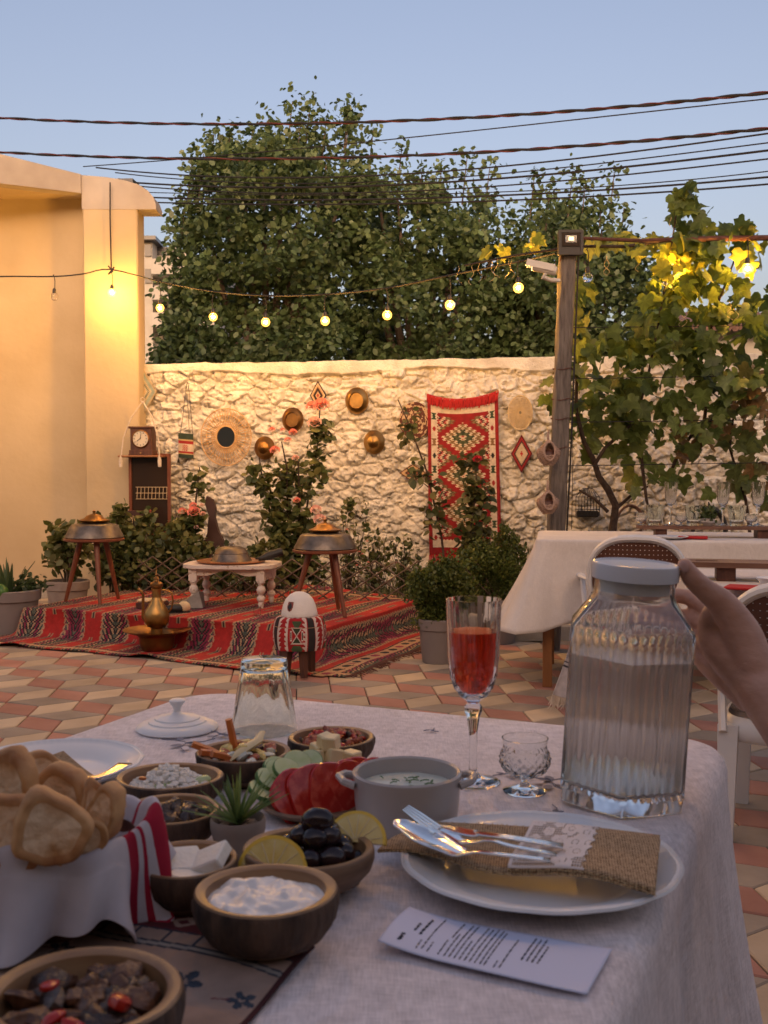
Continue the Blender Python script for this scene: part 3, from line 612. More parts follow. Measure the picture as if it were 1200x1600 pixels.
def kilim_col(u, v):            # u: metres from the right end (0..3), v: metres from the front edge
    x = u*3.0; y = v*2.22; n = len(x); c = np.tile(RED, (n, 1)); per = .335
    q = lambda a, s: np.floor(a/s)*s
    xm = x-.17; k = np.floor(xm/per); dx = np.abs(xm-(k+.5)*per); yy = q(y, .010); tri = np.abs(((yy/.30) % 1)-.5)*2; saw = (yy/.038) % 1
    d = dx-.030*saw*np.where(((yy/.038).astype(int) % 2) == 0, 1, .6)-.018*tri; W = .092
    pal = [TE, GR, DK, BE, DK, MG, DK, BE, TE, BE, DK, BR]
    idx = np.clip(np.floor((d+.035)/.0125), 0, 11).astype(int); ins = (dx < W-.012*saw)
    P_ = np.array(pal)[idx]; rowb = (np.floor(yy/.30).astype(int)+k.astype(int)) % 3; P_ = np.where((rowb == 1)[:, None] & (idx % 3 == 0)[:, None], MG, P_)
    c = np.where(ins[:, None], P_, c); edge = (dx >= W-.012*saw) & (dx < W+.012-.012*saw); c = np.where(edge[:, None], BE, c)
    lx = np.abs(dx-per/2); u_ = ((yy/.26) % 1); c = np.where(((lx < .016) & (u_ < .5) & (lx > .006))[:, None], BE*.8, c); c = np.where(((lx < .006) & (u_ < .42))[:, None], DK, c)
    b = (y > .035) & (y < .085-.012*((x/.02) % 1)); c = np.where(b[:, None], BE*1.25, c); b2 = (y > .035) & (y < .047) & (((x/.03) % 1) < .5); c = np.where(b2[:, None], DK, c); b3 = (y > .085) & (y < .097); c = np.where(b3[:, None], DK, c)
    e = (x > .07) & (x < .17-.01*((y/.03) % 1)); c = np.where(e[:, None], BE*1.1, c); mo = e & (np.abs(x-.12) < .030-.028*np.abs(((y/.12) % 1)-.5)*2) & (((y/.12) % 1) > .25) & (((y/.12) % 1) < .8); c = np.where(mo[:, None], np.where((((y/.12).astype(int)) % 3 == 0)[:, None], MG, DK), c)
    e = (x > .17) & (x < .182); c = np.where(e[:, None], DK, c); bk = (y > 2.05) & (y < 2.11-.02*((x/.04) % 1)); c = np.where(bk[:, None], BE, c); bk2 = (y > 2.11-.02*((x/.04) % 1)) & (y < 2.125); c = np.where(bk2[:, None], DK, c)
    return c*(.93+.14*RS.rand(n, 1))
def drop(t, T0, dw=.20, fl=.26):      # arc length past the edge -> (outward, height factor)
    t = np.maximum(t-T0, 0); a = np.clip(t/dw, 0, 1); out = .015*a+.065*a**2.6+np.maximum(t-dw, 0); hgt = 1-(1-(1-a)**1.6); hgt = (1-a)**1.35*(1+.35*a); return out, np.clip(hgt, 0, 1)
def kilim_pos(U, V):
    x = U*3.0; y = V*2.22; tx = .46-x; ty = .555-y; ox, hx = drop(tx, 0, .20); oy, hy = drop(ty, 0, .20); lx = x-2.78; ol, hl = drop(lx, 0, .22)
    uu = np.where(x < .46, -.42+ox, -.42-(x-.46)); vv = np.where(y < .555, .42-oy, .42+(y-.555)); uu = np.where(x > 2.78, -2.74-ol, uu)
    z = PH*hx*hy*hl; f = (1-hy)*hy*4+(1-hy)*.5; wob = .020*np.sin(x*9.3+1.2*np.sin(x*3.1))*f; vv = vv-wob-.045*(1-hy)*np.sin(x*2.1+.6)*(x > .1); uu = uu+.012*np.sin(y*8)*(1-hx)
    z = z+.007+.006*np.abs(np.sin(x*5.3+y*2))*(1-hy)*(1-hy)+.004*np.sin(x*7+y*6)*hy*hx; z = z+.022*np.exp(-((y-.0)/.05)**2)*np.maximum(0, np.sin(x*6.1-1.1))**6
    z = z+.05*np.exp(-((x-1.45)/.35)**2)*np.clip((y-1.98)/.24, 0, 1)
    return RO.x+E1.x*uu+E2.x*vv, RO.y+E1.y*uu+E2.y*vv, z
kr = empty('patterned_kilim', RO, 'big red kilim with dark zigzag medallions draped over the low platform', 'rug')
grid('woven_cloth', 600, 420, lambda U, V: tuple(a-b for a, b in zip(kilim_pos(U, V), RO)), kilim_col, 'kilim', kr, thick=.006)
g = MB()
for i in range(150):
    v = i/150*.92; p = Vector([float(a) for a in kilim_pos(np.array(0.), np.array(v))])-RO; L = random.uniform(.05, .09); q = p+E1*L+E2*random.uniform(-.03, .03); q.z = max(.006, p.z-.05*0)+.002; m_ = (p+q)/2; m_.z += .006; q.z = .006 if p.z < .03 else p.z-.03
    g.tube([p, m_, q], [.0035, .003, .0015], 4)
g.build('fringe', 'rust', kr)
# ------------------------------------------------------------------ three legged stools with copper pans
def stool(px, py, Y, zg, h, rz, label):
    p = D(px, py, Y); root = empty('three_legged_stool', (p.x, Y, zg), label, 'stool', 'three legged stools on the kilim', rz)
    g = MB(); g.lathe([(.0, h-.022), (.20, h-.022), (.212, h-.016), (.212, h-.004), (.205, h), (0, h)], 36); g.build('seat', 'stool_wood', root)
    for k in range(3):
        a = 2*pi*k/3; g = MB(); g.tube([(cos(a)*.10, sin(a)*.10, h-.02), (cos(a)*.215, sin(a)*.215, 0)], [.022, .013], 10); g.build('leg', 'stool_wood', root)
    return root
ZR = PH+.010
stool(147, 842, 7.62, ZR, .455, .95, 'dark wooden three legged stool at the left end of the kilim')
stool(508, 860, 6.98, ZR, .425, 1.2, 'dark wooden three legged stool behind the white felt hat')
def pans(px, Y, z, m1, m2, sc_, l1, l2):
    p = D(px, 800, Y); g = MB(); s = sc_
    g.lathe([(0, .0), (.195*s, .0), (.205*s, .006), (.20*s, .018), (.165*s, .085), (.155*s, .095), (.10*s, .103), (0, .105)], 40, fr=lambda a, i, z: 1+.004*sin(9*a)); o = g.build('round_pan', m1, loc=(p.x, Y, z)); tag(o, l1, 'pan', 'upturned pans on the stools')
    g = MB(); g.lathe([(0, .0), (.08*s, .0), (.105*s, .014), (.108*s, .020), (.07*s, .034), (.055*s, .05), (.035*s, .060), (.012*s, .066), (.010*s, .075), (.014*s, .085), (0, .092)], 32); o = g.build('domed_lid', m2, loc=(p.x, Y, z+.105)); tag(o, l2, 'lid', 'domed lids on the pans')
pans(147, 7.62, ZR+.455, 'tin_dark', 'brass_dark', 1.0, 'upturned hammered pan on the stool at the left', 'brassy domed lid crowning the pan on the left stool')
pans(508, 6.98, ZR+.425, 'tin_dark', 'brass_dark', 1.0, 'upturned hammered pan on the stool behind the felt hat', 'brassy domed lid crowning the pan behind the felt hat')
# ------------------------------------------------------------------ white carved table
tp_ = D(364, 884, 7.45); tw = empty('carved_low_table', (tp_.x, 7.45, ZR), 'low white table with turned legs and chipped paint on the kilim', 'table', rz=-.12)
g = MB(); pts = []
for k in range(64):
    a = 2*pi*k/64; ex = .5; pts.append((math.copysign(abs(cos(a))**ex, cos(a))*.325, math.copysign(abs(sin(a))**ex, sin(a))*.235))
g.prism(pts, .268, .292); g.build('top', 'old_paint', tw, smooth=False)
g = MB()
for sy in (-1, 1):
    n = 24; up_ = [(-.26+.52*k/n, .267) for k in range(n+1)]; lo_ = [(-.26+.52*k/n, .19+.05*min(1, abs(sin(pi*k/n*1))**.6)+.012*cos(4*pi*k/n)) for k in range(n+1)]
    V = [(x, sy*.175, z) for x, z in up_]+[(x, sy*.175, z) for x, z in lo_]+[(x, sy*.155, z) for x, z in up_]+[(x, sy*.155, z) for x, z in lo_]; m = n+1; F = []
    for k in range(n): F += [(k, k+1, m+k+1, m+k), (2*m+k+1, 2*m+k, 3*m+k, 3*m+k+1), (m+k, m+k+1, 3*m+k+1, 3*m+k)]
    g.add(V, F)
for sx in (-1, 1): g.box((sx*.25, 0, .225), (.02, .33, .08))
g.build('apron', 'old_paint', tw, smooth=False)
for sx in (-1, 1):
    for sy in (-1, 1):
        g = MB(); g.box((sx*.235, sy*.155, .225), (.056, .056, .085)); g.lathe([(.026, .182), (.028, .172), (.02, .164), (.018, .150), (.026, .142), (.031, .125), (.031, .115), (.024, .10), (.016, .092), (.016, .085), (.028, .072), (.030, .060), (.022, .046), (.017, .040), (.021, .030), (.014, .0)], 16, c=(sx*.235, sy*.155, 0)); g.build('leg', 'old_paint', tw)
p = D(362, 872, 7.48); o = MB().lathe([(0, 0), (.205, 0), (.235, .010), (.240, .016), (.205, .014), (0, .012)], 40).build('copper_tray', 'copper', loc=(p.x, 7.46, ZR+.293)); tag(o, 'round copper tray lying on the white carved table', 'tray')
o = MB().lathe([(.145, 0), (.13, .02), (.115, .05), (.118, .054), (.095, .085), (.06, .098), (.012, .102), (.010, .108), (.022, .113), (.020, .12), (0, .122)], 32).build('cooking_dome', 'tin_dark', loc=(p.x, 7.46, ZR+.307)); tag(o, 'dull dark metal dome with a small knob on the copper tray', 'dome lid')
a = D(408, 868, 7.4); o = MB(); o.tube([(0, 0, 0), (.06, .02, .02), (.16, .05, .05)], [.012, .03, .03], 10); o.lathe([(0, 0), (.02, 0), (.02, .01), (0, .01)], 10); tag(o.build('dark_handle', 'black_metal', loc=(a.x-.02, a.y, ZR+.32)), 'thick black handle jutting up beside the copper tray', 'handle')
# ------------------------------------------------------------------ ewer, basin
bp = P(240, 1020, .012); bz = .012
o = MB().lathe([(.0, 0), (.075, 0), (.095, .008), (.108, .05), (.112, .085), (.125, .100), (.175, .115), (.208, .127), (.210, .131), (.175, .122), (.12, .108), (.105, .09), (.10, .05), (.085, .014), (0, .010)], 44).build('brass_basin', 'brass_dark', loc=(bp.x, bp.y+.1, bz)); tag(o, 'wide rimmed brass basin standing on the front of the kilim', 'basin')
ew = empty('brass_ewer', (bp.x, bp.y+.1, bz+.09), 'tall brass ewer with a long thin spout standing in the basin', 'ewer')
g = MB(); g.lathe([(0, 0), (.036, 0), (.036, .045), (.030, .05), (.055, .058), (.074, .085), (.080, .12), (.073, .155), (.050, .195), (.034, .225), (.027, .24), (.028, .243), (.027, .25), (.026, .275), (.032, .295), (.026, .30)], 32); g.build('body', 'brass', ew)
g = MB(); g.lathe([(.028, .30), (.040, .310), (.040, .325), (.030, .335), (.014, .342), (.012, .350), (.018, .357), (.012, .365), (.006, .372), (.009, .382), (.005, .39), (.002, .43), (0, .445)], 24); g.build('lid', 'brass_dark', ew)
g = MB(); g.tube([(-.06, 0, .09), (-.085, 0, .115), (-.085, 0, .18), (-.083, 0, .25), (-.092, 0, .275), (-.115, 0, .292)], [.016, .011, .009, .0085, .008, .006], 10); g.build('spout', 'brass_dark', ew)
g = MB(); g.tube([(.030, 0, .285), (.06, 0, .285), (.095, 0, .265), (.102, 0, .22), (.092, 0, .17), (.070, 0, .14)], .0055, 8); g.build('handle', 'brass_dark', ew)
# ------------------------------------------------------------------ small old things beside the ewer
p = P(238, 950, ZR); q = empty('padded_box', (p.x, p.y, ZR), 'small dark box with a pale padded top, lying behind the brass ewer', 'box', rz=-.25)
g = MB(); g.box((0, 0, .02), (.19, .12, .04), bev=.004); g.build('box_body', 'dark_wood', q, smooth=False)
g = MB(); g.box((-.048, 0, .052), (.088, .11, .022), bev=.009); g.box((.048, 0, .052), (.088, .11, .022), bev=.009); g.build('pad', 'straw', q)
p = P(276, 957, ZR); q = empty('old_slipper', (p.x, p.y, ZR), 'black and beige slipper on the kilim right of the brass ewer', 'slipper', rz=.35)
g = MB(); g.blob((0, 0, .028), (.085, .036, .030), jit=.03); g.box((0, 0, .004), (.17, .06, .008)); g.build('upper', 'black_metal', q)
g = MB(); g.blob((.05, 0, .036), (.042, .038, .036), jit=.05); g.build('heel_cup', 'straw', q)
p = P(298, 949, ZR); o = MB(); o.add([(-.09, -.05, 0), (.09, -.04, 0), (.09, .05, 0), (-.09, .05, 0), (-.08, -.0, .03), (.06, -.03, .115), (.08, .05, .10), (-.07, .05, .04)], [(3, 2, 1, 0), (4, 5, 6, 7), (0, 1, 5, 4), (1, 2, 6, 5), (2, 3, 7, 6), (3, 0, 4, 7)]); tag(o.build('grey_iron', 'grey_tin', smooth=False, loc=(p.x, p.y, ZR)), 'wedge shaped grey metal iron leaning by the white table', 'iron')
p = P(402, 962, ZR); tag(MB().lathe([(0, 0), (.022, 0), (.026, .055), (.024, .055), (.020, .006), (0, .006)], 14).build('small_glass', 'clear_glass', loc=(p.x, p.y, ZR)), 'tiny clear glass standing by a leg of the white table', 'glass')
# ------------------------------------------------------------------ covered stool with white felt hat
hp = D(468, 1000, 5.86); cs = empty('covered_stool', (hp.x, 5.86, .012), 'round stool under a red black and white woven cover, with dark wooden legs', 'stool')
for a in (-1.25, .9, 2.9, -2.3):
    g = MB(); g.tube([(cos(a)*.085, sin(a)*.085, .17), (cos(a)*.10, sin(a)*.10, 0)], [.030, .019], 4); g.build('leg', 'dark_wood', cs)
def cov_col(u, v):
    ang = u*16; f = ang % 4; c = np.tile(np.array([.36, .012, .014]), (len(u), 1)); W = np.array([.62, .52, .46]); K = np.array([.015, .012, .012]); G = np.array([.05, .08, .035])
    y = v
    c = np.where(((f > 2.3) & (f < 3.0))[:, None], K*1.5, c)
    tooth = ((y*9) % 1)
    for b, s in ((2.12, 1), (3.18, -1), (.25, 1)):
        c = np.where((np.abs(f-b) < .10)[:, None], W, c); d = (f-b)*s; c = np.where(((d < -.05) & (d > -.42*(1-tooth)) & (tooth < .75))[:, None], W, c)
    x = (f-1.2)/.62; yy = (y-.62)/.2; hour = (np.abs(x) < .85*np.abs(yy)+.08) & (np.abs(yy) < 1); ins = (np.abs(x) < .85*np.abs(yy)-.1) & (np.abs(yy) < .86)
    c = np.where(hour[:, None], W, c); c = np.where(ins[:, None], G*.6, c); si = (np.abs(np.abs(x)-.9) < .16) & (np.abs(yy) < .6); c = np.where(si[:, None], W, c); si2 = (np.abs(np.abs(x)-.9) < .08) & (np.abs(yy) < .45); c = np.where(si2[:, None], K, c)
    tr = (np.abs(x) < .8-4*np.abs(y-.3)) & (y > .28) & (y < .42); c = np.where(tr[:, None], G, c); c = np.where((np.abs(y-.44) < .010)[:, None], BE, c)
    tr = (np.abs(x) < 1-5*np.abs(y-.95)) & (y > .86); c = np.where(tr[:, None], G*1.2, c)
    top = y < .25; s = ((u*22) % 1 < .5) & (y > .12) & (y < .22); c = np.where((top & s)[:, None], W, c)
    return c
def cov_pos(U, V):
    a = U*2*pi-.5; t = V; rr = np.where(t < .25, t/.25*.125, .125+.020*np.sin(np.clip((t-.25)/.75, 0, 1)*pi*.9)**.7); rr = rr*(1+.03*np.sin(a*5)*np.clip((t-.4), 0, 1)*2); z = np.where(t < .22, .325, .325-.175*np.clip((t-.22)/.78, 0, 1)**1.0+.0)
    return rr*np.cos(a), rr*np.sin(a), z
grid('woven_cover', 340, 90, cov_pos, cov_col, 'textile', cs, thick=.004)
ht = empty('white_felt_hat', (hp.x, 5.86, .012+.328), 'white egg shaped felt hat with a red shield badge on the covered stool', 'hat')
g = MB(); g.lathe([(.098, 0), (.100, .004), (.098, .02), (.090, .055), (.075, .09), (.052, .115), (.026, .128), (0, .132)], 36); g.build('crown', 'felt', ht)
def hatp(a, z, o=.0015):           # point on the hat surface
    r = float(np.interp(z, [0, .02, .055, .09, .115], [.100, .098, .090, .075, .052]))+o; return (r*sin(a), -r*cos(a), z)
g = MB(); sh = [(-.21, .060), (-.205, .033), (-.13, .015), (0, .008), (.13, .015), (.205, .033), (.21, .060)]; sh = [(a-.52, z+.022) for a, z in sh]
for nm_, sc2, mt_, off in (('shield_badge', 1, 'red_paint', .0015),):
    V = [hatp(a, z, off) for a, z in sh]+[hatp(-.52, .062, off)]; V = [hatp(a, z, off) for a, z in sh]; top = [hatp(-.52+.21-.06*k, .082, off) for k in range(8)]
    cen = hatp(-.52, .05, off+.001); ring = V+top[1:-1]; n = len(ring); g.add(ring+[cen], [(n, i, (i+1) % n) for i in range(n)])
bd = g.build('shield_badge', 'red_paint', ht, smooth=False)
g = MB(); eg = [(0, .030), (.02, .026), (.05, .028), (.10, .022), (.16, .005), (.13, .006), (.12, -.004), (.09, .000), (.075, -.010), (.05, -.006), (.04, -.016), (.02, -.014), (0, -.026)]
eg2 = [(.0, .020), (.02, .024), (.02, .034), (.05, .036), (.06, .029), (.035, .026)]; full = eg+[(-a, z) for a, z in eg[1:-1]][::-1]
V = [hatp(-.52+a*.95, .050+z*.85, .003) for a, z in full]; n = len(V); V.append(hatp(-.52, .050, .004)); g.add(V, [(n, i, (i+1) % n) for i in range(n)])
for s in (1, -1): V = [hatp(-.52+s*a*.95, .050+z*.85, .0035) for a, z in eg2]; g.add(V, [tuple(range(6)) if s > 0 else tuple(range(6))[::-1]])
g.build('black_eagle', 'black_metal', bd, smooth=False)
# ------------------------------------------------------------------ flower pots
def pot(name, c, r, h, m, label, cat='flower pot', group='flower pots on the paving'):
    root = empty(name, c, label, cat, group)
    g = MB(); g.lathe([(0, 0), (r*.74, 0), (r*.78, .004), (r*.92, h*.72), (r*.92, h*.74), (r*1.0, h*.76), (r*1.02, h*.98), (r*.98, h), (r*.93, h), (r*.90, h*.86), (0, h*.86)], 40); g.build('container', m, root)
    g = MB(); g.lathe([(0, h*.895), (r*.5, h*.90), (r*.905, h*.88)], 24, fr=lambda a, i, z: 1+.02*sin(7*a)); g.build('earth', 'soil', root)
    return root
pa = P(3, 992, .002); pot('flower_pot', (pa.x, pa.y+.15, 0), .215, .30, 'pot_plastic', 'grey plastic pot with the aloe at the left edge')
al = empty('aloe_plant', (pa.x, pa.y+.15, .26), 'spiky green aloe growing in the leftmost pot', 'plant'); g = MB()
for k in range(30):
    a = random.uniform(0, 2*pi); t = random.uniform(.05, 1); L = random.uniform(.17, .27)*(1-.1*t); d = Vector((cos(a)*t, sin(a)*t, 1.15-t*.75)).normalized(); b = Vector((cos(a)*.05, sin(a)*.05, 0)); s_ = Vector((-sin(a), cos(a), 0)); V = []
    for i in range(6):
        f = i/5; p = b+d*L*f+Vector((0, 0, -.05*t*f*f))+Vector((cos(a), sin(a), 0))*.05*f*f; w_ = .021*(1-f)**.75+.0008; V += [p-s_*w_+Vector((0, 0, .007)), p, p+s_*w_+Vector((0, 0, .007)), p-Vector((0, 0, .010*(1-f)))]
    col = random.choice([(.10, .16, .06), (.13, .19, .08), (.08, .13, .055)])
    F = []
    for i in range(5):
        for j, kx in ((0, 1), (1, 2), (2, 3), (3, 0)): F.append((4*i+j, 4*i+kx, 4*i+4+kx, 4*i+4+j))
    g.add(V, F, 0, col)
g.build('leaf_rosette', 'leaf', al, col=True)
gr = empty('succulent_clump', (pa.x+.13, pa.y+.18, .26), 'small bushy succulent beside the aloe in the leftmost pot', 'plant'); r = np.random.RandomState(4)
leaves('foliage', np.array([pa.x+.13, pa.y+.16, .32])+r.normal(size=(260, 3))*np.array([.045, .04, .035]), .035, 'leaf', [(.10, .14, .06), (.07, .11, .045)], gr, up=1, droop=-.3, loc=(pa.x+.13, pa.y+.18, .26))
tag(MB().blob((0, 0, .05), (.055, .055, .055), jit=.02, n=20, k=12).build('round_cactus', 'cucumber_peel', loc=(pa.x+.0, pa.y-.02, .25)), 'small round cactus in front of the aloe', 'cactus')
def bush(name, c, pts, size, pal, label, cat, group=None, up=.8, droop=-.1, stems=10, seed=1, mat_='leaf', shape=None, sm='bark', face=None):
    root = empty(name, c, label, cat, group); c = Vector(c); g = MB(); rr = random.Random(seed); pts = np.asarray(pts)
    for k in range(stems):
        q = Vector(pts[rr.randrange(len(pts))])-c; g.tube([(rr.uniform(-.03, .03), rr.uniform(-.02, .02), 0), q*.5+Vector((rr.uniform(-.03, .03), 0, .02)), q], [.007, .005, .002], 5)
    if stems: g.build('stems', sm, root)
    leaves('foliage', pts, size, mat_, pal, root, up=up, droop=droop, seed=seed, loc=tuple(c), shape=shape, face=face); return root
def cloud(px, py, rx, ry, Y, dy, n, seed, shell=.5):
    r = np.random.RandomState(seed); q = r.normal(size=(n, 3)); q /= np.linalg.norm(q, axis=1)[:, None]; q *= r.rand(n, 1)**shell; k = Y/FPX; c = np.array(D(px, py, Y)); q = q*np.array([rx*k, dy, ry*k]); q[:, 2] += .03*np.sin(q[:, 0]*30+seed)+.0; return c+q
PALB = [(.09, .12, .035), (.14, .16, .05), (.20, .20, .07), (.07, .095, .03)]
pb = D(106, 965, 8.25); pot('flower_pot', (pb.x, 8.25, 0), .165, .28, 'pot_clay', 'pale clay coloured pot behind the left stool')
bush('potted_shrub', (pb.x, 8.25, .25), np.concatenate([cloud(103, 865, 33, 38, 8.25, .14, 260, 3), cloud(92, 835, 18, 24, 8.25, .1, 110, 4), cloud(125, 850, 22, 35, 8.25, .12, 130, 6)]), .065, [(.10, .13, .03), (.17, .19, .06), (.22, .22, .08)], 'light green leafy shrub in the pot behind the left stool', 'shrub', seed=2)
pc = P(688, 1040, .002); pot('flower_pot', (pc.x, pc.y+.13, 0), .128, .262, 'pot_plastic', 'grey plastic pot at the right end of the kilim')
pd = P(782, 1008, .002); pot('flower_pot', (pd.x, pd.y+.13, 0), .135, .29, 'pot_plastic', 'grey pot farther back, beside the white covered table')
def thuja(px, lst, Y, c, label, seed, n0):
    pts = np.concatenate([cloud(a, b, rx, ry, Y+dy, .10, int(n_*1.9), seed+i, .45) for i, (a, b, rx, ry, dy, n_) in enumerate(lst)])
    r_ = np.random.RandomState(seed+7); tips = []
    for (a, b, rx, ry, dy, n_) in lst:
        for _ in range(16):
            t = r_.uniform(0, 2*pi); p_ = np.array(D(a+cos(t)*rx*r_.uniform(.8, 1.25), b+sin(t)*ry*r_.uniform(.8, 1.3), Y+dy)); tips.append(p_+r_.normal(size=(45, 3))*np.array([.014, .02, .022]))
    pts = np.concatenate([pts]+tips)
    return bush('thuja_bush', c, pts, .021, [(.08, .12, .03), (.12, .16, .035), (.17, .20, .05)], label, 'bush', 'small conifer bushes in pots', up=1.4, droop=-.55, stems=12, seed=seed)
thuja(690, [(688, 935, 42, 46, 0, 2400), (670, 915, 26, 26, 0, 900), (705, 905, 30, 24, 0, 900), (690, 960, 28, 22, 0, 500)], 6.28, (pc.x, pc.y+.13, .23), 'feathery dark green conifer bush in the pot at the kilim end', 31, 900)
thuja(782, [(770, 905, 40, 40, 0, 1600), (750, 880, 30, 26, 0, 800), (790, 870, 26, 34, .1, 800), (775, 940, 30, 26, 0, 500)], 7.1, (pd.x, pd.y+.13, .25), 'feathery green conifer bush in the pot beside the white covered table', 41, 900)
# ------------------------------------------------------------------ hedge and flowers in the bed
HB = [(175, 840, 32, 42, 8.7, 500), (215, 850, 36, 40, 8.6, 620), (262, 866, 36, 42, 8.5, 620), (300, 880, 34, 36, 8.45, 500), (190, 890, 48, 34, 8.5, 600), (250, 905, 45, 26, 8.4, 450), (335, 895, 34, 28, 8.4, 380), (392, 890, 30, 30, 8.3, 360), (425, 880, 28, 36, 8.3, 380)]
LB = ['leafy green shrub next to the cream building corner', 'dense green shrub in front of the dark glass cabinet', 'dense green shrub below the coral roses near the leaning wooden figure', 'low green shrub left of the white table', 'dark green shrub close behind the left stool', 'low dark shrub behind the padded box', 'low shrub showing behind the white table', 'low shrub right of the white table', 'green shrub left of the stool that stands behind the felt hat']
for i, (a, b, rx, ry, Y, n_) in enumerate(HB):
    c = D(a, b, Y); bush('garden_shrub', (c.x, Y, .05), np.concatenate([cloud(a, b, rx, ry, Y, .2, n_, 50+i), cloud(a+rx*.4, b-ry*.8, rx*.4, ry*.5, Y, .1, n_//6, 70+i)]), .055, PALB, LB[i], 'shrub', 'shrubs along the stone wall', seed=60+i)
def flower(mb, c, r, R=None, n=26):       # ruffled rose head
    rr = random.Random(int(abs(c[0]*9999)))
    for k in range(n):
        t = k/n; a = k*2.4; rad = r*(.15+.8*t); el = 1.2*(1-t); d = Vector((cos(a)*rad, sin(a)*rad*.8, r*.55*(1-t))); s_ = Vector((-sin(a), cos(a), 0))*r*(.22+.25*t); o_ = Vector((cos(a)*.4, sin(a)*.4, .9 if t < .6 else .3))*r*.38; b = Vector(c)+d*.8
        mb.add([b-s_*.7, b+s_*.7, b+s_+o_, b+o_*1.25, b-s_+o_], [(0, 1, 2, 3, 4)])
def rose_bush(c, canes, lf, fl, label, seed, pal=PALB, mats=('pink', 'pink_pale')):
    root = empty('rose_bush', c, label, 'rose bush', 'rose bushes along the stone wall'); C = Vector(c); g = MB()
    for cn in canes: g.tube([Vector(c)*0 if i < 0 else D(*q)-C for i, q in enumerate(cn)], [.011-.008*i/len(cn) for i in range(len(cn))], 6)
    g.build('canes', 'vine_wood', root); leaves('foliage', np.concatenate(lf), .068, 'leaf', pal, root, up=.6, droop=.15, seed=seed, loc=c, face=(-WN.x*0, -.6, .2))
    for (px, py, Y, r, k) in fl: g = MB(); flower(g, (0, 0, 0), r*1.3); R = rotm(x=.9); g.V = [tuple(R @ Vector(v)) for v in g.V]; g.build('rose_bloom', mats[k], root, loc=D(px, py, Y)-C)
c = D(462, 900, 8.6); c.z = .06
rose_bush(c, [[(462, 925, 8.6), (470, 850, 8.55), (485, 760, 8.5), (497, 690, 8.45), (500, 636, 8.4)], [(450, 925, 8.6), (430, 830, 8.5), (412, 760, 8.45), (405, 715, 8.4)], [(458, 925, 8.6), (450, 820, 8.5), (448, 730, 8.45), (440, 690, 8.4)], [(462, 925, 8.6), (468, 800, 8.5), (466, 720, 8.4)]],
 [cloud(462, 835, 42, 52, 8.5, .14, 460, 81), cloud(450, 755, 36, 45, 8.5, .12, 210, 82), cloud(495, 720, 16, 65, 8.45, .08, 130, 83), cloud(405, 745, 26, 28, 8.4, .08, 70, 84), cloud(425, 790, 22, 50, 8.45, .08, 120, 85), cloud(500, 670, 16, 22, 8.4, .06, 60, 86), cloud(470, 890, 40, 30, 8.5, .12, 380, 87)],
 [(503, 634, 8.35, .058, 0), (488, 636, 8.38, .045, 0), (492, 661, 8.36, .050, 1), (430, 704, 8.36, .036, 0), (458, 676, 8.4, .030, 0), (450, 688, 8.4, .025, 0), (425, 672, 8.4, .024, 0), (462, 716, 8.4, .026, 1), (494, 797, 8.36, .040, 1), (500, 812, 8.36, .045, 1), (464, 782, 8.36, .026, 0), (442, 672, 8.42, .018, 0)], 'tall rose bush with coral and pink blooms in front of the brass bowls', 91)
c = D(300, 880, 8.75); c.z = .06
rose_bush(c, [[(300, 900, 8.7), (303, 820, 8.7), (308, 760, 8.7), (312, 730, 8.75)], [(300, 900, 8.7), (290, 810, 8.7)]], [cloud(300, 815, 22, 28, 8.65, .08, 130, 93), cloud(312, 755, 20, 30, 8.75, .07, 50, 94), cloud(285, 830, 18, 16, 8.6, .07, 70, 96)],
 [(303, 800, 8.58, .046, 0), (285, 799, 8.6, .030, 0), (302, 790, 8.6, .028, 0), (317, 803, 8.6, .022, 1), (315, 790, 8.62, .018, 1), (307, 824, 8.6, .018, 1)], 'small rose bush with bright coral blooms left of the leaning wooden figure', 92)
c = D(700, 930, 7.9); c.z = .06
rose_bush(c, [[(700, 930, 7.9), (690, 840, 8.0), (668, 740, 8.1), (640, 665, 8.2), (622, 625, 8.3)], [(700, 930, 7.9), (735, 830, 7.9), (745, 760, 7.95), (742, 715, 8)]], [cloud(640, 670, 16, 30, 8.2, .08, 40, 95), cloud(665, 740, 24, 30, 8.1, .06, 42, 97), cloud(745, 775, 28, 40, 7.95, .08, 150, 98), cloud(735, 720, 22, 16, 8.0, .06, 46, 99), cloud(680, 800, 24, 34, 8, .06, 46, 100), cloud(740, 840, 26, 40, 7.9, .1, 160, 101)],
 [(746, 718, 7.9, .030, 0)], 'leggy rose bush rising in front of the hanging red rug', 94, pal=[(.09, .10, .035), (.14, .14, .05), (.06, .08, .025)], mats=('napkin_red', 'pink'))
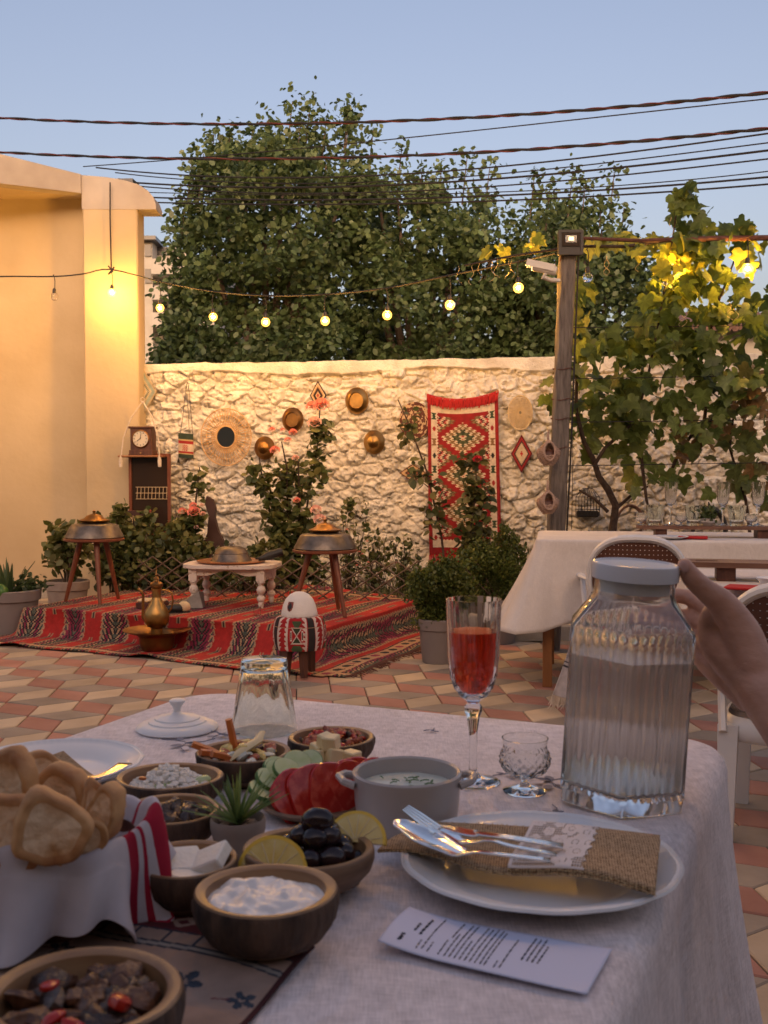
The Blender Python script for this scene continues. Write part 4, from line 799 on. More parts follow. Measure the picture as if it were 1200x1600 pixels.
# thin grasses and flowering herbs between the trellis and the wall
HS = [(545, 855, 30, 60, 8.5, 'thin leafy herb left of the trellis middle, with pink buds'), (590, 870, 34, 50, 8.5, 'thin grassy herb with pink buds right of the stool'), (630, 880, 28, 45, 8.4, 'grassy herb by the trellis, left of the pot at the kilim end'), (760, 860, 30, 60, 8.2, 'wispy green herb below the hanging rug'), (800, 870, 20, 45, 8.1, 'wispy herb below the diamond shaped hanging, behind the covered table'), (555, 790, 16, 14, 8.7, 'short leafy sprig growing alone out of the stone wall')]
for i, (a, b, rx, ry, Y, lab) in enumerate(HS):
    c = D(a, b, Y); r = np.random.RandomState(200+i); base = Vector((c.x, Y, .05)) if ry > 20 else D(a, b+20, Y+.2); root = empty('garden_herb', base, lab, 'herb', 'herbs along the stone wall'); pts = []; g = MB(); k_ = Y/FPX
    for s in range(18 if ry > 20 else 5):
        tip = D(a+r.uniform(-rx, rx), b-ry+r.uniform(0, ry*.9), Y+r.uniform(-.12, .12)); s0 = base+Vector((r.uniform(-.06, .06), 0, 0)); mid = s0.lerp(tip, .55)+Vector((r.uniform(-.04, .04), 0, .02)); g.tube([s0-base, mid-base, tip-base], [.003, .0025, .001], 4)
        for f in r.uniform(.3, 1, 10): pts.append(np.array(s0.lerp(mid, min(1, f*1.8)) if f < .55 else mid.lerp(tip, (f-.55)/.45))+r.normal(size=3)*.018)
    g.build('stems', 'leaf_stem' if 'leaf_stem' in MATS else 'vine_wood', root); leaves('foliage', pts, .045, 'leaf', PALB, root, up=1, droop=-.2, seed=210+i, loc=base)
    if i < 2:
        for s in range(4): g = MB(); flower(g, (0, 0, 0), .016, n=12); g.build('bud', 'pink', root, loc=D(a+r.uniform(-rx, rx), b-ry*.2+r.uniform(-15, 25), Y-.1)-base)
r = np.random.RandomState(77); GP = np.array([(x, wall_y(x)-r.uniform(.25, 1.25), .06) for x in r.uniform(-2.0, 2.6, 3800)]); GP = GP[(GP[:, 1] > 7.75) | (GP[:, 0] > 0.1)]; GP = GP[GP[:, 1] > 7.3]
BLADE = (np.array([[-.05, 0, 0], [.05, 0, 0], [.04, .5, .03], [-.04, .5, .03], [0, 1, .15]]), np.array([[0, 1, 2], [0, 2, 3], [3, 2, 4]]))
o = leaves('ground_cover_grass', GP, .17, 'leaf', [(.07, .10, .03), (.12, .14, .05), (.16, .15, .07)], None, up=.5, droop=-1.6, shape=BLADE, seed=78, loc=(0, 8.3, 0)); tag(o, 'thin grass and weeds along the foot of the stone wall', 'grass', kind='stuff')
# ------------------------------------------------------------------ trellis fence
tr0 = D(215, 925, 8.05); tr1 = D(655, 930, 7.62); tr0.z = .06; tr1.z = .06; g = MB(); dv = (tr1-tr0); L = dv.length; dvn = dv.normalized(); hh = .42
k = -.5
while k < L:
    for s, off in ((1, 0), (-1, .014)):
        a, b = (k, k+.62) if s > 0 else (k+.62, k); pts = []
        z0, z1 = 0., hh; x0, x1 = a, b
        if min(a, b) < 0:
            f = (0-min(a, b))/.62
            if a < b: x0 = 0; z0 = hh*f
            else: x1 = 0; z1 = hh*(1-f)
        if max(a, b) > L:
            f = (max(a, b)-L)/.62
            if a < b: x1 = L; z1 = hh*(1-f)
            else: x0 = L; z0 = hh*f
        if abs(x0-x1) < .01: continue
        p0 = dvn*x0+Vector((0, off, z0)); p1 = dvn*x1+Vector((0, off, z1)); g.tube([p0, p1], .0055, 4)
    k += .155
tag(g.build('lattice_trellis', 'bark', smooth=False, loc=tr0), 'low diamond lattice trellis of thin brown slats behind the kilim', 'trellis')
# ================================================================== THINGS HUNG ON THE WALL
WRZ = math.atan2(WD.y, WD.x)
def wemp(name, px, py, label, cat, group=None, off=.075): return empty(name, wallpt(px, py, off), label, cat, group, WRZ)   # local x along the wall, -y out, z up
MW = 9.1/FPX
WH_ = np.array([.62, .52, .40])
# rug on the wall
rg = wemp('wall_rug', 722, 740, 'long red rug with green stepped diamonds hung on the stone wall', 'rug', off=.10)
def wr_col(u, v):
    nx, ny = 84, 200; ix = np.abs(np.floor(u*nx)-nx/2+.5); iy = np.floor(v*ny); c = np.tile(np.array([.27, .010, .012]), (len(u), 1)); n = len(u)
    jg = (iy % 4 < 2); b = (ix < 38) & (ix > 31-jg) & (iy < 191) & (iy > 10); b |= (ix < 38) & (((iy > 181-(np.floor(u*nx) % 4 < 2)) & (iy < 191)) | ((iy > 10) & (iy < 20)))
    c = np.where(b[:, None], WH_*1.05, c); jx = ix-34.5; jy = (iy % 17)-8; k = np.floor(iy/17).astype(int) % 4
    mo = b & (((np.abs(jx)+np.abs(jy)*.8) < 2.8) | ((k % 2 == 1) & (np.abs(jx) < np.abs(jy)) & (np.abs(jy) < 4.2))); mc = np.array([[.02, .02, .02], [.03, .06, .03], [.35, .02, .02], [.22, .12, .05]])[k]; c = np.where((mo & (ix > 31.5))[:, None], mc, c)
    f = (ix < 30) & (iy > 24) & (iy < 178); dmin = np.full(n, 99.); side = np.full(n, 99.)
    for y0 in (54, 100, 146): dmin = np.minimum(dmin, ix/27*20+np.abs(iy-y0)*.93+((iy-y0) % 4 < 2)*2.4)
    for y0 in (31, 77, 123, 169): side = np.minimum(side, (30-ix)/27*20+np.abs(iy-y0)*.93+((iy-y0) % 4 < 2)*2.4)
    pal = np.array([[.36, .03, .03], [.62, .5, .36], [.03, .05, .025], [.09, .10, .04], [.03, .04, .02], [.62, .52, .38], [.18, .10, .04], [.24, .15, .07], [.62, .5, .36], [.12, .05, .02]])
    pal2 = np.array([[.24, .12, .05], [.45, .03, .03], [.62, .5, .36], [.04, .02, .02], [.36, .03, .03], [.62, .5, .36], [.10, .08, .03], [.24, .15, .07], [.12, .05, .02], [.12, .05, .02]])
    i1 = np.clip(dmin/2.25, 0, 9).astype(int); i2 = np.clip(side/2.0, 0, 9).astype(int)
    c = np.where((f & (dmin < 20.5))[:, None], pal[i1], c); c = np.where((f & (side < 17))[:, None], pal2[i2], c)
    return c*(.9+.2*RS.rand(n, 1))
def wr_pos(U, V):
    x = (U-.5)*.585+.010*(U-.5)*V; sag = -.055*(1-(2*(U-.45)/1.0)**2)*np.clip(1-V/.25, 0, 1); z = .66-V*1.335+sag; y = -.018*np.cos(U*9+1)*(.4+V)-.02*V+.012*np.sin(V*7+U*3); return x+.03*(V), y, z
grid('woven_cloth', 168, 400, wr_pos, wr_col, 'kilim', rg, thick=.008)
g = MB()
for i in range(110):
    u = i/109; x, y, z = [float(a) for a in wr_pos(np.array(u), np.array(0.))]; L = random.uniform(.05, .085); g.tube([(x, y-.004, z+.012), (x+random.uniform(-.008, .008), y-.026, z), (x+random.uniform(-.015, .015), y-.026, z-L)], [.004, .005, .003], 5)
g.build('top_fringe', 'red_cloth', rg)
g = MB()
for i in range(90):
    u = i/89; x, y, z = [float(a) for a in wr_pos(np.array(u), np.array(1.))]; g.tube([(x, y, z), (x+random.uniform(-.01, .01), y-.01, z-random.uniform(.05, .08))], [.004, .0025], 4)
g.build('bottom_fringe', 'red_cloth', rg)
# round rattan mirror
rm = wemp('rattan_mirror', 354, 683, 'round mirror in a wide sunburst rattan frame on the wall', 'mirror', off=.085); Rr = .225
g = MB()
for k in range(96):
    a = 2*pi*k/96; b = a+.03*(-1)**k; g.tube([(cos(a)*.085, -.012, sin(a)*.092), (cos(b)*.15, -.02, sin(b)*.163), (cos(a)*Rr, -.008, sin(a)*Rr*1.1)], .0026, 4)
for rr, t in ((.085, .006), (.125, .003), (.175, .003), (Rr, .005)): g.tube([(cos(2*pi*k/64)*rr, -.018, sin(2*pi*k/64)*rr*1.09) for k in range(65)], t, 5)
g.build('rattan_frame', 'rattan', rm); g = MB(); g.lathe([(0, 0), (.086, 0), (.086, .006), (0, .006)], 40, c=(0, -.004, 0), R=rotm(x=pi/2), ell=(1, 1.09)); g.build('mirror_glass', 'mirror', rm)
# brass vessels
def vessel(px, py, r, dome, label, m='brass_dark', tilt=0):
    o = MB(); R = rotm(x=pi/2)
    prof = [(0, 0), (r, 0), (r*1.03, .008), (r*1.0, .018), (r*.80, .035), (r*.62, .048), (r*.60, .040), (r*.58, .034), (0, .034)] if not dome else [(0, 0), (r, 0), (r*1.0, .01), (r*.8, .03), (r*.55, .05), (r*.52, .058), (r*.3, .07), (r*.14, .078), (r*.14, .09), (r*.08, .098), (0, .1)]
    o.lathe(prof, 40, R=R, ell=(1, 1.12)); b = o.build('brass_vessel', m, loc=wallpt(px, py, .07), rot=(0, tilt, WRZ)); tag(b, label, 'brass dish', 'brass dishes on the wall')
vessel(458, 656, .092, False, 'brass bowl hung just right of the rattan mirror, above the roses'); vessel(414, 700, .090, True, 'domed brass lid half behind the rose bush beside the rattan mirror'); vessel(558, 626, .098, False, 'brass bowl hung highest on the wall', 'brass'); vessel(585, 691, .090, True, 'domed brass lid hung lower, beneath the highest brass bowl', 'brass')
# diamond shaped textiles
def diamond(px, py, w_, h_, pal, label, serr=.12, zig=9):
    e = wemp('diamond_hanging', px, py, label, 'wall hanging', 'diamond shaped textiles on the wall', off=.085)
    def col(u, v):
        a = u*2-1; b = v*2-1; d = np.maximum(np.abs(a), np.abs(b)); t = np.where(np.abs(a) > np.abs(b), b, a); d = d+serr*(np.abs(((t*zig) % 1)-.5)-.25); i = np.clip(d*len(pal), 0, len(pal)-1).astype(int); return np.array(pal)[i]
    grid('woven_diamond', 60, 60, lambda U, V: ((U-V)*w_/2, -.004*np.cos((U-V)*4), (U+V-1)*h_/2), col, 'textile', e, thick=.012); return e
diamond(497, 618, .145, .25, [(.3, .03, .02), (.55, .35, .2), (.03, .015, .015), (.03, .015, .015), (.5, .3, .15), (.62, .45, .28), (.04, .02, .02)], 'small dark and orange diamond textile above the coral roses')
diamond(645, 739, .235, .155, [(.5, .3, .15), (.1, .03, .02), (.25, .08, .04), (.05, .02, .02), (.5, .33, .18), (.5, .33, .18), (.12, .05, .03)], 'flat lying diamond textile at the left edge of the hanging rug')
diamond(815, 709, .175, .315, [(.4, .02, .02), (.6, .48, .32), (.6, .48, .32), (.6, .48, .32), (.04, .02, .02), (.35, .02, .02), (.12, .01, .015)], 'tall cream and dark red diamond textile right of the hanging rug', .25, 7)
diamond(226, 612, .22, .37, [(.5, .35, .2), (.62, .55, .4), (.12, .16, .15), (.6, .5, .32), (.32, .38, .34), (.28, .36, .33), (.45, .36, .24)], 'pale turquoise and gold diamond textile in the corner above the clock', .3, 8)
# crochet discs
e = wemp('patterned_disc', 648, 657, 'round spotted brown and cream mat half behind the hanging rug', 'wall mat', off=.08)
r = np.random.RandomState(3)
def pcol(u, v): n_ = fbm(u*26, v*14, 2, 7); return np.where((n_ > .40)[:, None], np.array([.5, .36, .22]), np.array([.10, .03, .02]))
grid('mat_cloth', 90, 40, lambda U, V: (np.cos(U*2*pi)*V*.13, -.006+0*U, np.sin(U*2*pi)*V*.155), pcol, 'textile', e, thick=.01)
o = MB(); R = rotm(x=pi/2)
for rr in np.linspace(.012, .095, 10): o.tube([(cos(2*pi*k/40)*rr, -.01, sin(2*pi*k/40)*rr*1.42) for k in range(41)], .0032, 4)
for k in range(28): a = 2*pi*k/28; o.tube([(cos(a)*.01, -.008, sin(a)*.014), (cos(a)*.095, -.008, sin(a)*.135)], .0028, 4)
o.tube([(cos(2*pi*k/40)*.098, -.01, sin(2*pi*k/40)*.139) for k in range(41)], .006, 6)
o = o.build('woven_disc', 'straw', loc=wallpt(813, 645, .07), rot=(0, 0, WRZ)); tag(o, 'pale oval openwork straw disc on the wall left of the pole', 'wall disc')
# small striped bag with cord
e = wemp('striped_bag', 291, 698, 'small green red and cream woven bag hanging on a long cord', 'bag', off=.085)
def bcol(u, v):
    c = np.tile(np.array([.03, .05, .035]), (len(u), 1)); s = [(.24, .30, (.5, .38, .18)), (.30, .42, (.33, .02, .02)), (.42, .72, (.60, .50, .38)), (.72, .80, (.33, .02, .02)), (.80, .85, (.5, .38, .18))]
    for a, b, k in s: c = np.where(((v > a) & (v < b))[:, None], np.array(k), c)
    m_ = (v > .45) & (v < .70) & (np.abs(u-.5) < .18) & (((u*16).astype(int)+(v*20).astype(int)) % 2 == 0); return np.where(m_[:, None], np.array([.4, .02, .02]), c)
grid('bag_cloth', 40, 50, lambda U, V: ((U-.5)*.132, -.02*np.sin(U*pi)-.002, .115-V*.215-.012*(U-.5)), bcol, 'textile', e, thick=.014)
g = MB(); g.tube([(-.055, 0, .10), (-.03, .01, .28), (.0, .01, .53), (.012, .012, .56), (.02, .01, .53), (.045, .0, .3), (.06, 0, .10), (.066, -.01, -.12)], .0028, 5); g.tube([(.003, .01, .53), (.02, 0, .3), (.03, 0, .1)], .0022, 5)
for k in range(7): g.tube([(-.066, -.01, -.09), (-.066+.004*(k-3), -.01, -.14)], .002, 4)
g.build('cord', 'cable', e)
# ------------------------------------------------------------------ clock on a macrame shelf, glass cabinet
ck = empty('mantel_clock', D(224, 712, 9.05), 'old brown wooden clock with a round cream face on the hanging shelf', 'clock', rz=-.12)
g = MB(); g.box((0, 0, .135), (.185, .12, .19), bev=.006); g.box((0, 0, .235), (.21, .14, .018), bev=.004); g.box((0, 0, .02), (.205, .13, .055), bev=.004); g.build('case', 'dark_wood', ck, smooth=False)
g = MB(); g.lathe([(0, 0), (.072, 0), (.076, .008), (.068, .014), (.066, .006), (0, .006)], 36, c=(0, -.061, .14), R=rotm(x=pi/2)); g.build('bezel', 'brass_dark', ck)
g = MB(); g.lathe([(0, 0), (.066, 0), (.0, .002)], 36, c=(0, -.068, .14), R=rotm(x=pi/2)); fc = g.build('dial', 'clock_face', ck)
g = MB()
for k in range(12): a = 2*pi*k/12; g.box((sin(a)*.053, -.071, .14+cos(a)*.053), (.004, .002, .012), R=rotm(y=a))
g.box((-.012, -.073, .133), (.005, .002, .045), R=rotm(y=.9)); g.box((.003, -.074, .16), (.004, .002, .05), R=rotm(y=.15)); g.build('clock_hands', 'black_metal', fc, smooth=False)
g = MB(); g.lathe([(0, 0), (.006, 0), (.006, .008), (0, .01)], 10, c=(0, -.066, .02), R=rotm(x=pi/2)); g.build('drawer_knob', 'brass', ck)
ms = empty('macrame_shelf', D(224, 712, 9.05), 'small hanging shelf of pale knotted rope and wooden rod carrying the clock', 'shelf', rz=-.12)
g = MB(); g.box((0, 0, -.008), (.36, .15, .014)); g.tube([(-.19, -.08, -.006), (.19, -.08, -.006)], .008, 8); g.build('board', 'oak_leg', ms, smooth=False)
g = MB()
for s in (-1, 1): g.tube([(s*.165, -.075, 0), (s*.15, -.06, .15), (s*.09, -.03, .32), (.0, .0, .455)], .006, 6); g.tube([(s*.165, -.08, 0), (s*.168, -.082, -.04), (s*.168, -.082, -.095)], [.008, .017, .014], 8)
for k in range(13): a = 2*pi*k/12; g.tube([(cos(a)*.018, -.004, .47+sin(a)*.018), (cos(a+.52)*.018, -.004, .47+sin(a+.52)*.018)], .0045, 5)
g.build('rope', 'rope', ms)
cb = empty('glass_cabinet', D(235, 835, 9.08), 'dark glass fronted cabinet door standing in the corner under the clock', 'cabinet', rz=-.10); wd, ht_ = .335, .68
g = MB(); g.box((-wd/2, 0, ht_/2), (.024, .03, ht_)); g.box((wd/2, 0, ht_/2), (.024, .03, ht_)); g.box((0, 0, ht_-.01), (wd-.024, .03, .026)); g.box((0, 0, .01), (wd-.024, .03, .026)); g.build('frame', 'stool_wood', cb, smooth=False)
g = MB(); g.box((0, .004, ht_/2), (wd-.024, .006, ht_-.04)); g.build('pane', 'cabinet_glass', cb, smooth=False)
g = MB()
for k in range(9): g.tube([(-.11+.032*k, -.012, .30), (-.105+.032*k, -.012, .40)], .0025, 4)
for z in (.30, .35, .40): g.tube([(-.12, -.012, z), (.155, -.012, z)], .0025, 4)
g.build('wire_rack', 'straw', cb)
cr = empty('painted_cradle_board', D(212, 860, 8.9), 'dark red curved board with a carved scroll top leaning on the cabinet', 'cradle board', rz=-.15)
g = MB(); pr_ = [(-.10, -.06), (-.10, .10), (-.13, .20), (-.12, .30), (-.09, .33), (.08, .33), (.11, .36), (.13, .33), (.125, .24), (.09, .18), (.075, .10), (.085, 0), (.10, -.06)]
g.prism(pr_, 0, .025, T=lambda v: Vector((v.x, v.z+.10*(v.y-.2)**2, v.y))); g.build('board', 'red_paint', cr, smooth=False)
g = MB(); g.tube([(-.12, -.012, .21), (-.06, -.02, .175), (0, -.02, .19), (.05, -.02, .17), (.10, -.012, .21), (.125, -.008, .30)], .014, 8); g.prism([(-.12, .21), (0, .19), (.10, .21), (.12, .33), (-.11, .33)], -.006, -.001, T=lambda v: Vector((v.x, v.z, v.y))); g.build('carved_scroll', 'chocolate', cr)
g = MB()
for k in range(7): a = k*.9; g.tube([(-.08+.028*k, -.012, .24+.03*sin(a*2)), (-.07+.028*k, -.014, .29), (-.055+.028*k, -.012, .25+.02*cos(a))], .004, 5)
g.build('painted_leaf', 'straw', cr)
wf = empty('leaning_wooden_figure', D(325, 880, 8.8), 'dark carved wooden shape like a bird leaning on the wall behind the coral roses', 'wood carving', rz=-.15)
g = MB(); pr_ = [(-.12, -.02), (-.05, -.05), (.02, .02), (.03, .10), (.09, .16), (.11, .11), (.13, .18), (.08, .27), (.05, .38), (.055, .46), (.03, .53), (-.02, .56), (-.035, .50), (.0, .40), (-.01, .25), (-.06, .12)]
g.prism([(x*1.0, y*.98) for x, y in pr_], 0, .05, T=lambda v: Vector((v.x, v.z+.06*v.y, v.y))); g.build('carving', 'chocolate', wf, smooth=False)
# ------------------------------------------------------------------ pole, floodlight, camera, crochet baskets
p0 = D(862, 862, 6.75); p0.z = 0; p1 = D(887, 396, 6.62); pl = empty('wooden_pole', p0, 'weathered grey square wooden pole standing behind the white covered table', 'pole')
g = MB(); n = 26; base = len(g.V)
for i in range(n+1):
    t = i/n; c = (p1-p0)*t; wd = .056-.004*t
    for j in range(12):
        a = 2*pi*j/12; sx = math.copysign(abs(cos(a))**.5, cos(a)); sy = math.copysign(abs(sin(a))**.5, sin(a)); jj = 1+.05*sin(i*1.7+j*2.1)+.04*sin(j*5+i*.3); g.V.append((c.x+sx*wd*jj, c.y+sy*wd*jj, c.z))
for i in range(n):
    for j in range(12): a = i*12+j; b = i*12+(j+1) % 12; g.F.append((a, b, b+12, a+12)); g.I.append(0); g.C.append((1, 1, 1))
g.F.append(tuple(n*12+j for j in range(12))); g.I.append(0); g.C.append((1, 1, 1)); g.build('post', 'pole_wood', pl)
g = MB()
for py in (578, 625, 655, 700):
    c = D(0, py, 6.68); t = (c.z)/(p1.z); c = (p1-p0)*t; g.tube([(c.x+cos(2*pi*k/16)*.062*(abs(cos(2*pi*k/16))**.3 if abs(cos(2*pi*k/16)) > .1 else .8), c.y+sin(2*pi*k/16)*.066, c.z+.006*sin(k)) for k in range(17)], .003, 4)
g.build('binding_wire', 'rust', pl)
g = MB(); c = (p1-p0); g.tube([(c.x+.058, c.y-.05, c.z), (c.x*.5+.062, c.y*.5-.055, c.z*.5), (.066, -.05, .3)], .006, 6); g.build('conduit', 'cable', pl)
fl = empty('floodlight', D(891, 380, 6.56), 'square black floodlight mounted on top of the wooden pole', 'floodlight')
g = MB(); g.box((0, 0, 0), (.150, .045, .150), bev=.006)
for s in (-1, 1): g.box((s*.066, -.026, 0), (.016, .014, .148)); g.box((0, -.026, s*.066), (.116, .014, .016))
for k in range(9): g.box((-.06+.015*k, .03, 0), (.004, .02, .12))
g.build('housing', 'dark_plastic', fl, smooth=False)
g = MB(); g.box((0, -.0285, .018), (.108, .004, .082)); g.build('lens', 'cabinet_glass', fl, smooth=False)
g = MB(); g.box((0, -.033, .020), (.068, .003, .044), bev=.001); g.build('reflector', 'silver', fl, smooth=False); g = MB(); g.box((0, -.036, .020), (.030, .002, .022)); g.build('led_panel', 'led_lens_glow', fl, smooth=False)
g = MB(); g.tube([(-.05, .01, -.07), (-.055, .03, -.10), (0, .045, -.115), (.055, .03, -.10), (.05, .01, -.07)], .006, 6); g.tube([(0, .04, -.11), (0, .05, -.20)], .014, 8); g.build('bracket', 'rust', fl)
sc_ = empty('security_camera', D(852, 420, 6.5), 'small white bullet security camera pointing left from the pole', 'camera', rot=(0, radians(14), radians(-12)))
g = MB(); R = rotm(y=pi/2); g.lathe([(0, -.075), (.026, -.075), (.028, -.07), (.028, .06), (.022, .07), (0, .07)], 20, R=R); g.prism([(-.115, -.034), (.055, -.034), (.055, .034), (-.115, .034)], .028, .032); g.box((-.03, -.033, .012), (.17, .004, .040)); g.box((-.03, .033, .012), (.17, .004, .040)); g.build('shell', 'camera_shell', sc_)
g = MB(); g.lathe([(0, 0), (.022, 0), (.023, .004), (0, .004)], 20, c=(-.080, 0, 0), R=R); g.build('lens', 'led_lens_glow', sc_)  # lens given an emissive glow, though the camera is no lamp
g = MB(); g.tube([(.01, 0, -.025), (.0, 0, -.05), (.05, .02, -.055), (.10, .03, -.045)], [.012, .016, .014, .012], 10); g.build('mount', 'camera_shell', sc_)
def cbask(px, py, w_, label, first=None):
    p = D(px, py, 6.52)
    e = empty('crochet_basket', p, label, 'hanging basket', 'crocheted baskets on the pole'); s = w_
    g = MB()
    for i in range(15):
        t = i/14; z = -.075+.155*t; ry = .075*sin(pi*min(1, (t*.72+.14))); open_ = t > .42
        a0, a1 = (0, 2*pi) if not open_ else (pi*1.5+.25+.5*t, pi*3.5-.25-.5*t)
        rx = ry*(1.0 if t < .6 else 1-.75*(t-.6)/.4); pts = [(cos(a0+(a1-a0)*k/30)*rx*s, sin(a0+(a1-a0)*k/30)*ry*.8*s+0, z*s+.003*sin(k*2+i)) for k in range(31)]; g.tube(pts, .0062*s, 5)
    g.tube([(0, .02, .08*s), (0, .02, .115*s), (.004, .03, .155*s)], [.008, .008, .004], 6)
    ring = [(cos(2*pi*k/24)*.036*s, -.050*s+.01*sin(2*pi*k/24), (.012+.060*sin(2*pi*k/24))*s) for k in range(25)]; g.tube(ring, .008*s, 6)
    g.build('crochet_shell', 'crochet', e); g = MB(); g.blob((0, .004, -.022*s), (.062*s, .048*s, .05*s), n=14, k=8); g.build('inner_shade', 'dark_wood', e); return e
cbask(857, 708, .92, 'upper pinkish brown crocheted basket hung on the pole'); cbask(856, 785, .86, 'lower pinkish brown crocheted basket hung on the pole')
# ------------------------------------------------------------------ grape vine
tr = D(955, 862, 7.15); tr.z = .0; gv = empty('grape_vine', tr, 'big grape vine with broad leaves climbing wires right of the pole', 'vine'); g = MB()
BRN = [[(955, 900, 7.15), (957, 830, 7.15), (962, 790, 7.12), (950, 765, 7.1), (936, 745, 7.08), (926, 715, 7.05), (912, 690, 7.0), (900, 640, 6.95), (902, 560, 6.9)],
 [(957, 800, 7.13), (985, 775, 7.12), (1012, 760, 7.15)], [(950, 800, 7.14), (930, 780, 7.15), (905, 766, 7.2)], [(930, 725, 7.05), (945, 700, 7.0), (990, 660, 7.0), (1010, 600, 7.0), (1030, 500, 6.95), (1050, 380, 6.9), (1060, 310, 6.85)],
 [(1040, 760, 7.3), (1055, 720, 7.3), (1080, 680, 7.25), (1120, 650, 7.2), (1150, 620, 7.15), (1200, 590, 7.1), (1240, 560, 7.1)], [(1100, 660, 7.25), (1108, 600, 7.2), (1112, 500, 7.1), (1150, 400, 7)], [(1175, 860, 7.2), (1165, 780, 7.2), (1140, 700, 7.2), (1150, 620, 7.15)], [(1060, 372, 6.9), (980, 385, 6.8), (900, 385, 6.7), (800, 400, 6.7), (725, 415, 6.75)], [(1000, 700, 7.1), (1010, 780, 7.1), (1015, 800, 7.1)]]
for i, b in enumerate(BRN): g.tube([D(*q)-tr for q in b], [(.030 if i == 0 else .013)*(1-.75*k/len(b)) for k in range(len(b))], 8)
g.build('trunk', 'vine_wood', gv)
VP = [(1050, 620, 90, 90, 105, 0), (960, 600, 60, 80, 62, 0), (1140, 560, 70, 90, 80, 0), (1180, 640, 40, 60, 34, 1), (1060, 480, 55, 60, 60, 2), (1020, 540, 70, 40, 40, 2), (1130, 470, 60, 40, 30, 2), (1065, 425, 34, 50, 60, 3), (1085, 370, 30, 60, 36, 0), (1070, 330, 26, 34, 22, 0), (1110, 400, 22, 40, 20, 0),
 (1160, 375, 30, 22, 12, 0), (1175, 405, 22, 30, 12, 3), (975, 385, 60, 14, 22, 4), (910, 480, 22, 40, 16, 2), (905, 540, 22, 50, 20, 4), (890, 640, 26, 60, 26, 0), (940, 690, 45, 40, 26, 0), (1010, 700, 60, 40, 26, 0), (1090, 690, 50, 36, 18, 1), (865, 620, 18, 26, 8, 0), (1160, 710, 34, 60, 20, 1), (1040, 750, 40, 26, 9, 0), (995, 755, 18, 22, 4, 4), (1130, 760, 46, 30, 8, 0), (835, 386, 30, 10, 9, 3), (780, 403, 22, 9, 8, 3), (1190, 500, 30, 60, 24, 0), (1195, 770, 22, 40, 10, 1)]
pts, cols, szs = [], [], []; r = np.random.RandomState(8)
PV = [[(.15, .21, .05), (.20, .26, .07), (.12, .17, .04)], [(.19, .19, .06), (.30, .18, .07), (.16, .20, .06)], [(.20, .26, .05), (.15, .21, .04)], [(.46, .46, .05), (.52, .50, .06), (.34, .40, .05)], [(.28, .30, .06), (.20, .25, .06)]]  # the yellow group has bulb light painted into the leaf colour
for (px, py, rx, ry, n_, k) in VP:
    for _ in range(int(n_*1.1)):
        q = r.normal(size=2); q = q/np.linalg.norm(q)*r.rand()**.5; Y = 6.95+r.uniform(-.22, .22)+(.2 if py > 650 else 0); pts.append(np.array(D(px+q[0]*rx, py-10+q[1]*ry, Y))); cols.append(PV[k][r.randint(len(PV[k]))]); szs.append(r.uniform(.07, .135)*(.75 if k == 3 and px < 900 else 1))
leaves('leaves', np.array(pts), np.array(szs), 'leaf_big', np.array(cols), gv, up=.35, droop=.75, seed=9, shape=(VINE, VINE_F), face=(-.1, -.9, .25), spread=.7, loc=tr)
for k in range(18):
    g = MB(); px, py = random.choice([(730, 415), (760, 410), (790, 405), (960, 400), (985, 395), (1040, 340), (1110, 350), (1150, 470), (1120, 520), (1060, 480)]); a = D(px+random.uniform(-15, 15), py, 6.8)-tr; ph = random.uniform(0, 6); g.tube([a+Vector((.018*sin(ph+t*7)*t*1.4, .012*cos(t*9+ph), -.12*t)) for t in np.linspace(0, 1, 10)], .0011, 4); g.build('tendril', 'straw', gv)
for i, (py0, py1) in enumerate(((512, 508), (592, 586), (660, 655), (728, 722))):
    a = D(880, py0, 6.72); b = D(1260, py1, 7.0); g = MB(); g.tube([Vector(), b-a], .0028, 5); tag(g.build('trellis_wire', 'cable', loc=a), ['topmost', 'second from the top', 'third from the top', 'lowest'][i]+' thin wire strung from the pole behind the vine leaves', 'wire', 'vine support wires')
g = MB(); a = wallpt(893, 760, .05); g.tube([(0, 0, 0), (.004, -.01, .5), (0, 0, 1.2)], .003, 5); tag(g.build('hanging_cord', 'cable', loc=(a.x, a.y-.02, a.z-.35)), 'thin dark cord hanging straight down the wall right of the pole', 'cord')
bc = empty('bird_cage', wallpt(918, 805, .09), 'small black wire bird cage hanging low on the wall beside the vine trunk', 'bird cage', rz=WRZ); g = MB()
for k in range(9): x = -.095+.0237*k; g.tube([(x, -.05, 0), (x, -.05, .15), (x*.4, -.02, .22)], .0022, 4); g.tube([(x, .05, 0), (x, .05, .15), (x*.4, .02, .22)], .0022, 4)
for z in (0, .05, .15):
    g.tube([(-.097, -.05, z), (.097, -.05, z), (.097, .05, z), (-.097, .05, z), (-.097, -.05, z)], .003, 4)
g.tube([(-.04, 0, .22), (.04, 0, .22)], .003, 4); g.build('wire_cage', 'black_metal', bc); g = MB(); g.box((0, 0, .012), (.18, .09, .05), bev=.01); g.build('tray', 'black_metal', bc, smooth=False)
hn = wallpt(985, 825, .12); o = MB(); o.tube([(cos(pi*k/20)*.125, 0, sin(pi*k/20)*.205) for k in range(21)], .008, 7); o.tube([(cos(pi*k/20)*.113, .02, sin(pi*k/20)*.195) for k in range(21)], .006, 7)
for k in range(10): o.tube([(-.13+.02*k, .0, -.05+.004*k), (.10, .02, -.02+.004*k)], .008, 5)
tag(o.build('wicker_arch', 'board_wood', loc=(hn.x, hn.y, hn.z-.02)), 'arched wicker basket handle standing behind the far table left of the glasses', 'basket')
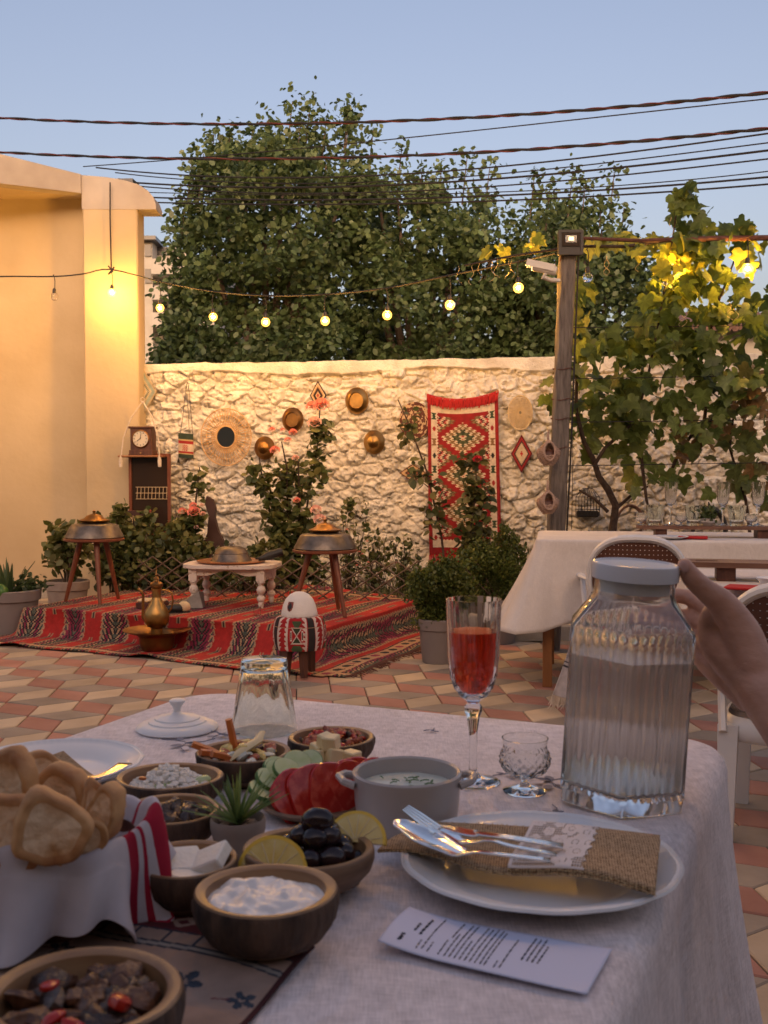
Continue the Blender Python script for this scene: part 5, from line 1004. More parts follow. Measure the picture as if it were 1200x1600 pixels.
hn = wallpt(1108, 838, .16); o = MB(); o.tube([(cos(a_)*.13, 0, sin(a_)*.19+.03) for a_ in np.linspace(-.7, pi+.2, 30)], [.026-.010*abs(t-.5)*2 for t in np.linspace(0, 1, 30)], 9); o.tube([(0, 0, .235), (-.008, 0, .275)], [.014, .004], 6)
tag(o.build('horse_collar', 'black_metal', loc=hn), 'black padded horse collar arch behind the small plant on the far table', 'horse collar')
# ================================================================== TABLES AND CHAIRS
def cloth(name, O, U, Vv, w_, d_, z, drop, m, label, cat, rc=.05, flare=None, folds=None, re=.014, extra=None, n=360, corner=1.25, par=None, group=None, seed=0, top=None):
    """O near-left corner, U right, Vv away; rounded rectangle top and a hanging skirt"""
    per = []; cs = [((w_-rc, rc), -pi/2), ((w_-rc, d_-rc), 0), ((rc, d_-rc), pi/2), ((rc, rc), pi)]
    segs = [w_-2*rc, rc*pi/2, d_-2*rc, rc*pi/2, w_-2*rc, rc*pi/2, d_-2*rc, rc*pi/2]; L = sum(segs)
    for k in range(n):
        s = L*k/n; a = s
        for i, sg in enumerate(segs):
            if a <= sg or i == 7: break
            a -= sg
        if i % 2 == 0:
            q = [((rc+a, 0), (0, -1)), ((w_, rc+a), (1, 0)), ((w_-rc-a, d_), (0, 1)), ((0, d_-rc-a), (-1, 0))][i//2]; cn = 0
        else:
            (cx, cy), a0 = cs[i//2]; t = a0+a/rc; q = ((cx+cos(t)*rc, cy+sin(t)*rc), (cos(t), sin(t)))
        dc = min(math.hypot(q[0][0]-a_, q[0][1]-b_) for a_, b_ in ((0, 0), (w_, 0), (w_, d_), (0, d_))); per.append((q[0], q[1], dc, s))
    C = np.array([w_/2, d_/2]); V = []; R_ = 14; rr = random.Random(seed); ph = [rr.uniform(0, 6) for _ in range(8)]
    fn = lambda x, y: (fbm(np.array(x*9+seed), np.array(y*9), 3, 33+seed)-.45)*.006
    for k in range(R_):
        f = (k+1)/R_
        for (x, y), nn, dc, s in per:
            p = C+(np.array([x, y])-C)*f; edge = f == 1; V.append((p[0], p[1], z+(float(fn(p[0], p[1])) if k < R_-1 else 0)))
    rings = R_
    for a in (pi/6, pi/3, pi/2):
        for (x, y), nn, dc, s in per: V.append((x+nn[0]*re*sin(a), y+nn[1]*re*sin(a), z-re*(1-cos(a))))
        rings += 1
    ND = 22
    for k in range(1, ND+1):
        t = k/ND
        for (x, y), nn, dc, s in per:
            cb = math.exp(-(dc/.12)**2); dr = drop*(1+(corner-1)*cb); fl = (flare(x, y, nn) if flare else .03)+.05*cb
            fo = (.012*sin(s*17+ph[0])+.009*sin(s*31+ph[1]+2*t)+.02*cb*sin(s*40+ph[2]))*t**.8 if folds is None else folds(s, t, x, y)
            o = re+fl*t**1.2+fo; V.append((x+nn[0]*o, y+nn[1]*o, z-re-(dr-re)*t))
        rings += 1
    n0 = len(V); V.append((C[0], C[1], z)); V = np.array(V); F = []
    a = np.arange(n); b = (a+1) % n
    for r_ in range(rings-1): F.append(np.stack([r_*n+b, r_*n+a, (r_+1)*n+a, (r_+1)*n+b], 1))
    F = np.concatenate(F)[:, ::-1]; W = np.array(O)[None]+V[:, :1]*np.array(U)+V[:, 1:2]*np.array(Vv); W[:, 2] = V[:, 2]
    tri = np.stack([np.full(n, n0), a, b, b], 1)
    Wl = W-np.array([O[0], O[1], 0]); me_cap = tri
    o = npmesh(name, Wl, np.concatenate([F, np.stack([a, b, np.full(n, n0), np.full(n, n0)], 1)]) if False else F, m, smooth=True, loc=(O[0], O[1], 0))
    import bmesh
    bm = bmesh.new(); bm.from_mesh(o.data); bm.verts.ensure_lookup_table()
    vs = [v for v in bm.verts]; ctr = vs[n0]
    for i in range(n): bm.faces.new((ctr, vs[i], vs[(i+1) % n]))
    for f in bm.faces: f.smooth = True
    bmesh.ops.recalc_face_normals(bm, faces=bm.faces); bm.to_mesh(o.data); bm.free()
    md = o.modifiers.new('thick', 'SOLIDIFY'); md.thickness = .0025; md.offset = -1
    tag(o, label, cat, group); return o
def table_frame(O, U, Vv, w_, d_, z, m, label, legs, lw=.05, inset=.05):
    root = empty('dining_table', O, label, 'table'); U = Vector(U); Vv = Vector(Vv); g = MB(); rz = math.atan2(U.y, U.x); R = rotm(z=rz); c = U*w_/2+Vv*d_/2
    g.box((c.x, c.y, z-.02), (w_-.03, d_-.03, .026), R=R, bev=.003); g.build('tabletop', m, root, smooth=False)
    for (a, b) in legs: p = U*a+Vv*b; g = MB(); g.box((p.x, p.y, (z-.034)/2), (lw, lw, z-.034), R=R, bev=.003); g.build('leg', m, root, smooth=False)
# far covered table
a9 = radians(-9); U1 = (cos(a9), sin(a9), 0); V1 = (-sin(a9), cos(a9), 0); O1 = (.80, 5.56, 0)
table_frame(O1, U1, V1, 2.3, .78, .765, 'oak_leg', 'long wooden table under the white cloth near the stone wall', [(.05, .05), (2.25, .05), (.06, .72), (2.25, .72)])
cloth('white_tablecloth', O1, U1, V1, 2.3, .78, .777, .42, 'linen_white', 'plain white cloth over the long far table near the wall', 'tablecloth', rc=.03, flare=lambda x, y, nn: .17 if nn[0] < -.5 else .02, corner=1.12, seed=3)
a2 = radians(-14); U2 = (cos(a2), sin(a2), 0); V2 = (-sin(a2), cos(a2), 0); O2 = (.96, 3.36, 0)
table_frame(O2, U2, V2, 1.9, .62, .765, 'oak_leg', 'wooden table under the white cloth at the right edge', [(.9, .1), (1.8, .1), (.9, .5), (1.8, .5)])
cloth('white_tablecloth', O2, U2, V2, 1.9, .62, .777, .20, 'linen_white', 'white cloth over the nearer table at the right edge', 'tablecloth', rc=.04, flare=lambda x, y, nn: .01, corner=1.1, seed=5)
# serving boards on blocks
def riser(c, L, w_, rz, z, label, ft):
    e = empty('serving_board', (c[0], c[1], z), label, 'serving board', 'wooden serving boards on blocks', rz)
    g = MB(); pts = []
    for s, a0 in ((1, -pi/2), (-1, pi/2)):
        for k in range(7): a = a0+pi*k/6; pts.append((s*(L/2-w_*.35)+(cos(a) if s > 0 else cos(a))*w_*.35*1.0, sin(a)*w_/2))
    g.prism(pts, .045, .062); g.build('plank', 'board_wood', e, smooth=False)
    for x in ft: g = MB(); g.box((x, 0, .0225), (.06, w_*.8, .045), bev=.002); g.build('block', 'dark_wood', e, smooth=False)
    g = MB(); g.box((-L/2+.09, 0, .0632), (.07, .03, .0012)); g.build('hand_hole', 'dark_wood', e, smooth=False)
    return e
b1 = P(1165, 838, .777); riser((1.97, 5.66), 1.25, .15, a9, .7775, 'long dark wooden board on blocks carrying glasses on the far table', (-.5, .02, .52))
riser((1.52, 3.46), 1.10, .15, a2, .7775, 'long dark wooden board on blocks on the nearer white table', (-.40, .42))
# chairs
def make_chair(rz, o, label):
    c = empty('plastic_chair', o, label, 'chair', 'white plastic armchairs with brown perforated backs', rz)
    def loop(k, n=40):
        t = 2*pi*k/n; x = .222*math.copysign(abs(cos(t))**.75, cos(t)); z = .605+.205*math.copysign(abs(sin(t))**.8, sin(t)); x *= 1-.10*max(0, .6-z)/.2; return (x, -.20-.10*(z-.4)/.4-.03*(1-(x/.24)**2), z)
    g = MB(); ring = [loop(k) for k in range(41)]; base = []
    g.tube(ring, .021, 8, flat=.7); g.tube([(x*.93, y+.004, .605+(z-.605)*.93) for x, y, z in ring], .007, 6); g.build('back_frame', 'white_plastic', c)
    def bp(U, V): x = (U-.5)*.42; z = .40+V*.41; return x, -.20-.10*(z-.4)/.4-.03*(1-(x/.24)**2), z
    ins = lambda u, v: (np.abs((u-.5)*2)**2.4+np.abs((v-.5)*2)**2.4 < .97)
    hole = lambda u, v: ~(((u*84).astype(int) % 4 == 1) & ((v*96).astype(int) % 5 == 2) & (np.abs(u-.5) < .40) & (np.abs(v-.5) < .42))
    grid('back_panel', 84, 96, bp, None, 'brown_plastic', c, thick=.005, keep=lambda u, v: ins(u, v) & hole(u, v))
    def sp(U, V): x = (U-.5)*.46; y = -.2+V*.42; return x, y, .385-.025*np.cos(x*6)*np.sin(V*pi)-.03*(V-.9)*(V > .9)*3+.02*(1-V)
    grid('seat_panel', 80, 76, sp, None, 'brown_plastic_back', c, thick=.006, keep=lambda u, v: (np.abs((u-.5)*2)**4+np.abs((v-.5)*2)**4 < .97) & hole(u, v))
    g = MB(); pts = []
    for k in range(33): t = 2*pi*k/32; pts.append((.238*math.copysign(abs(cos(t))**.5, cos(t)), .01+.215*math.copysign(abs(sin(t))**.5, sin(t)), .345))
    g.tube(pts, .020, 8, flat=1.9); g.build('seat_frame', 'white_plastic', c)
    for s in (-1, 1):
        g = MB(); g.tube([(s*.215, -.225, .60), (s*.255, -.15, .605), (s*.285, 0, .60), (s*.285, .12, .58), (s*.275, .19, .53), (s*.255, .215, .44), (s*.235, .20, .34)], [.014, .018, .022, .024, .022, .020, .020], 8, flat=.6); g.tube([(s*.235, -.21, .34), (s*.25, -.14, .48), (s*.275, .03, .59)], .013, 6, flat=1.6); g.build('armrest', 'white_plastic', c)
        for y0, y1 in ((.185, .215), (-.185, -.20)):
            g = MB(); V = []
            for z, w_, x, y in ((.36, .034, s*.222, y0), (0, .024, s*.225, y1)):
                for a, b in ((-1, -1), (1, -1), (1, 1), (-1, 1)): V.append((x+a*w_*.9, y+b*w_*.55, z))
            g.add(V, [(0, 1, 2, 3), (7, 6, 5, 4), (0, 4, 5, 1), (1, 5, 6, 2), (2, 6, 7, 3), (3, 7, 4, 0)]); g.build('leg', 'white_plastic', c, smooth=False)
    return c
chB = make_chair(radians(-25), (1.34, 3.354, 0), 'white plastic armchair with brown perforated back, close beside the near table')
chA = dup(chB, (1.26, 5.31, 0), radians(-15), 'white plastic armchair pushed up to the far covered table, behind the water jug'); chA.scale = (1, 1, 1.015)
# striped throw
def th_pos(U, V):
    w_ = .30+.16*V; x = 1.045-.10*V**.8-(1-U)*.17*V**.55+.018*np.sin(U*13+V*3)*V; y = 4.96+U*w_*.8-.08*V+.03*np.cos(U*13)*V; z = .655-.60*V**1.05*(1-.08*np.cos(U*4)); ov = np.clip(.08-V, 0, .08); x = x+ov*2.2; z = z-ov*.3
    return x-1.0+.10*U*V, y-5.1, z
def th_col(u, v):
    c = np.tile(np.array([.56, .52, .52]), (len(u), 1)); K = np.array([.05, .045, .06]); G = np.array([.30, .28, .30])
    for a, b in ((.16, .172), (.19, .202), (.245, .26), (.30, .345), (.55, .565), (.585, .60), (.73, .742), (.76, .775)): c = np.where(((v > a) & (v < b))[:, None], K, c)
    m_ = (v > .62) & (v < .71) & ((v*160).astype(int) % 2 == 0); return np.where(m_[:, None], G, c)
tb = empty('striped_throw', (1.0, 5.1, 0), 'thin white throw with dark stripes and a fringe hanging over a chair arm', 'throw')
grid('woven_cloth', 60, 200, th_pos, th_col, 'textile', tb, thick=.004)
g = MB()
for i in range(70):
    u = i/69; x, y, z = [float(a) for a in th_pos(np.array(u), np.array(1.))]; g.tube([(x, y, z), (x+random.uniform(-.012, .008), y, z-.03), (x+random.uniform(-.03, .0), y-.01, max(.012, z-random.uniform(.04, .065)))], [.003, .0028, .001], 4)
g.build('fringe', 'rope', tb)
# ------------------------------------------------------------------ glassware prototypes
def dens(p, m=3):
    o_ = []
    for i in range(len(p)-1):
        for k in range(m): t = k/m; o_.append((p[i][0]*(1-t)+p[i+1][0]*t, p[i][1]*(1-t)+p[i+1][1]*t))
    return o_+[p[-1]]
def lathe_glass(outer, inner, n, fr=None): g = MB(); g.lathe(outer+inner[::-1], n, fr=fr); return g
def ribs(k, amp, z0=0, z1=9): return lambda a, i, z: 1+(amp*(abs(sin(a*k/2))-.6) if z0 < z < z1 else 0)
def flute_parts(root, juice=True):
    fo = [(0, 0), (.034, 0), (.0345, .0015), (.030, .004), (.012, .008), (.0055, .014), (.0048, .03), (.0052, .062), (.0085, .084), (.0115, .091), (.0112, .097), (.007, .101), (.009, .104), (.016, .109), (.024, .120), (.0295, .136), (.032, .160), (.0335, .20), (.0345, .232)]
    fi = [(0, .110), (.012, .1115), (.021, .121), (.0272, .137), (.0300, .160), (.0318, .20), (.0332, .232)]
    g = lathe_glass(dens(fo, 4), fi, 108, fr=lambda a, i, z: 1+(.030*(abs(sin(a*9))-.6) if (z > .139) else (.05*(abs(sin(a*3))-.5) if .06 < z < .098 else (.07*(abs(sin(a*9+z*420))*abs(sin(a*9-z*420))-.3) if .108 < z < .139 else 0))) if i < 75 else 1); g.build('glass_body', 'clear_glass', root, ang=75)
    if juice:
        g = MB(); g.lathe([(0, .1103), (.0118, .1118), (.0208, .1213), (.0270, .1373), (.0298, .160), (.0314, .192), (0, .192)], 48); g.build('red_drink', 'juice', root)
def goblet_parts(root):
    fo = [(0, 0), (.0265, 0), (.0268, .0015), (.020, .004), (.007, .008), (.0045, .012), (.006, .015), (.012, .018), (.024, .024), (.030, .034), (.0305, .042), (.0275, .053), (.0268, .058), (.0285, .066)]
    fi = [(0, .0195), (.010, .021), (.0222, .027), (.0282, .035), (.0288, .042), (.0260, .053), (.0255, .058), (.0273, .066)]
    g = lathe_glass(dens(fo, 4), fi, 108, fr=lambda a, i, z: 1+(.10*(abs(sin(a*9+z*300))*abs(sin(a*9-z*300))-.35) if .018 < z < .052 and i < 53 else 0)); g.build('glass_body', 'clear_glass', root, ang=75)
def tumbler_parts(root, inv=True):
    fo = [(0, 0), (.034, 0), (.0352, .003), (.0355, .010), (.0352, .014), (.0385, .035), (.0435, .066), (.0445, .070), (.0470, .085), (.0495, .108)]
    fi = [(0, .012), (.030, .013), (.0325, .017), (.0358, .036), (.0408, .066), (.0450, .085), (.0478, .108)]
    g = lathe_glass(fo, fi, 80, fr=lambda a, i, z: 1+(.045*(abs(sin(a*5))-.64) if .012 < z < .069 else 0)); g.build('glass_body', 'green_glass', root, ang=75)
TZ = .753
def T(px, py, h=0): return P(px, py, TZ+h)
gt = empty('upturned_tumbler', T(413, 1141)+Vector((0, 0, .1085)), 'clear fluted tumbler standing upside down at the back of the near table', 'glass', rot=(pi, 0, .3)); tumbler_parts(gt)
fl_ = empty('champagne_flute', T(739, 1222), 'tall ribbed flute filled with bright red drink', 'glass'); flute_parts(fl_)
gb = empty('cut_glass_goblet', T(820, 1236), 'small empty cut glass goblet between the red flute and the water jug', 'glass'); goblet_parts(gb)
def copies(kind, lst, proto, grp):
    for k, (px, Y, lab) in enumerate(lst):
        p = D(px, 0, Y); tgt = (p.x, Y, .8400)
        if kind == 'tumbler': e = empty('tumbler', tgt, lab, 'glass', grp, rz=k); [setattr(c2, 'parent', e) for c2 in [c.copy() for c in gt.children] if COL.objects.link(c2) is None]
        else: e = empty(kind, tgt, lab, 'glass', grp, rz=k); [setattr(c2, 'parent', e) for c2 in [proto.children[0].copy()] if COL.objects.link(c2) is None]
bY = lambda px: 5.66-(D(px, 0, 5.6).x-1.97)*.158
copies('tumbler', [(1032, bY(1032), 'clear tumbler at the left end of the far board'), (1094, bY(1094), 'clear tumbler on the far board just left of the small plant'), (1162, bY(1162), 'clear tumbler on the far board right of the black horse collar')], gt, 'tumblers on the far board')
copies('champagne_flute', [(1057, bY(1057)+.03, 'tall empty flute leftmost on the far board'), (1140, bY(1140)+.03, 'tall empty flute on the far board right of the small plant'), (1196, bY(1196)+.03, 'tall empty flute on the far board at the right edge')], fl_, 'empty flutes on the far board')
copies('cut_glass_goblet', [(1010, bY(1010), 'small goblet leftmost on the far board'), (1074, bY(1074)-.02, 'small goblet on the far board under the leftmost tall flute'), (1185, bY(1185)-.02, 'small goblet on the far board near the right edge')], gb, 'goblets on the far board')
p = D(1116, 0, bY(1116)-.02); e = empty('small_pot_plant', (p.x, bY(1116)-.02, .840), 'small leafy plant in a round grey pot on the far board', 'plant')
g = MB(); g.lathe([(0, 0), (.022, 0), (.038, .02), (.036, .038), (.03, .042), (.027, .035), (0, .034)], 24); g.build('pot', 'stoneware', e)
r = np.random.RandomState(12); leaves('foliage', np.array([p.x, bY(1116)-.02, .90])+r.normal(size=(150, 3))*np.array([.022, .02, .02]), .024, 'leaf', [(.12, .17, .06), (.08, .12, .04)], e, up=1, droop=-.6, seed=3, loc=(p.x, bY(1116)-.02, .84))
def flat(name, c, w_, d_, rz, m, label, cat, th=.004): g = MB(); g.box((0, 0, th/2), (w_, d_, th), bev=min(th, w_)/3.1); return tag(g.build(name, m, smooth=False, loc=c, rot=(0, 0, rz)), label, cat)
def small_plate(c, r_, label): return tag(MB().lathe([(0, 0), (r_*.6, 0), (r_*.66, .004), (r_*.97, .013), (r_, .015), (r_*.97, .016), (r_*.62, .007), (0, .006)], 40).build('small_plate', 'porcelain', loc=c), label, 'plate')
c = P(1045, 842, .779); small_plate(c, .10, 'white plate on the far table in front of the board'); flat('red_napkin', (c.x+.13, c.y+.02, .780), .15, .10, -.3, 'red_cloth', 'folded red napkin beside the white plate on the far table', 'napkin', .012)
c = P(1172, 922, .779); flat('red_napkin', (c.x, c.y+.02, .780), .13, .10, -.5, 'red_cloth', 'folded red napkin on the nearer white table at the right edge', 'napkin', .008); c = P(1203, 916, .779); tag(MB().lathe([(0, 0), (.03, 0), (.05, .025), (.052, .028), (.028, .006), (0, .005)], 32).build('small_bowl', 'porcelain', loc=(c.x+.01, c.y, .778)), 'small white bowl on the nearer white table at the right edge', 'bowl')
# ------------------------------------------------------------------ the near table
ua = radians(-23.2); UN = Vector((cos(ua), sin(ua), 0)); VN = Vector((-sin(ua), cos(ua), 0))
FL = Vector((-.322, 1.90, 0)); WN_ = .875; DN = 1.75; ON = FL-VN*DN
table_frame(ON, UN, VN, WN_, DN, .745, 'oak_leg', 'wooden dining table under the pale linen cloth in the foreground', [(.08, .08), (WN_-.08, .08), (.08, DN-.08), (WN_-.08, DN-.08)])
def nfold(s, t, x, y):
    return (.010*sin(y*13+1)+.007*sin(y*29+2*t)+.006*sin(s*50))*t**.7
tcl = cloth('linen_tablecloth', ON, UN, VN, WN_, DN, TZ-.001, .50, 'linen', 'pale pinkish grey linen cloth with a stitched hem on the near table', 'tablecloth', rc=.075, flare=lambda x, y, nn: .035+.02*(nn[0] > .5), folds=nfold, re=.026, corner=1.12, n=520, seed=9)
# stitched hem rows
g = MB()
for k in range(420):
    y = DN-.05-k*.0042
    for j in range(3):
        t = .80+.022*j; o = .026+(.055)*t**1.2+nfold(WN_-2*.075+.118+y-.075, t, WN_, y)+.003; p = UN*(WN_+o)+VN*y; g.box((p.x, p.y, TZ-.026-(.5-.026)*t), (.0015, .0026, .003))
g.build('hem_stitching', 'linen_white', tcl, smooth=False)
# embroidery on the cloth
def emb(px, py, s, rz, nme):
    c = T(px, py)-ON; g = MB(); c.z = TZ+.0022
    for k in range(7):
        a = rz+k*.9; d = Vector((cos(a), sin(a), 0)); n_ = Vector((-sin(a), cos(a), 0)); o = d*s*(.3+.25*(k % 3)); L = s*.42; pts = []
        for j in range(10): t = 2*pi*j/10; pts.append(c+o+d*cos(t)*L*.62+n_*sin(t)*L*.40)
        g.add(pts, [tuple(range(10))], k % 2)
    for k in range(3): a = rz+k*2.1; g.tube([c, c+Vector((cos(a), sin(a), 0))*s*.7, c+Vector((cos(a+.3), sin(a+.3), 0))*s*1.3], .0008, 4, 0)
    o = g.build('embroidered_flower', ['embro_grey', 'embro_white'], tcl, smooth=False); o['label'] = nme
mat('embro_grey', (.22, .22, .27), rough=.8); mat('embro_white', (.66, .62, .66), rough=.8)
for q in [(292, 1163, .034, .3, 'grey and white embroidered sprig beside the porcelain lid'), (345, 1150, .022, 2, 'small embroidered sprig by the upturned tumbler'), (862, 1222, .036, 2.6, 'grey embroidered sprig beside the small goblet'), (800, 1212, .02, 1, 'small grey sprig near the flute'), (866, 1272, .022, 1.2, 'grey sprig by the white plate'), (675, 1143, .010, 1, 'tiny grey stitch behind the ramekin')]: emb(*q)
# ---- placemat
A_ = T(492, 1487); B_ = T(262, 1430); C_ = T(392, 1603); du = (B_-A_).normalized(); dv_ = (C_-A_).normalized()
pm = empty('printed_placemat', A_, 'beige woven placemat with dark red border and navy flowers under the bowls', 'placemat')
def pm_pos(U, V): u = U*.46; v = V*.40; return du.x*u+dv_.x*v, du.y*u+dv_.y*v, .004+.003*np.sin(u*26+v*9)*np.sin(V*pi)+.002*np.sin(v*40)
def pm_col(u, v):
    x = u*.46; y = v*.40; n = len(x); c = np.tile(np.array([.34, .24, .19]), (n, 1)); MR = np.array([.10, .012, .018]); NV = np.array([.03, .04, .06]); w_ = .006*np.sin(x*22)
    yy = y+w_
    c = np.where((yy < .036)[:, None], MR, c); fl2 = (yy > .006) & (yy < .03) & (np.abs(((x/.05) % 1)-.5)*.05*1.1+np.abs(yy-.018) < .014); c = np.where(fl2[:, None], np.array([.34, .24, .19]), c); hole_ = fl2 & (np.abs(((x/.05) % 1)-.5)*.05+np.abs(yy-.018) < .006); c = np.where(hole_[:, None], MR, c)
    sq = (yy > .036) & (yy < .058) & (((x/.031) % 1) < .10); c = np.where((((yy > .036) & (yy < .0385)) | sq)[:, None], NV, c)
    c = np.where((((yy > .056) & (yy < .0585)) | ((yy > .063) & (yy < .0655)))[:, None], NV, c); c = np.where(((yy >= .0585) & (yy <= .063))[:, None], np.array([.28, .26, .24]), c)
    for fx, fy, ss in ((.075, .100, 1), (.018, .105, .7), (.15, .13, .9), (.06, .16, .8), (.20, .10, .7)):
        dx = (x-fx)/ss; dy = (y-fy)/ss; r_ = np.sqrt(dx*dx+dy*dy)+1e-6; th = np.arctan2(dy, dx); pet = (r_ < .006+.012*np.abs(np.sin(th*2.5+fx*40))) & (r_ > .0035+.002*np.sin(th*7)); c = np.where(pet[:, None], NV+np.array([.01, .015, .02])*(np.sin(th*5)[:, None] > 0), c); st = (np.abs(dy-.3*dx) < .0012) & (dx > .012) & (dx < .035); c = np.where(st[:, None], MR*1.6, c)
    e = (x < .004) | (y < .003); return np.where(e[:, None], MR*.5, c)
grid('placemat_cloth', 330, 280, pm_pos, pm_col, 'textile', pm, thick=.0016)
# ---- bowls
def bowl(px, py, rpx, h, label, thick=.125, dz=0, bark=True, seed=0, ell=(1, 1), rz=0, foot=.50):
    c = P(px, py, TZ+h+dz); Yc = c.y; r_ = rpx*Yc/FPX; rr = random.Random(seed); ph = [rr.uniform(0, 6) for _ in range(4)]; z0 = TZ+dz; o = MB()
    po = [(0, 0), (r_*foot, 0), (r_*(foot+.05), h*.05), (r_*.80, h*.28), (r_*.95, h*.52), (r_*1.0, h*.75), (r_*1.0, h*.90), (r_*.985, h*.97), (r_*.96, h), (r_*(1.0-thick*.6), h*.995), (r_*(1-thick), h*.96), (r_*(.97-thick), h*.80), (r_*(.86-thick), h*.45), (r_*.4, h*.24), (0, h*.2)]
    ms = [2, 2, 2, 1, 1, 1, 1, 3, 0, 0, 0, 0, 0, 0] if bark else [2]*7+[0]*7
    o.lathe(po, 56, ms=ms, fr=lambda a, i, z: 1+.012*sin(2*a+ph[0])+.010*sin(3*a+ph[1])+(.014*sin(17*a+ph[2])+.010*sin(29*a+i*.7) if (bark and 2 < i < 7) else 0), ell=ell)
    b = o.build('wooden_bowl', ['bowl_wood', 'bowl_bark', 'bowl_side', 'bowl_rim'], loc=(c.x, c.y, z0), rot=(0, 0, rz)); tag(b, label, 'bowl', 'rustic wooden bowls on the near table')
    return Vector((c.x, c.y, z0)), r_
bA = bowl(381, 1172, 74, .040, 'wooden bowl holding carrot sticks and pickles', seed=1)
bB = bowl(518, 1150, 69, .040, 'bark sided wooden bowl of red salsa at the back of the group', seed=2)
bC = bowl(504, 1192, 72, .034, 'wooden bowl holding yellow cheese cubes', seed=3)
bD_ = bowl(265, 1211, 84, .040, 'wooden bowl holding crumbled white cheese', seed=4, ell=(1, .92))
bE = bowl(268, 1262, 78, .040, 'wooden bowl holding dark roasted aubergine', seed=5)
bF = bowl(290, 1340, 84, .046, 'deep wooden bowl holding feta slices, beside the striped napkin', seed=6)
bG = bowl(481, 1322, 104, .042, 'wide wooden bowl heaped with black olives', seed=7, bark=False, ell=(1, .95), foot=.5)
bH = bowl(416, 1388, 114, .052, 'bark sided wooden bowl full of white yogurt', seed=8, thick=.17, foot=.42)
bI = bowl(130, 1545, 158, .058, 'thick pale wooden bowl of dark stew in the front left corner', seed=9, thick=.17, foot=.6)
def heap(name, c, label, cat): return empty(name, c, label, cat)
# yogurt, dip, salsa, stew, curds
def surf(c, r_, z, m, name, label, cat, amp=.004, n=60, seed=0, fq=60):
    g = MB(); R_ = 22
    for i in range(R_+1):
        f = i/R_
        for j in range(n): a = 2*pi*j/n; x = cos(a)*r_*f; y = sin(a)*r_*f; g.V.append((x, y, (amp*2.2*(float(fbm(np.array(x*fq+40+seed), np.array(y*fq+40), 3, seed))-.45)+amp*.8*(1-f*f))*(1 if f < .97 else .2)))
    for i in range(R_):
        for j in range(n): a = i*n+j; b = i*n+(j+1) % n; g.F.append((a, a+n, b+n, b)); g.I.append(0); g.C.append((1, 1, 1))
    return tag(g.build(name, m, loc=(c.x, c.y, z), ang=180), label, cat)
c, r_ = bH; surf(c, r_*.825, c.z+.0435, 'yogurt', 'yogurt', 'thick white strained yogurt filling the front bowl', 'yogurt', .008, seed=3, fq=70)
def pieces(root, c, r_, z, lst, seed=0, n=30, flatz=.5, spread=.8):
    rr = random.Random(seed)
    for k in range(n):
        a = rr.uniform(0, 2*pi); f = rr.random()**.5*spread; nm_, m_, s0, s1, jit = lst[rr.randrange(len(lst))]; s = rr.uniform(s0, s1); g = MB(); g.blob((0, 0, 0), (s*rr.uniform(.7, 1.5), s, s*flatz*rr.uniform(.7, 1.3)), jit=jit, n=9, k=6, R=rotm(rr.uniform(-.7, .7), rr.uniform(-.7, .7), rr.uniform(0, 6)))
        g.build(nm_, m_, root, loc=(cos(a)*f*r_, sin(a)*f*r_, z+.012*(1-f)*(1 if flatz > .3 else .5)+rr.uniform(0, .004)))
c, r_ = bB; e = heap('tomato_salsa', c, 'chunky red tomato and pepper salsa in the back bowl', 'salsa'); g = MB(); g.lathe([(0, .030), (r_*.5, .028), (r_*.82, .022)], 30, fr=lambda a, i, z: 1+.04*sin(5*a)); g.build('sauce', 'salsa', e); pieces(e, c, r_, .030, [('tomato_chunk', 'salsa', .005, .009, .15), ('pepper_chunk', 'pepper_red', .004, .007, .12), ('onion_chunk', 'carrot', .003, .005, .12), ('herb_flake', 'aubergine', .002, .005, .15)], 4, 70, .7, .76)
c, r_ = bI; e = heap('meat_stew', c, 'dark meat and mushroom stew with red pepper in the front left bowl', 'stew'); g = MB(); g.lathe([(0, .036), (r_*.5, .034), (r_*.78, .030)], 30); g.build('gravy', 'stew_meat', e); pieces(e, c, r_, .038, [('meat_chunk', 'stew_meat', .009, .015, .14), ('mushroom_slice', 'aubergine', .007, .012, .16), ('meat_chunk', 'stew_meat', .006, .010, .14)], 6, 60, .7, .72); pieces(e, c, r_, .046, [('pepper_strip', 'pepper_red', .006, .009, .1)], 9, 4, .5, .62)
c, r_ = bE; e = heap('roasted_aubergine', c, 'dark glossy roasted aubergine pieces in oil', 'vegetables'); pieces(e, c, r_, .020, [('aubergine_piece', 'aubergine', .008, .014, .22), ('aubergine_piece', 'aubergine', .008, .013, .2), ('mushroom_piece', 'stew_meat', .006, .010, .2)], 8, 30, .75, .62)
c, r_ = bD_; e = heap('crumbled_cheese', c, 'heap of crumbled white cheese with a few green and brown bits', 'cheese'); g = MB(); g.lathe([(0, .034), (r_*.4, .030), (r_*.75, .018)], 30, fr=lambda a, i, z: 1+.05*sin(5*a)); g.build('cheese_base', 'curd', e); rr = random.Random(5); g = MB()
for k in range(240):
    a = rr.uniform(0, 6.28); f = rr.random()**.6*.72; s = rr.uniform(.0018, .0055); g.blob((cos(a)*f*r_, sin(a)*f*r_, .034-.016*f*f+.012*math.exp(-((cos(a)*f*r_+.005)/.02)**2)*rr.random()+.002), (s, s*1.1, s*.8), jit=.2, n=7, k=4)
g.build('cheese_crumbs', 'curd', e); pieces(e, c, r_, .026, [('pickle_piece', 'cucumber', .006, .010, .1), ('pickle_piece', 'kashkaval', .004, .007, .1), ('dried_tomato_piece', 'carrot', .006, .008, .15)], 11, 9, .6, .74)
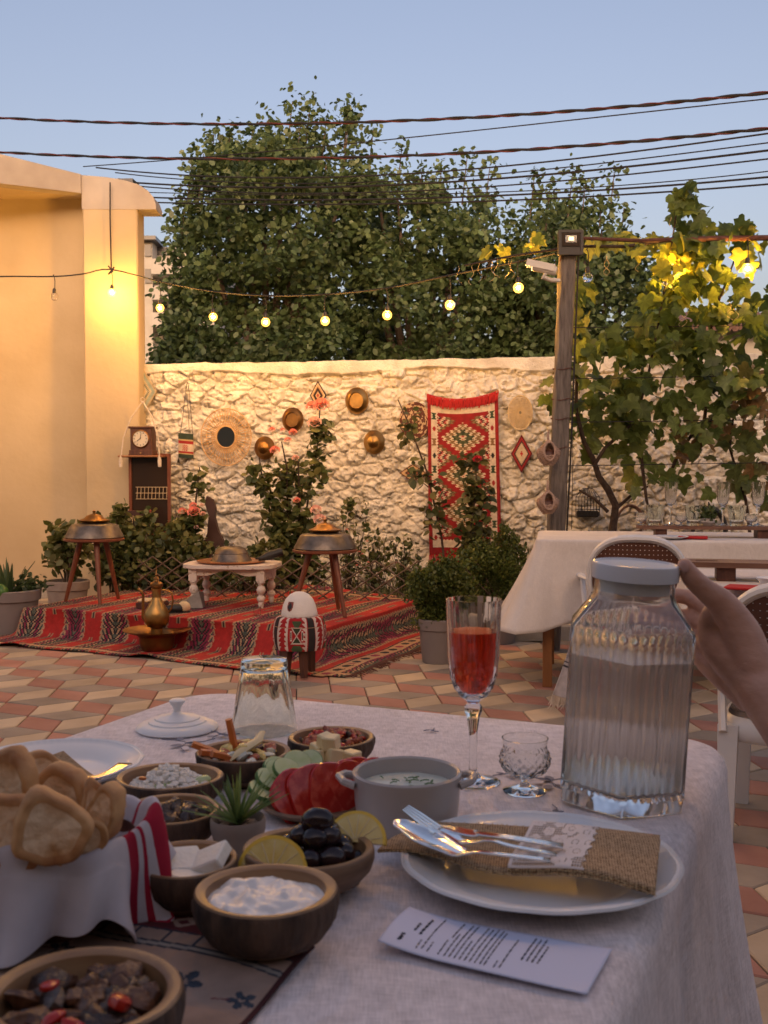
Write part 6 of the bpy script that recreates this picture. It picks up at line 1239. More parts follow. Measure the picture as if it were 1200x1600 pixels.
c, r_ = bA; e = heap('mixed_pickles', c, 'carrot sticks, red peppers and pickled roots heaped in a wooden bowl', 'pickles'); pieces(e, c, r_, .028, [('pickled_pepper', 'salsa', .008, .012, .15), ('pickled_root', 'lemon_flesh', .007, .012, .14), ('purple_root', 'chocolate', .007, .011, .14), ('pickled_root', 'dip', .006, .009, .15)], 13, 26, .6, .70)
for (x0, y0, z0, x1, y1, z1) in [(-.02, -.01, .03, -.062, -.018, .052), (-.018, .0, .03, -.050, -.03, .045), (-.012, .01, .03, -.020, .005, .078), (-.008, -.02, .03, -.034, -.04, .046)]: g = MB(); g.tube([(x0, y0, z0), ((x0+x1)/2, (y0+y1)/2, (z0+z1)/2+.002), (x1, y1, z1)], [.0055, .0052, .0048], 5); g.build('carrot_stick', 'carrot', e)
g = MB(); g.tube([(-.015, -.025, .034), (.0, -.018, .044), (.018, .0, .052), (.022, .012, .060)], [.006, .009, .009, .005], 8, flat=.5); g.build('pickled_root', 'kashkaval', e)
# cheese cubes
c, r_ = bC; rr = random.Random(21); spots = [(.010, .004, .052), (-.022, -.004, .018), (.002, -.012, .018), (.026, -.008, .018), (-.010, .018, .018), (.016, .016, .018), (.038, .010, .018), (-.036, .006, .018), (-.008, -.008, .036), (.014, .0, .037), (-.006, .012, .040), (.035, .002, .034), (.004, .008, .053)]
for k, (x, y, z) in enumerate(spots):
    g = MB(); g.box((0, 0, 0), (rr.uniform(.018, .022), rr.uniform(.017, .020), rr.uniform(.016, .019)), bev=.0015); tag(g.build('cheese_cube', 'kashkaval', smooth=False, loc=(c.x+x, c.y+y, c.z+z+.006), rot=(rr.uniform(-.25, .25), rr.uniform(-.25, .25), rr.uniform(0, 1.5))), 'small pale yellow cube of cheese in the wooden bowl', 'cheese cube', 'yellow cheese cubes in the bowl')
# feta
c, r_ = bF; FT = [(-.018, -.012, .026, (.042, .032, .011), (.15, -.1, .3), 'broad feta slice leaning at the left of the deep bowl'), (.010, -.016, .026, (.044, .030, .012), (-.1, .18, -.2), 'feta slice lying at the front of the deep bowl'), (-.008, .010, .034, (.044, .034, .011), (.3, .1, .5), 'feta slice on top of the heap, left of the tilted one'), (.018, .008, .036, (.040, .030, .012), (.35, -.45, -.35), 'tilted feta slice topmost at the right'), (-.028, .014, .024, (.030, .026, .012), (.1, .3, .1), 'small feta piece at the back left of the deep bowl'), (.0, -.002, .016, (.06, .05, .012), (0, 0, .2), 'flat feta slab at the bottom of the deep bowl')]
for x, y, z, d, ro, lab in FT: g = MB(); g.box((0, 0, 0), d, bev=.0015); tag(g.build('feta_slice', 'feta', smooth=False, loc=(c.x+x, c.y+y, c.z+z+.004), rot=ro), lab, 'feta cheese', 'feta slices in the deep bowl')
# olives and lemon
c, r_ = bG; rr = random.Random(31); OL = []
for z, ring_, n_ in ((.020, .042, 13), (.022, .022, 7), (.036, .030, 9), (.037, .010, 4), (.051, .014, 5), (.064, .0, 1)):
    for k in range(n_):
        a = 2*pi*k/n_+z*90; x = cos(a)*ring_+.010*(z/.064); y = sin(a)*ring_*.85+.006
        if z < .03 and x < -.012 and y < -.005: continue
        OL.append((x, y, z))
for k, (x, y, z) in enumerate(OL):
    s = rr.uniform(.0095, .0128); g = MB(); g.blob((0, 0, 0), (s*rr.uniform(1.08, 1.3), s, s*.97), jit=.03, n=16, k=10); g.add([(-.001, 0, 0)]*0, []); tag(g.build('black_olive', 'olive_skin', loc=(c.x+x+rr.uniform(-.001, .001), c.y+y, c.z+z), rot=(rr.uniform(-.5, .5), rr.uniform(-.5, .5), rr.uniform(0, 3))), 'shiny black olive heaped in the wide wooden bowl', 'olive', 'black olives in the wide bowl')
def lemon(loc, rot, r_, label, half=True):
    e = empty('lemon_slice', loc, label, 'lemon slice', rot=rot); n = 24; A0, A1 = (0, pi) if half else (0, 2*pi)
    pts = [(cos(A0+(A1-A0)*k/n)*r_, sin(A0+(A1-A0)*k/n)*r_) for k in range(n+1)]; g = MB(); inn = [(x*.90, y*.90) for x, y in pts]
    V = [(x, y, z) for z in (0, .006) for x, y in pts]+[(x, y, z) for z in (0, .006) for x, y in inn]; m = n+1; F = []
    for k in range(n): F += [(k, k+1, m+k+1, m+k), (m+k, m+k+1, 3*m+k+1, 3*m+k), (k+1, k, 2*m+k, 2*m+k+1)]
    g.add(V, F); g.build('peel', 'lemon_peel', e); g = MB(); g.prism([(x*.90, max(y*.90, 0) if half else y*.9) for x, y in pts], .0004, .0058); g.build('flesh', 'lemon_flesh', e, smooth=False)
    g = MB()
    for k in range(7): a = A0+(A1-A0)*(k+.5)/7; g.tube([(cos(a)*r_*.1, sin(a)*r_*.1, .0060), (cos(a)*r_*.86, sin(a)*r_*.86, .0060)], .0005, 4)
    g.build('membrane', 'kashkaval', e)
lemon((c.x-.030, c.y-.026, c.z+.026), (radians(62), 0, radians(-8)), .033, 'half slice of lemon at the front left of the black olives'); lemon((c.x+.045, c.y+.030, c.z+.034), (radians(58), radians(0), radians(-14)), .030, 'half slice of lemon at the back right of the black olives')
# vegetables plate
vc = T(492, 1270); vp = MB().lathe([(0, 0), (.040, 0), (.060, .010), (.064, .014), (.060, .016), (.040, .006), (0, .005)], 40).build('vegetable_dish', 'bowl_side', loc=vc+Vector((0, .0, 0))); tag(vp, 'low brown dish under the tomato and cucumber slices', 'dish')
TM = [((-.030, -.012, .022), .035, 'tomato slice at the front left of the fan, cut side showing'), ((-.010, -.006, .024), .036, 'tomato slice second from the left in the fan'), ((.012, .000, .025), .035, 'tomato slice in the middle of the fan'), ((.032, .006, .024), .034, 'tomato slice second from the right in the fan'), ((.054, .014, .024), .034, 'tomato slice farthest right, touching the white ramekin'), ((.030, .026, .026), .032, 'tomato slice standing behind the others')]
for k, (lo, s, lab) in enumerate(TM):
    e = empty('tomato_slice', vc+Vector(lo)+Vector((.012, -.002, 0)), lab, 'tomato slice', 'tomato slices on the low dish', rot=(1.05+.05*k, -.12, .74-.12*k)); fr5 = lambda a, i, z: 1+.045*sin(3*a+k)+.03*sin(5*a+2*k)
    g = MB(); g.lathe([(s*.955, -.0035), (s*.99, -.001), (s, .001), (s*.955, .0035)], 36, fr=fr5, caps=False); g.build('skin', 'tomato_skin', e)
    g = MB(); g.lathe([(0, -.0034), (s*.955, -.0034)], 36, fr=fr5, caps=False); g.lathe([(s*.955, .0034), (0, .0034)], 36, fr=fr5, caps=False); g.build('flesh', 'tomato', e)
CU = [((-.030, .030, .030), (.5, .3, 0), 'cucumber slice at the back left'), ((-.010, .040, .036), (.7, .1, .3), 'cucumber slice topmost at the back'), ((-.040, .012, .024), (.4, .5, .2), 'cucumber slice next to the spiky plant'), ((-.020, .018, .034), (.6, .2, .5), 'cucumber slice in the middle of the green heap'), ((.004, .046, .034), (.8, -.2, .1), 'cucumber slice farthest back right'), ((-.046, -.004, .016), (.3, .4, .2), 'cucumber slice lowest at the front'), ((-.034, .044, .028), (.6, .3, .2), 'cucumber slice behind the others at the left')]
for lo, ro, lab in CU:
    e = empty('cucumber_slice', vc+Vector(lo)+Vector((-.014, .002, .010)), lab, 'cucumber slice', 'cucumber slices on the low dish', rot=ro); g = MB(); g.lathe([(0, -.003), (.0165, -.003), (.0165, .003), (0, .003)], 24); g.build('flesh', 'cucumber', e); g = MB(); g.lathe([(.0166, -.003), (.0176, -.002), (.0176, .002), (.0166, .003)], 24, caps=False); g.build('peel', 'cucumber_peel', e)
# ramekin
rc_ = P(636, 1198, TZ+.066); rk = empty('ramekin', (rc_.x, rc_.y, TZ), 'white two handled ramekin filled with a pale herb dip', 'ramekin'); rk.scale = (.97, .97, .93); q = .0605
g = MB(); g.lathe([(0, 0), (q*.86, 0), (q*.93, .003), (q*.985, .03), (q, .055), (q*1.03, .061), (q*1.03, .065), (q*.99, .067), (q*.945, .065), (q*.93, .05), (q*.88, .010), (0, .008)], 56); g.build('dish', 'stoneware', rk)
for s in (-1, 1): g = MB(); g.tube([(s*q*.97, -.020, .054), (s*(q+.011), -.016, .058), (s*(q+.017), 0, .060), (s*(q+.011), .016, .058), (s*q*.97, .020, .054)], [.005, .0046, .0046, .0046, .005], 8); g.build('handle', 'stoneware', rk)
surf(Vector((rc_.x, rc_.y, 0)), q*.895, TZ+.0445, 'dip', 'herb_dip', 'pale greenish dip with dark herb streaks in the ramekin', 'dip', .002, seed=8)
e = empty('dill_sprig', (rc_.x, rc_.y, TZ+.0472), 'dark green herb sprig lying on the pale dip', 'herb'); g = MB(); rr = random.Random(3)
for k in range(16): a = rr.uniform(0, 6.28); x, y = rr.uniform(-.028, .028), rr.uniform(-.018, .018); g.tube([(x, y, .002), (x+cos(a)*.006, y+sin(a)*.004, .003), (x+cos(a)*.011, y+sin(a)*.008, .002)], .0007, 4)
g.build('fronds', 'cucumber_peel', e)
# small succulent
sp_ = P(372, 1278, TZ+.040); su = empty('small_succulent', (sp_.x, sp_.y, TZ), 'tiny spiky green plant in a small clay pot among the bowls', 'plant'); q = .0275
g = MB(); g.lathe([(0, 0), (q*.72, 0), (q*.85, .012), (q*1.02, .030), (q*1.03, .038), (q*.98, .041), (q*.90, .038), (q*.86, .030), (0, .030)], 32); g.build('pot', 'pot_clay', su); rr = random.Random(4)
for k in range(26): a = rr.uniform(0, 6.28); f = rr.uniform(.35, .8)*q; g = MB(); s = rr.uniform(.0028, .0045); g.blob((0, 0, 0), (s*1.2, s, s*.8), jit=.08, n=8, k=5); g.build('pebble', 'pebble', su, loc=(cos(a)*f, sin(a)*f, .032+rr.uniform(0, .002)))
g = MB()
for k in range(44):
    a = rr.uniform(0, 6.28); t = (k/44)**.8; L = rr.uniform(.042, .062)*(1-.15*t); d = Vector((cos(a)*sin(t*1.15), sin(a)*sin(t*1.15), cos(t*1.15))); s_ = Vector((-sin(a), cos(a), 0)); up_ = s_.cross(d); V = []
    for i in range(6): f = i/5; p = d*L*f+Vector((cos(a), sin(a), -.2))*.012*f*f*t; w_ = .0030*(1-f)**.6*(.6+.6*f)+.0001; V += [p-s_*w_+up_*.0006, p-up_*.0008*(1-f), p+s_*w_+up_*.0006]
    F = [(3*i+j, 3*i+j+1, 3*i+4+j, 3*i+3+j) for i in range(5) for j in (0, 1)]; g.add([v+Vector((0, 0, .034)) for v in V], F, 0, rr.choice([(.16, .26, .07), (.26, .36, .11), (.11, .20, .06), (.20, .31, .10)]))
g.build('spiky_leaves', 'leaf', su, col=True)
# porcelain lid
lp = T(277, 1138); g = MB(); g.lathe([(.0605, 0), (.062, .002), (.0605, .005), (.052, .009), (.044, .0105), (.043, .0125), (.034, .015), (.033, .017), (.02, .020), (.010, .022), (.0055, .026), (.006, .032), (.0115, .040), (.0120, .043), (.009, .045), (0, .0455)], 56); tag(g.build('porcelain_lid', 'porcelain', loc=lp), 'white porcelain lid with a flared knob lying near the far left corner of the table', 'lid')
# plates
def plate(c, r_, label, name='dinner_plate'):
    g = MB(); g.lathe([(0, 0), (r_*.60, 0), (r_*.64, .003), (r_*.80, .010), (r_*.985, .020), (r_, .0215), (r_*.99, .0238), (r_*.965, .0225), (r_*.945, .0232), (r_*.925, .0210), (r_*.88, .0190), (r_*.72, .0120), (r_*.67, .0075), (r_*.60, .0045), (0, .004)], 300, fr=lambda a, i, z: 1+(.010*abs(sin(a*7)) if i in (4, 5, 6, 7, 8, 9) else 0)+(.007*abs(sin(a*37)) if i in (7, 8, 9) else 0)); return tag(g.build(name, 'porcelain', loc=c), label, 'plate', 'large white dinner plates')
pc1 = P(843, 1341, TZ+.02); plate((pc1.x, pc1.y, TZ), .1335, 'large white dinner plate under the burlap cutlery pouch in front of the jug'); pc2 = P(84, 1192, TZ+.02); plate((pc2.x, pc2.y, TZ), .112, 'large white dinner plate behind the bread basket at the left')
# burlap pouch
def bil(c00, c10, c01, c11): return lambda U, V: tuple((c00[k]*(1-U)*(1-V)+c10[k]*U*(1-V)+c01[k]*(1-U)*V+c11[k]*U*V) for k in range(3))
ph_ = P(1028, 1352, .790); pz = .7835
r1 = P(1032, 1312, pz); r2 = P(1022, 1391, pz); l1 = P(652, 1284, pz-.004); l2 = P(590, 1333, pz-.012); pr0 = Vector((pc1.x, pc1.y, TZ))
pouch = empty('burlap_pouch', pr0, 'brown burlap cutlery pouch with white lace lying across the right plate', 'cutlery pouch')
f0 = bil(*[tuple(v-pr0) for v in (l2, r2, l1, r1)])
def po1(U, V): x, y, z = f0(U, V); w_ = .0035*np.sin(U*9+.5)*(1-V)+.002*np.sin(V*6+U*4); return x, y+.004*np.sin(U*11)*(1-V), z+w_
grid('back_layer', 130, 40, po1, None, 'burlap', pouch, thick=.003)
def po2(U, V): x, y, z = po1(.50+.5*U, V); s = np.sin(np.clip(V, 0, 1)*pi)**.4; return x, y+.002*np.sin(V*8), z+.003+.009*s*(1-U*.55)
grid('front_layer', 90, 40, po2, None, 'burlap', pouch, thick=.003)
def lc(U, V): x, y, z = po2(.0+.56*U, V); return x, y, z+.0021
def lkeep(u, v):
    fl3 = np.zeros(len(u), bool)
    for k in range(16):
        cx, cy = [(.62, .25), (.72, .5), (.6, .78), (.8, .3), (.82, .72), (.5, .5), (.68, .1), (.75, .92), (.25, .3), (.3, .7), (.15, .55), (.42, .15), (.4, .88), (.12, .15), (.12, .88), (.9, .5)][k]; dx = (u-cx)*.9; dy = (v-cy)*.8; r_ = np.hypot(dx, dy); th = np.arctan2(dy, dx); s = .125 if cx > .45 else .075; fl3 |= (r_ < s*(.7+.3*np.abs(np.sin(th*2.5+k)))) & ~((r_ > s*.28) & (r_ < s*.38))
    net = ((u*120).astype(int) % 4 == 0) | ((v*90).astype(int) % 4 == 0); edge = u < .97-.05*np.abs(np.sin(v*22)); return (fl3 | net | (u < .05)) & edge
grid('lace_band', 120, 90, lc, None, 'lace', pouch, thick=.0006, keep=lkeep)
for layer, rng in ((po1, 130), (po2, 70)):
    g = MB()
    for k in range(rng):
        for v in (0., 1.): x, y, z = [float(a) for a in layer(np.array(k/(rng-1)), np.array(v))]; g.tube([(x, y, z), (x+random.uniform(-.002, .002), y+(v*2-1)*random.uniform(.001, .0035), z+random.uniform(-.001, .002))], .0005, 3)
    g.build('frayed_edge', 'straw', pouch)
# cutlery
def spoonlike(pts, widths, dish, name, label, loc, m='silver', cat='spoon', grp=None):
    g = MB(); n = len(pts); V = []; pts = [Vector(p)-Vector(loc) for p in pts]
    fine = []; fw = []
    for i in range(n-1):
        for t in np.linspace(0, 1, 6)[:-1]:
            a, b, c_, d = pts[max(i-1, 0)], pts[i], pts[i+1], pts[min(i+2, n-1)]; fine.append(.5*((2*b)+(c_-a)*t+(2*a-5*b+4*c_-d)*t*t+(3*b-a-3*c_+d)*t**3)); s = t*t*(3-2*t); fw.append((widths[i]*(1-s)+widths[i+1]*s, dish[i]*(1-s)+dish[i+1]*s))
    fine.append(pts[-1]); fw.append((widths[-1], dish[-1])); K = 9
    for i, p in enumerate(fine):
        t = (fine[min(i+1, len(fine)-1)]-fine[max(i-1, 0)]).normalized(); s_ = t.cross(Vector((0, 0, 1))).normalized(); up_ = s_.cross(t); w_, dd = fw[i]
        for j in range(K): f = j/(K-1)*2-1; V.append(p+s_*w_*f+up_*(dd*(f*f-1)))
    F = [(i*K+j, i*K+j+1, (i+1)*K+j+1, (i+1)*K+j) for i in range(len(fine)-1) for j in range(K-1)]; g.add(V, F); o = g.build(name, m, loc=loc, ang=180); md = o.modifiers.new('t', 'SOLIDIFY'); md.thickness = .0016; md.offset = 0; return tag(o, label, cat, grp)
z0 = .795; S_ = lambda px, py, z: P(px, py, z)
loc = S_(720, 1330, z0)
spoonlike([S_(618, 1281, .804), S_(632, 1288, .803), S_(672, 1308, .801), S_(712, 1329, .799), S_(728, 1333, .799), S_(745, 1331, .802), S_(775, 1334, .803), S_(860, 1344, .801)], [.003, .011, .0185, .012, .0035, .0022, .0026, .004], [.0, .002, .005, .003, .0004, 0, 0, 0], 'table_spoon', 'large shiny steel spoon resting on the burlap pouch of the right plate', loc)
loc = S_(720, 1310, z0); fk = empty('dinner_fork', loc, 'steel fork behind the big spoon on the right plate', 'fork')
o = spoonlike([S_(682, 1297, .800), S_(700, 1304, .799), S_(715, 1313, .798), S_(735, 1316, .799), S_(765, 1313, .803), S_(800, 1322, .802), S_(870, 1335, .798)], [.010, .0115, .008, .003, .0022, .0028, .004], [.001, .0015, .001, 0, 0, 0, 0], 'fork_handle', 'x', loc); o.parent = fk; o.location = (0, 0, 0); [o.__delitem__(k) for k in ('label', 'category')]
for k in range(4): d = (k-1.5)*6.0; g = MB(); g.tube([S_(684+d*.55, 1298+d*-.55, .800)-loc, S_(655+d*.5, 1277-d*.5, .802)-loc, S_(634+d*.45, 1262-d*.35, .805)-loc], [.0014, .0013, .0007], 6); g.build('tine', 'silver', fk)
loc = S_(720, 1296, z0); o = spoonlike([S_(648, 1291, .797), S_(690, 1294, .798), S_(738, 1302, .799), S_(750, 1303, .799), S_(800, 1309, .800), S_(880, 1322, .796)], [.003, .009, .0095, .005, .0055, .006], [0]*6, 'table_knife', 'steel table knife farthest back on the right plate', loc, cat='knife')
# left plate cutlery
lp0 = Vector((pc2.x, pc2.y, TZ)); c4 = [P(20, 1214, .785), P(148, 1207, .783), P(0, 1180, .787), P(100, 1180, .785)]
pq = empty('burlap_pouch', lp0, 'burlap cutlery pouch on the left plate behind the bread', 'cutlery pouch'); fq_ = bil(*[tuple(v-lp0) for v in c4])
grid('back_layer', 60, 30, lambda U, V: (lambda t: (t[0], t[1], t[2]+.006*np.sin(U*5+V*2)))(fq_(U, V)), None, 'burlap', pq, thick=.004)
for k, (a, b, cc, lab, cat) in enumerate([((90, 1222), (160, 1212), (196, 1193), 'dark handled table knife leaning on the left plate', 'knife'), ((70, 1212), (115, 1214), (150, 1219), 'steel spoon lying on the left plate', 'spoon')]):
    l_ = P(*b, .788); spoonlike([P(*a, .792), P(*b, .785), P(*cc, .782+.002*k)], [.004, .006, .009 if k == 0 else .012], [0, 0, .002*k], 'table_'+cat, lab, l_, cat=cat)
# menu card
k1, k2, k3, k4 = T(640, 1428, .003), T(957, 1487, .001), T(917, 1558, .001), T(590, 1482, .003); mc = empty('menu_card', k4, 'white printed card lying in front of the right plate', 'card')
fm = bil(*[tuple(v-k4) for v in (k4, k3, k1, k2)])
def mpos(U, V): x, y, z = fm(U, V); return x, y, z+.0015+.010*np.clip(.35-U, 0, 1)**2*4+.004*np.clip(U-.85, 0, 1)+.003*np.sin(V*pi)*(1-U)
grid('paper', 60, 24, mpos, None, 'paper', mc, thick=.0007); g = MB(); rr = random.Random(2)
def inkline(u, v0, v1, h, big=False):
    v = v0
    while v < v1-.01:
        L = min(rr.uniform(.03, .10), v1-v); npt = max(3, int(L/.007)); pts = []
        for j in range(npt): vv = v+L*j/(npt-1); uu = u+(h if j % 2 else -h)*rr.uniform(.4, 1); x, y, z = [float(a) for a in mpos(np.array(uu), np.array(vv))]; pts.append((x, y, z+.0006))
        g.tube(pts, .00042 if not big else .0006, 3); v += L+.022
for u, v0, v1, h, bg_ in [(.085, .15, .30, .010, 1), (.12, .42, .62, .006, 1), (.155, .38, .80, .006, 1), (.18, .10, .28, .003, 0), (.205, .12, .92, .003, 0), (.235, .10, .30, .003, 0), (.29, .10, .42, .003, 0), (.30, .50, .92, .003, 0), (.32, .10, .62, .003, 0), (.345, .10, .92, .003, 0), (.37, .10, .94, .003, 0), (.395, .10, .52, .003, 0), (.42, .10, .93, .003, 0), (.445, .10, .95, .003, 0), (.47, .10, .94, .003, 0), (.495, .10, .93, .003, 0), (.515, .10, .92, .003, 0), (.56, .10, .24, .003, 0), (.585, .12, .78, .003, 0), (.655, .36, .92, .004, 0), (.68, .36, .90, .004, 0), (.705, .36, .93, .004, 0), (.73, .36, .76, .004, 0)]: inkline(u, v0, v1, h, bg_)
g.build('printed_text', 'ink', mc, smooth=False)
# ------------------------------------------------------------------ water jug held by a hand
jb = T(978, 1262); JR = .0875
def hexr(a, k): t = ((a+pi/2) % (pi/3))-pi/6; h = cos(pi/6)/cos(t); return (h**1.0*k+(1-k)*.955)
jug = empty('water_jug', (jb.x, 1.272, TZ+.001), 'big ribbed clear water jug with a white screw lid, tilted by the hand', 'jug', rot=(radians(1.5), radians(3.2), radians(-11))); jug.scale = (.93, .93, .955)
NJ = 264
def jring(r_, z, k, rib): return [((r_*(1+.0) * hexr(2*pi*j/NJ, k)-rib*abs(sin(2*pi*j/NJ*21)))*cos(2*pi*j/NJ), (r_*hexr(2*pi*j/NJ, k)-rib*abs(sin(2*pi*j/NJ*21)))*sin(2*pi*j/NJ), z) for j in range(NJ)]
def loft(g, rings, cap0=True, cap1=False):
    n = len(rings[0]); b = len(g.V)
    for r_ in rings: g.V += r_
    for i in range(len(rings)-1):
        for j in range(n): a = b+i*n+j; c2 = b+i*n+(j+1) % n; g.F.append((a, c2, c2+n, a+n)); g.I.append(0); g.C.append((1, 1, 1))
    if cap0: g.F.append(tuple(b+j for j in range(n))[::-1]); g.I.append(0); g.C.append((1, 1, 1))
    if cap1: g.F.append(tuple(b+(len(rings)-1)*n+j for j in range(n))); g.I.append(0); g.C.append((1, 1, 1))
glass('jug_glass', (.97, .965, .95), rough=.05, ior=1.45); M('jug_glass').node_tree.nodes['Principled BSDF'].inputs['Transmission Weight'].default_value = .95
RB = .0034
outer = [jring(JR*.90, 0, .8, 0), jring(JR*.97, .004, .9, 0), jring(JR*.985, .018, .95, 0), jring(JR*1.0, .022, 1, .0), jring(JR*1.005, .026, 1, RB), jring(JR*1.0, .10, 1, RB), jring(JR*1.0, .17, 1, RB), jring(JR*1.005, .214, 1, RB), jring(JR*.995, .219, 1, .0008), jring(JR*.96, .224, .9, 0), jring(JR*.80, .240, .6, 0), jring(JR*.66, .252, .3, 0), jring(JR*.605, .260, 0, 0), jring(JR*.60, .270, 0, 0), jring(JR*.585, .275, 0, 0), jring(JR*.585, .285, 0, 0)]
inner = [jring(JR*.555, .285, 0, 0), jring(JR*.555, .268, 0, 0), jring(JR*.60, .252, .3, 0), jring(JR*.76, .236, .6, 0), jring(JR*.93, .219, .95, 0), jring(JR*.95, .20, 1, 0), jring(JR*.95, .10, 1, 0), jring(JR*.95, .030, 1, 0), jring(JR*.90, .024, .9, 0)]
g = MB(); loft(g, outer+inner, True, True); g.build('glass_body', 'jug_glass', jug, ang=75)
g = MB(); loft(g, [jring(JR*.895, .0245, .9, 0), jring(JR*.945, .031, 1, 0), jring(JR*.945, .10, 1, 0), jring(JR*.945, .186, 1, 0)], True, True); g.build('water', 'water', jug, ang=60)
mat('lid_plastic', (.74, .76, .80), rough=.3, Transmission_Weight=.2)
g = MB(); g.lathe([(0, .262), (JR*.50, .262), (JR*.54, .286), (JR*.60, .2865), (JR*.605, .288), (JR*.605, .278), (JR*.62, .278), (JR*.625, .293), (JR*.615, .297), (JR*.58, .298), (JR*.56, .2955), (0, .2945)], 64); g.build('screw_lid', 'lid_plastic', jug)
# the hand and forearm
hc = D(1138, 1010, 1.30); hd = empty('person', hc, "bare forearm and hand of a person at the right, gripping the water jug", 'person')
hb = MB()
def limb(pts, rs):
    P3 = [D(*q)-hc for q in pts]; fine, fr_ = [], []
    for i in range(len(P3)-1):
        a, b, c_, d = P3[max(i-1, 0)], P3[i], P3[i+1], P3[min(i+2, len(P3)-1)]
        for t in np.linspace(0, 1, 7)[:-1]: fine.append(.5*((2*b)+(c_-a)*t+(2*a-5*b+4*c_-d)*t*t+(3*b-a-3*c_+d)*t**3)); fr_.append(rs[i]*(1-t)+rs[i+1]*t)
    fine.append(P3[-1]); fr_.append(rs[-1]); hb.tube(fine, fr_, 16); hb.blob(P3[0], rs[0], n=14, k=9); hb.blob(P3[-1], rs[-1]*1.02, n=14, k=9)
limb([(1400, 1320, 1.10), (1290, 1195, 1.165), (1215, 1105, 1.225), (1180, 1062, 1.255), (1150, 1025, 1.285)], [.046, .042, .034, .030, .030])
limb([(1190, 1050, 1.26), (1160, 1005, 1.285), (1128, 968, 1.315), (1112, 950, 1.345), (1078, 934, 1.380), (1040, 930, 1.376), (1010, 934, 1.358)], [.026, .021, .016, .0135, .0105, .0095, .0082])
limb([(1185, 1062, 1.262), (1148, 1020, 1.30), (1115, 985, 1.335), (1103, 972, 1.358), (1068, 964, 1.386), (1026, 966, 1.382), (994, 972, 1.366)], [.026, .021, .016, .0135, .0108, .0095, .0082])
limb([(1180, 1072, 1.262), (1142, 1038, 1.30), (1110, 1010, 1.335), (1098, 1000, 1.356), (1066, 996, 1.386), (1028, 1000, 1.380), (1000, 1006, 1.366)], [.026, .021, .0155, .013, .0102, .009, .0078])
limb([(1172, 1082, 1.262), (1135, 1055, 1.295), (1106, 1036, 1.33), (1096, 1028, 1.348), (1070, 1026, 1.376), (1042, 1032, 1.374), (1020, 1038, 1.362)], [.024, .020, .0145, .0118, .009, .0080, .0070])
limb([(1180, 1045, 1.25), (1160, 990, 1.262), (1130, 945, 1.262), (1102, 922, 1.256), (1082, 903, 1.250), (1070, 884, 1.247)], [.024, .0225, .0175, .0135, .0125, .0092])
limb([(1165, 1050, 1.262), (1128, 1010, 1.288), (1112, 975, 1.295), (1122, 950, 1.276)], [.026, .025, .017, .013])
o = hb.build('hand', 'skin', hd); md = o.modifiers.new('r', 'REMESH'); md.mode = 'VOXEL'; md.voxel_size = .0024; md.use_smooth_shade = True; md = o.modifiers.new('s', 'SMOOTH'); md.factor = .6; md.iterations = 9
g = MB(); nl = D(1069, 886, 1.2378)-hc; g.blob((0, 0, 0), (.0056, .0018, .0072), n=14, k=8, R=rotm(y=-.45, z=-.5)); g.build('thumb_nail', 'nail', hd, loc=nl)
# ------------------------------------------------------------------ bread basket with cloth
BK = Vector((-.288, .925, TZ)); bk = MB().lathe([(0, 0), (.052, 0), (.055, .006), (.050, .012), (.056, .03), (.068, .055), (.074, .072), (.070, .074), (.070, .055), (.045, .025), (0, .02)], 48).build('bread_basket', 'dark_wood', loc=BK); tag(bk, 'dark round bread basket lined with a white and red napkin at the left', 'basket')
nk = empty('striped_napkin', BK, 'white napkin with red stripes draped over the bread basket', 'napkin')
def dropf(a):        # a in degrees, 0 = right, -90 = front
    return .040+.045*np.exp(-((a+100)/34)**2)+.078*np.exp(-((a+16)/20)**2)+.04*np.exp(-((a+170)/30)**2)+.03*np.exp(-((a-80)/40)**2)+.04*np.exp(-((a-190)/30)**2)
def nap_pos(U, V):
    a = U*2*pi-1.5*pi; dg = np.degrees(a); fo = .5+.5*np.sin(a*7+.7); inn = np.clip(V/.25, 0, 1); out = np.clip((V-.25)/.75, 0, 1); rim = .076+.004*np.sin(a*7+1)+.005*np.sin(a*3)
    zr = .086+.007*np.sin(a*3+.8)+.004*np.sin(a*7); r_ = np.where(V < .25, .055+(rim-.055)*inn**.7, rim+.010*np.sin(np.minimum(out*4, 1)*pi/2)+(.016*fo-.006)*out+.010*np.sin(a*13+V*3)*out**1.3+.004*out); z = np.where(V < .25, .045+(zr-.045)*inn**1.2, zr+.010*np.sin(np.minimum(out*5, 1)*pi)-dropf(dg)*out*1.0)
    z = np.maximum(z, .004+.004*fo); r_ = r_+np.where((z < .02) & (out > .3), .012, 0)*0; r_ = r_+.030*np.exp(-((dg+18)/10)**2)*np.clip(out-.75, 0, 1)*3
    return r_*np.cos(a), r_*np.sin(a), z
def nap_col_idx(u, v):
    dg = np.degrees(u*2*pi-1.5*pi); c = np.zeros(len(u), bool)
    for a, b in ((-21, -12), (-9.5, -7.5), (-4, 9), (30, 38), (63, 70), (74, 86), (-182, -176)): c |= (dg > a) & (dg < b)
    c |= (v > .93) & (dg > -30) & (dg < 2) & (v < .985)
    return c
WHN = np.array([.64, .62, .68]); RDN = np.array([.42, .012, .045])
attr_mat('napkin_cloth', bs=900, bump=.35, dist=.0006, trans=.18, vary=.10)
grid('napkin_fabric', 380, 90, nap_pos, lambda u, v: np.where(nap_col_idx(u, v)[:, None], RDN, WHN), 'napkin_cloth', nk, thick=.0018)
rr = random.Random(6)
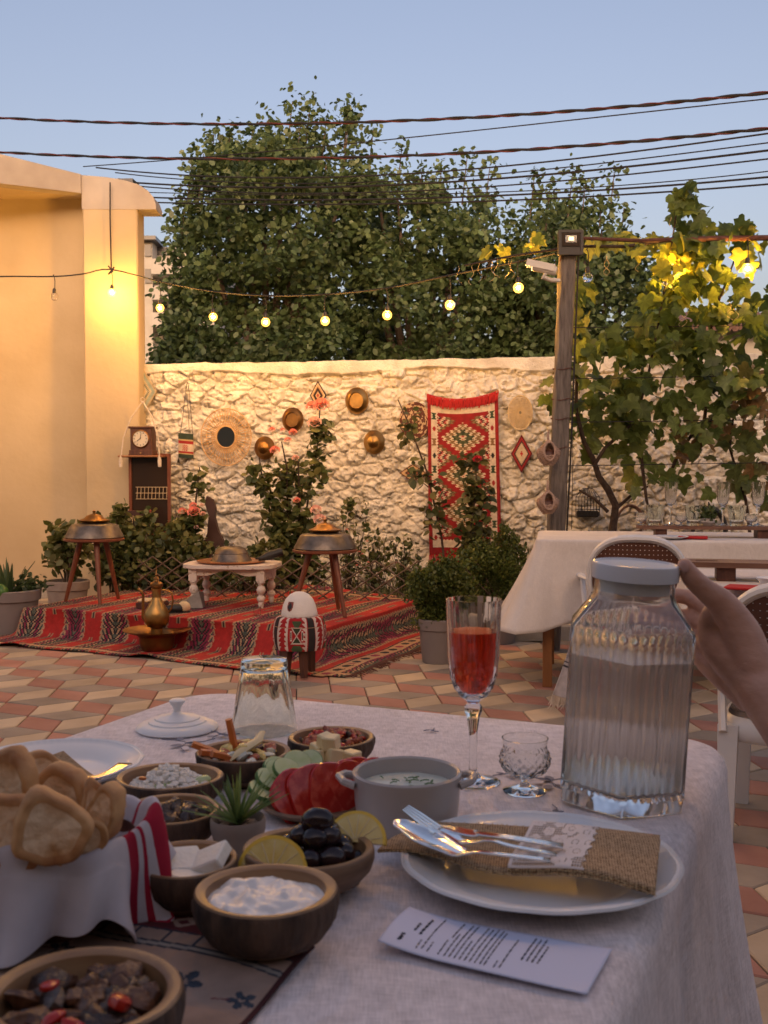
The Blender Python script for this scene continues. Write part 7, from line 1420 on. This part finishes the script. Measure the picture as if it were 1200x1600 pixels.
BRD = [(78, 1292, .845, 62, 60, .25, 'rounded piece of golden bread at the front of the basket, centre'), (12, 1300, .85, 58, 66, -.2, 'golden bread piece at the front left, cut by the frame'), (98, 1250, .93, 54, 58, .1, 'bread piece standing behind the front centre one'), (24, 1236, .90, 46, 70, -.15, 'darker crusted bread piece tallest at the left edge'), (146, 1280, .90, 26, 60, .1, 'narrow upright bread piece right of the middle'), (168, 1268, .885, 27, 44, .25, 'bread stick farthest right, against the red stripe'), (60, 1215, .97, 45, 40, .3, 'bread piece farthest back in the basket'), (120, 1310, .87, 45, 40, -.3, 'low bread piece tucked into the white napkin'), (-30, 1255, .93, 45, 55, .2, 'bread piece mostly outside the left edge of the frame')]
for px, py, Y, rx, ry, tl, lab in BRD:
    k = Y/FPX; e = empty('bread_piece', D(px, py, Y), lab, 'bread', 'bread pieces in the basket', rot=(radians(90)+rr.uniform(-.45, .1), tl*.6, rr.uniform(-.5, .5)))
    p1, p2, p3 = rr.uniform(0, 6), rr.uniform(0, 6), rr.uniform(0, 6); th = rr.uniform(.011, .016); ex, ey = rx*k, ry*k; N_ = 44; prof = [(.0, -.75), (.35, -.80), (.68, -.82), (.86, -.95), (.955, -.7), (1.0, 0), (.96, .75), (.87, 1.0), (.70, .86), (.42, .78), (.2, .84), (0, .80)]
    def bring(rf, zf, j): a = 2*pi*j/N_; q_ = (1+.05*sin(2*a+p1)+.07*sin(3*a+p2)+.03*sin(7*a+p3))*(abs(cos(a+.3))**3.2+abs(sin(a+.3))**3.2)**(-1/3.2)*.92; x, y = cos(a)*rf*ex*q_, sin(a)*rf*ey*q_; bend = .35*x*x/ex; n_ = (float(fbm(np.array(x*120+p1*9+50), np.array(y*120+p2*9+50), 3, 17))-.45)*.007*(1.2 if rf < .9 else .6); return (x, y, zf*th+bend+n_)
    for nm3, mt3, rng3 in (('crust', 'bread', range(3, 8)), ('crumb', 'crumb', None)):
        g = MB()
        for i0, i1 in (((3, 8),) if rng3 else ((0, 3), (8, 11))):
            b0 = len(g.V)
            for i_ in range(i0, i1+1): g.V += [bring(*prof[i_], j) for j in range(N_)]
            for i_ in range(i1-i0):
                for j in range(N_): a_ = b0+i_*N_+j; c_ = b0+i_*N_+(j+1) % N_; g.F.append((a_, c_, c_+N_, a_+N_)); g.I.append(0); g.C.append((1, 1, 1))
        g.build(nm3, mt3, e, ang=180)
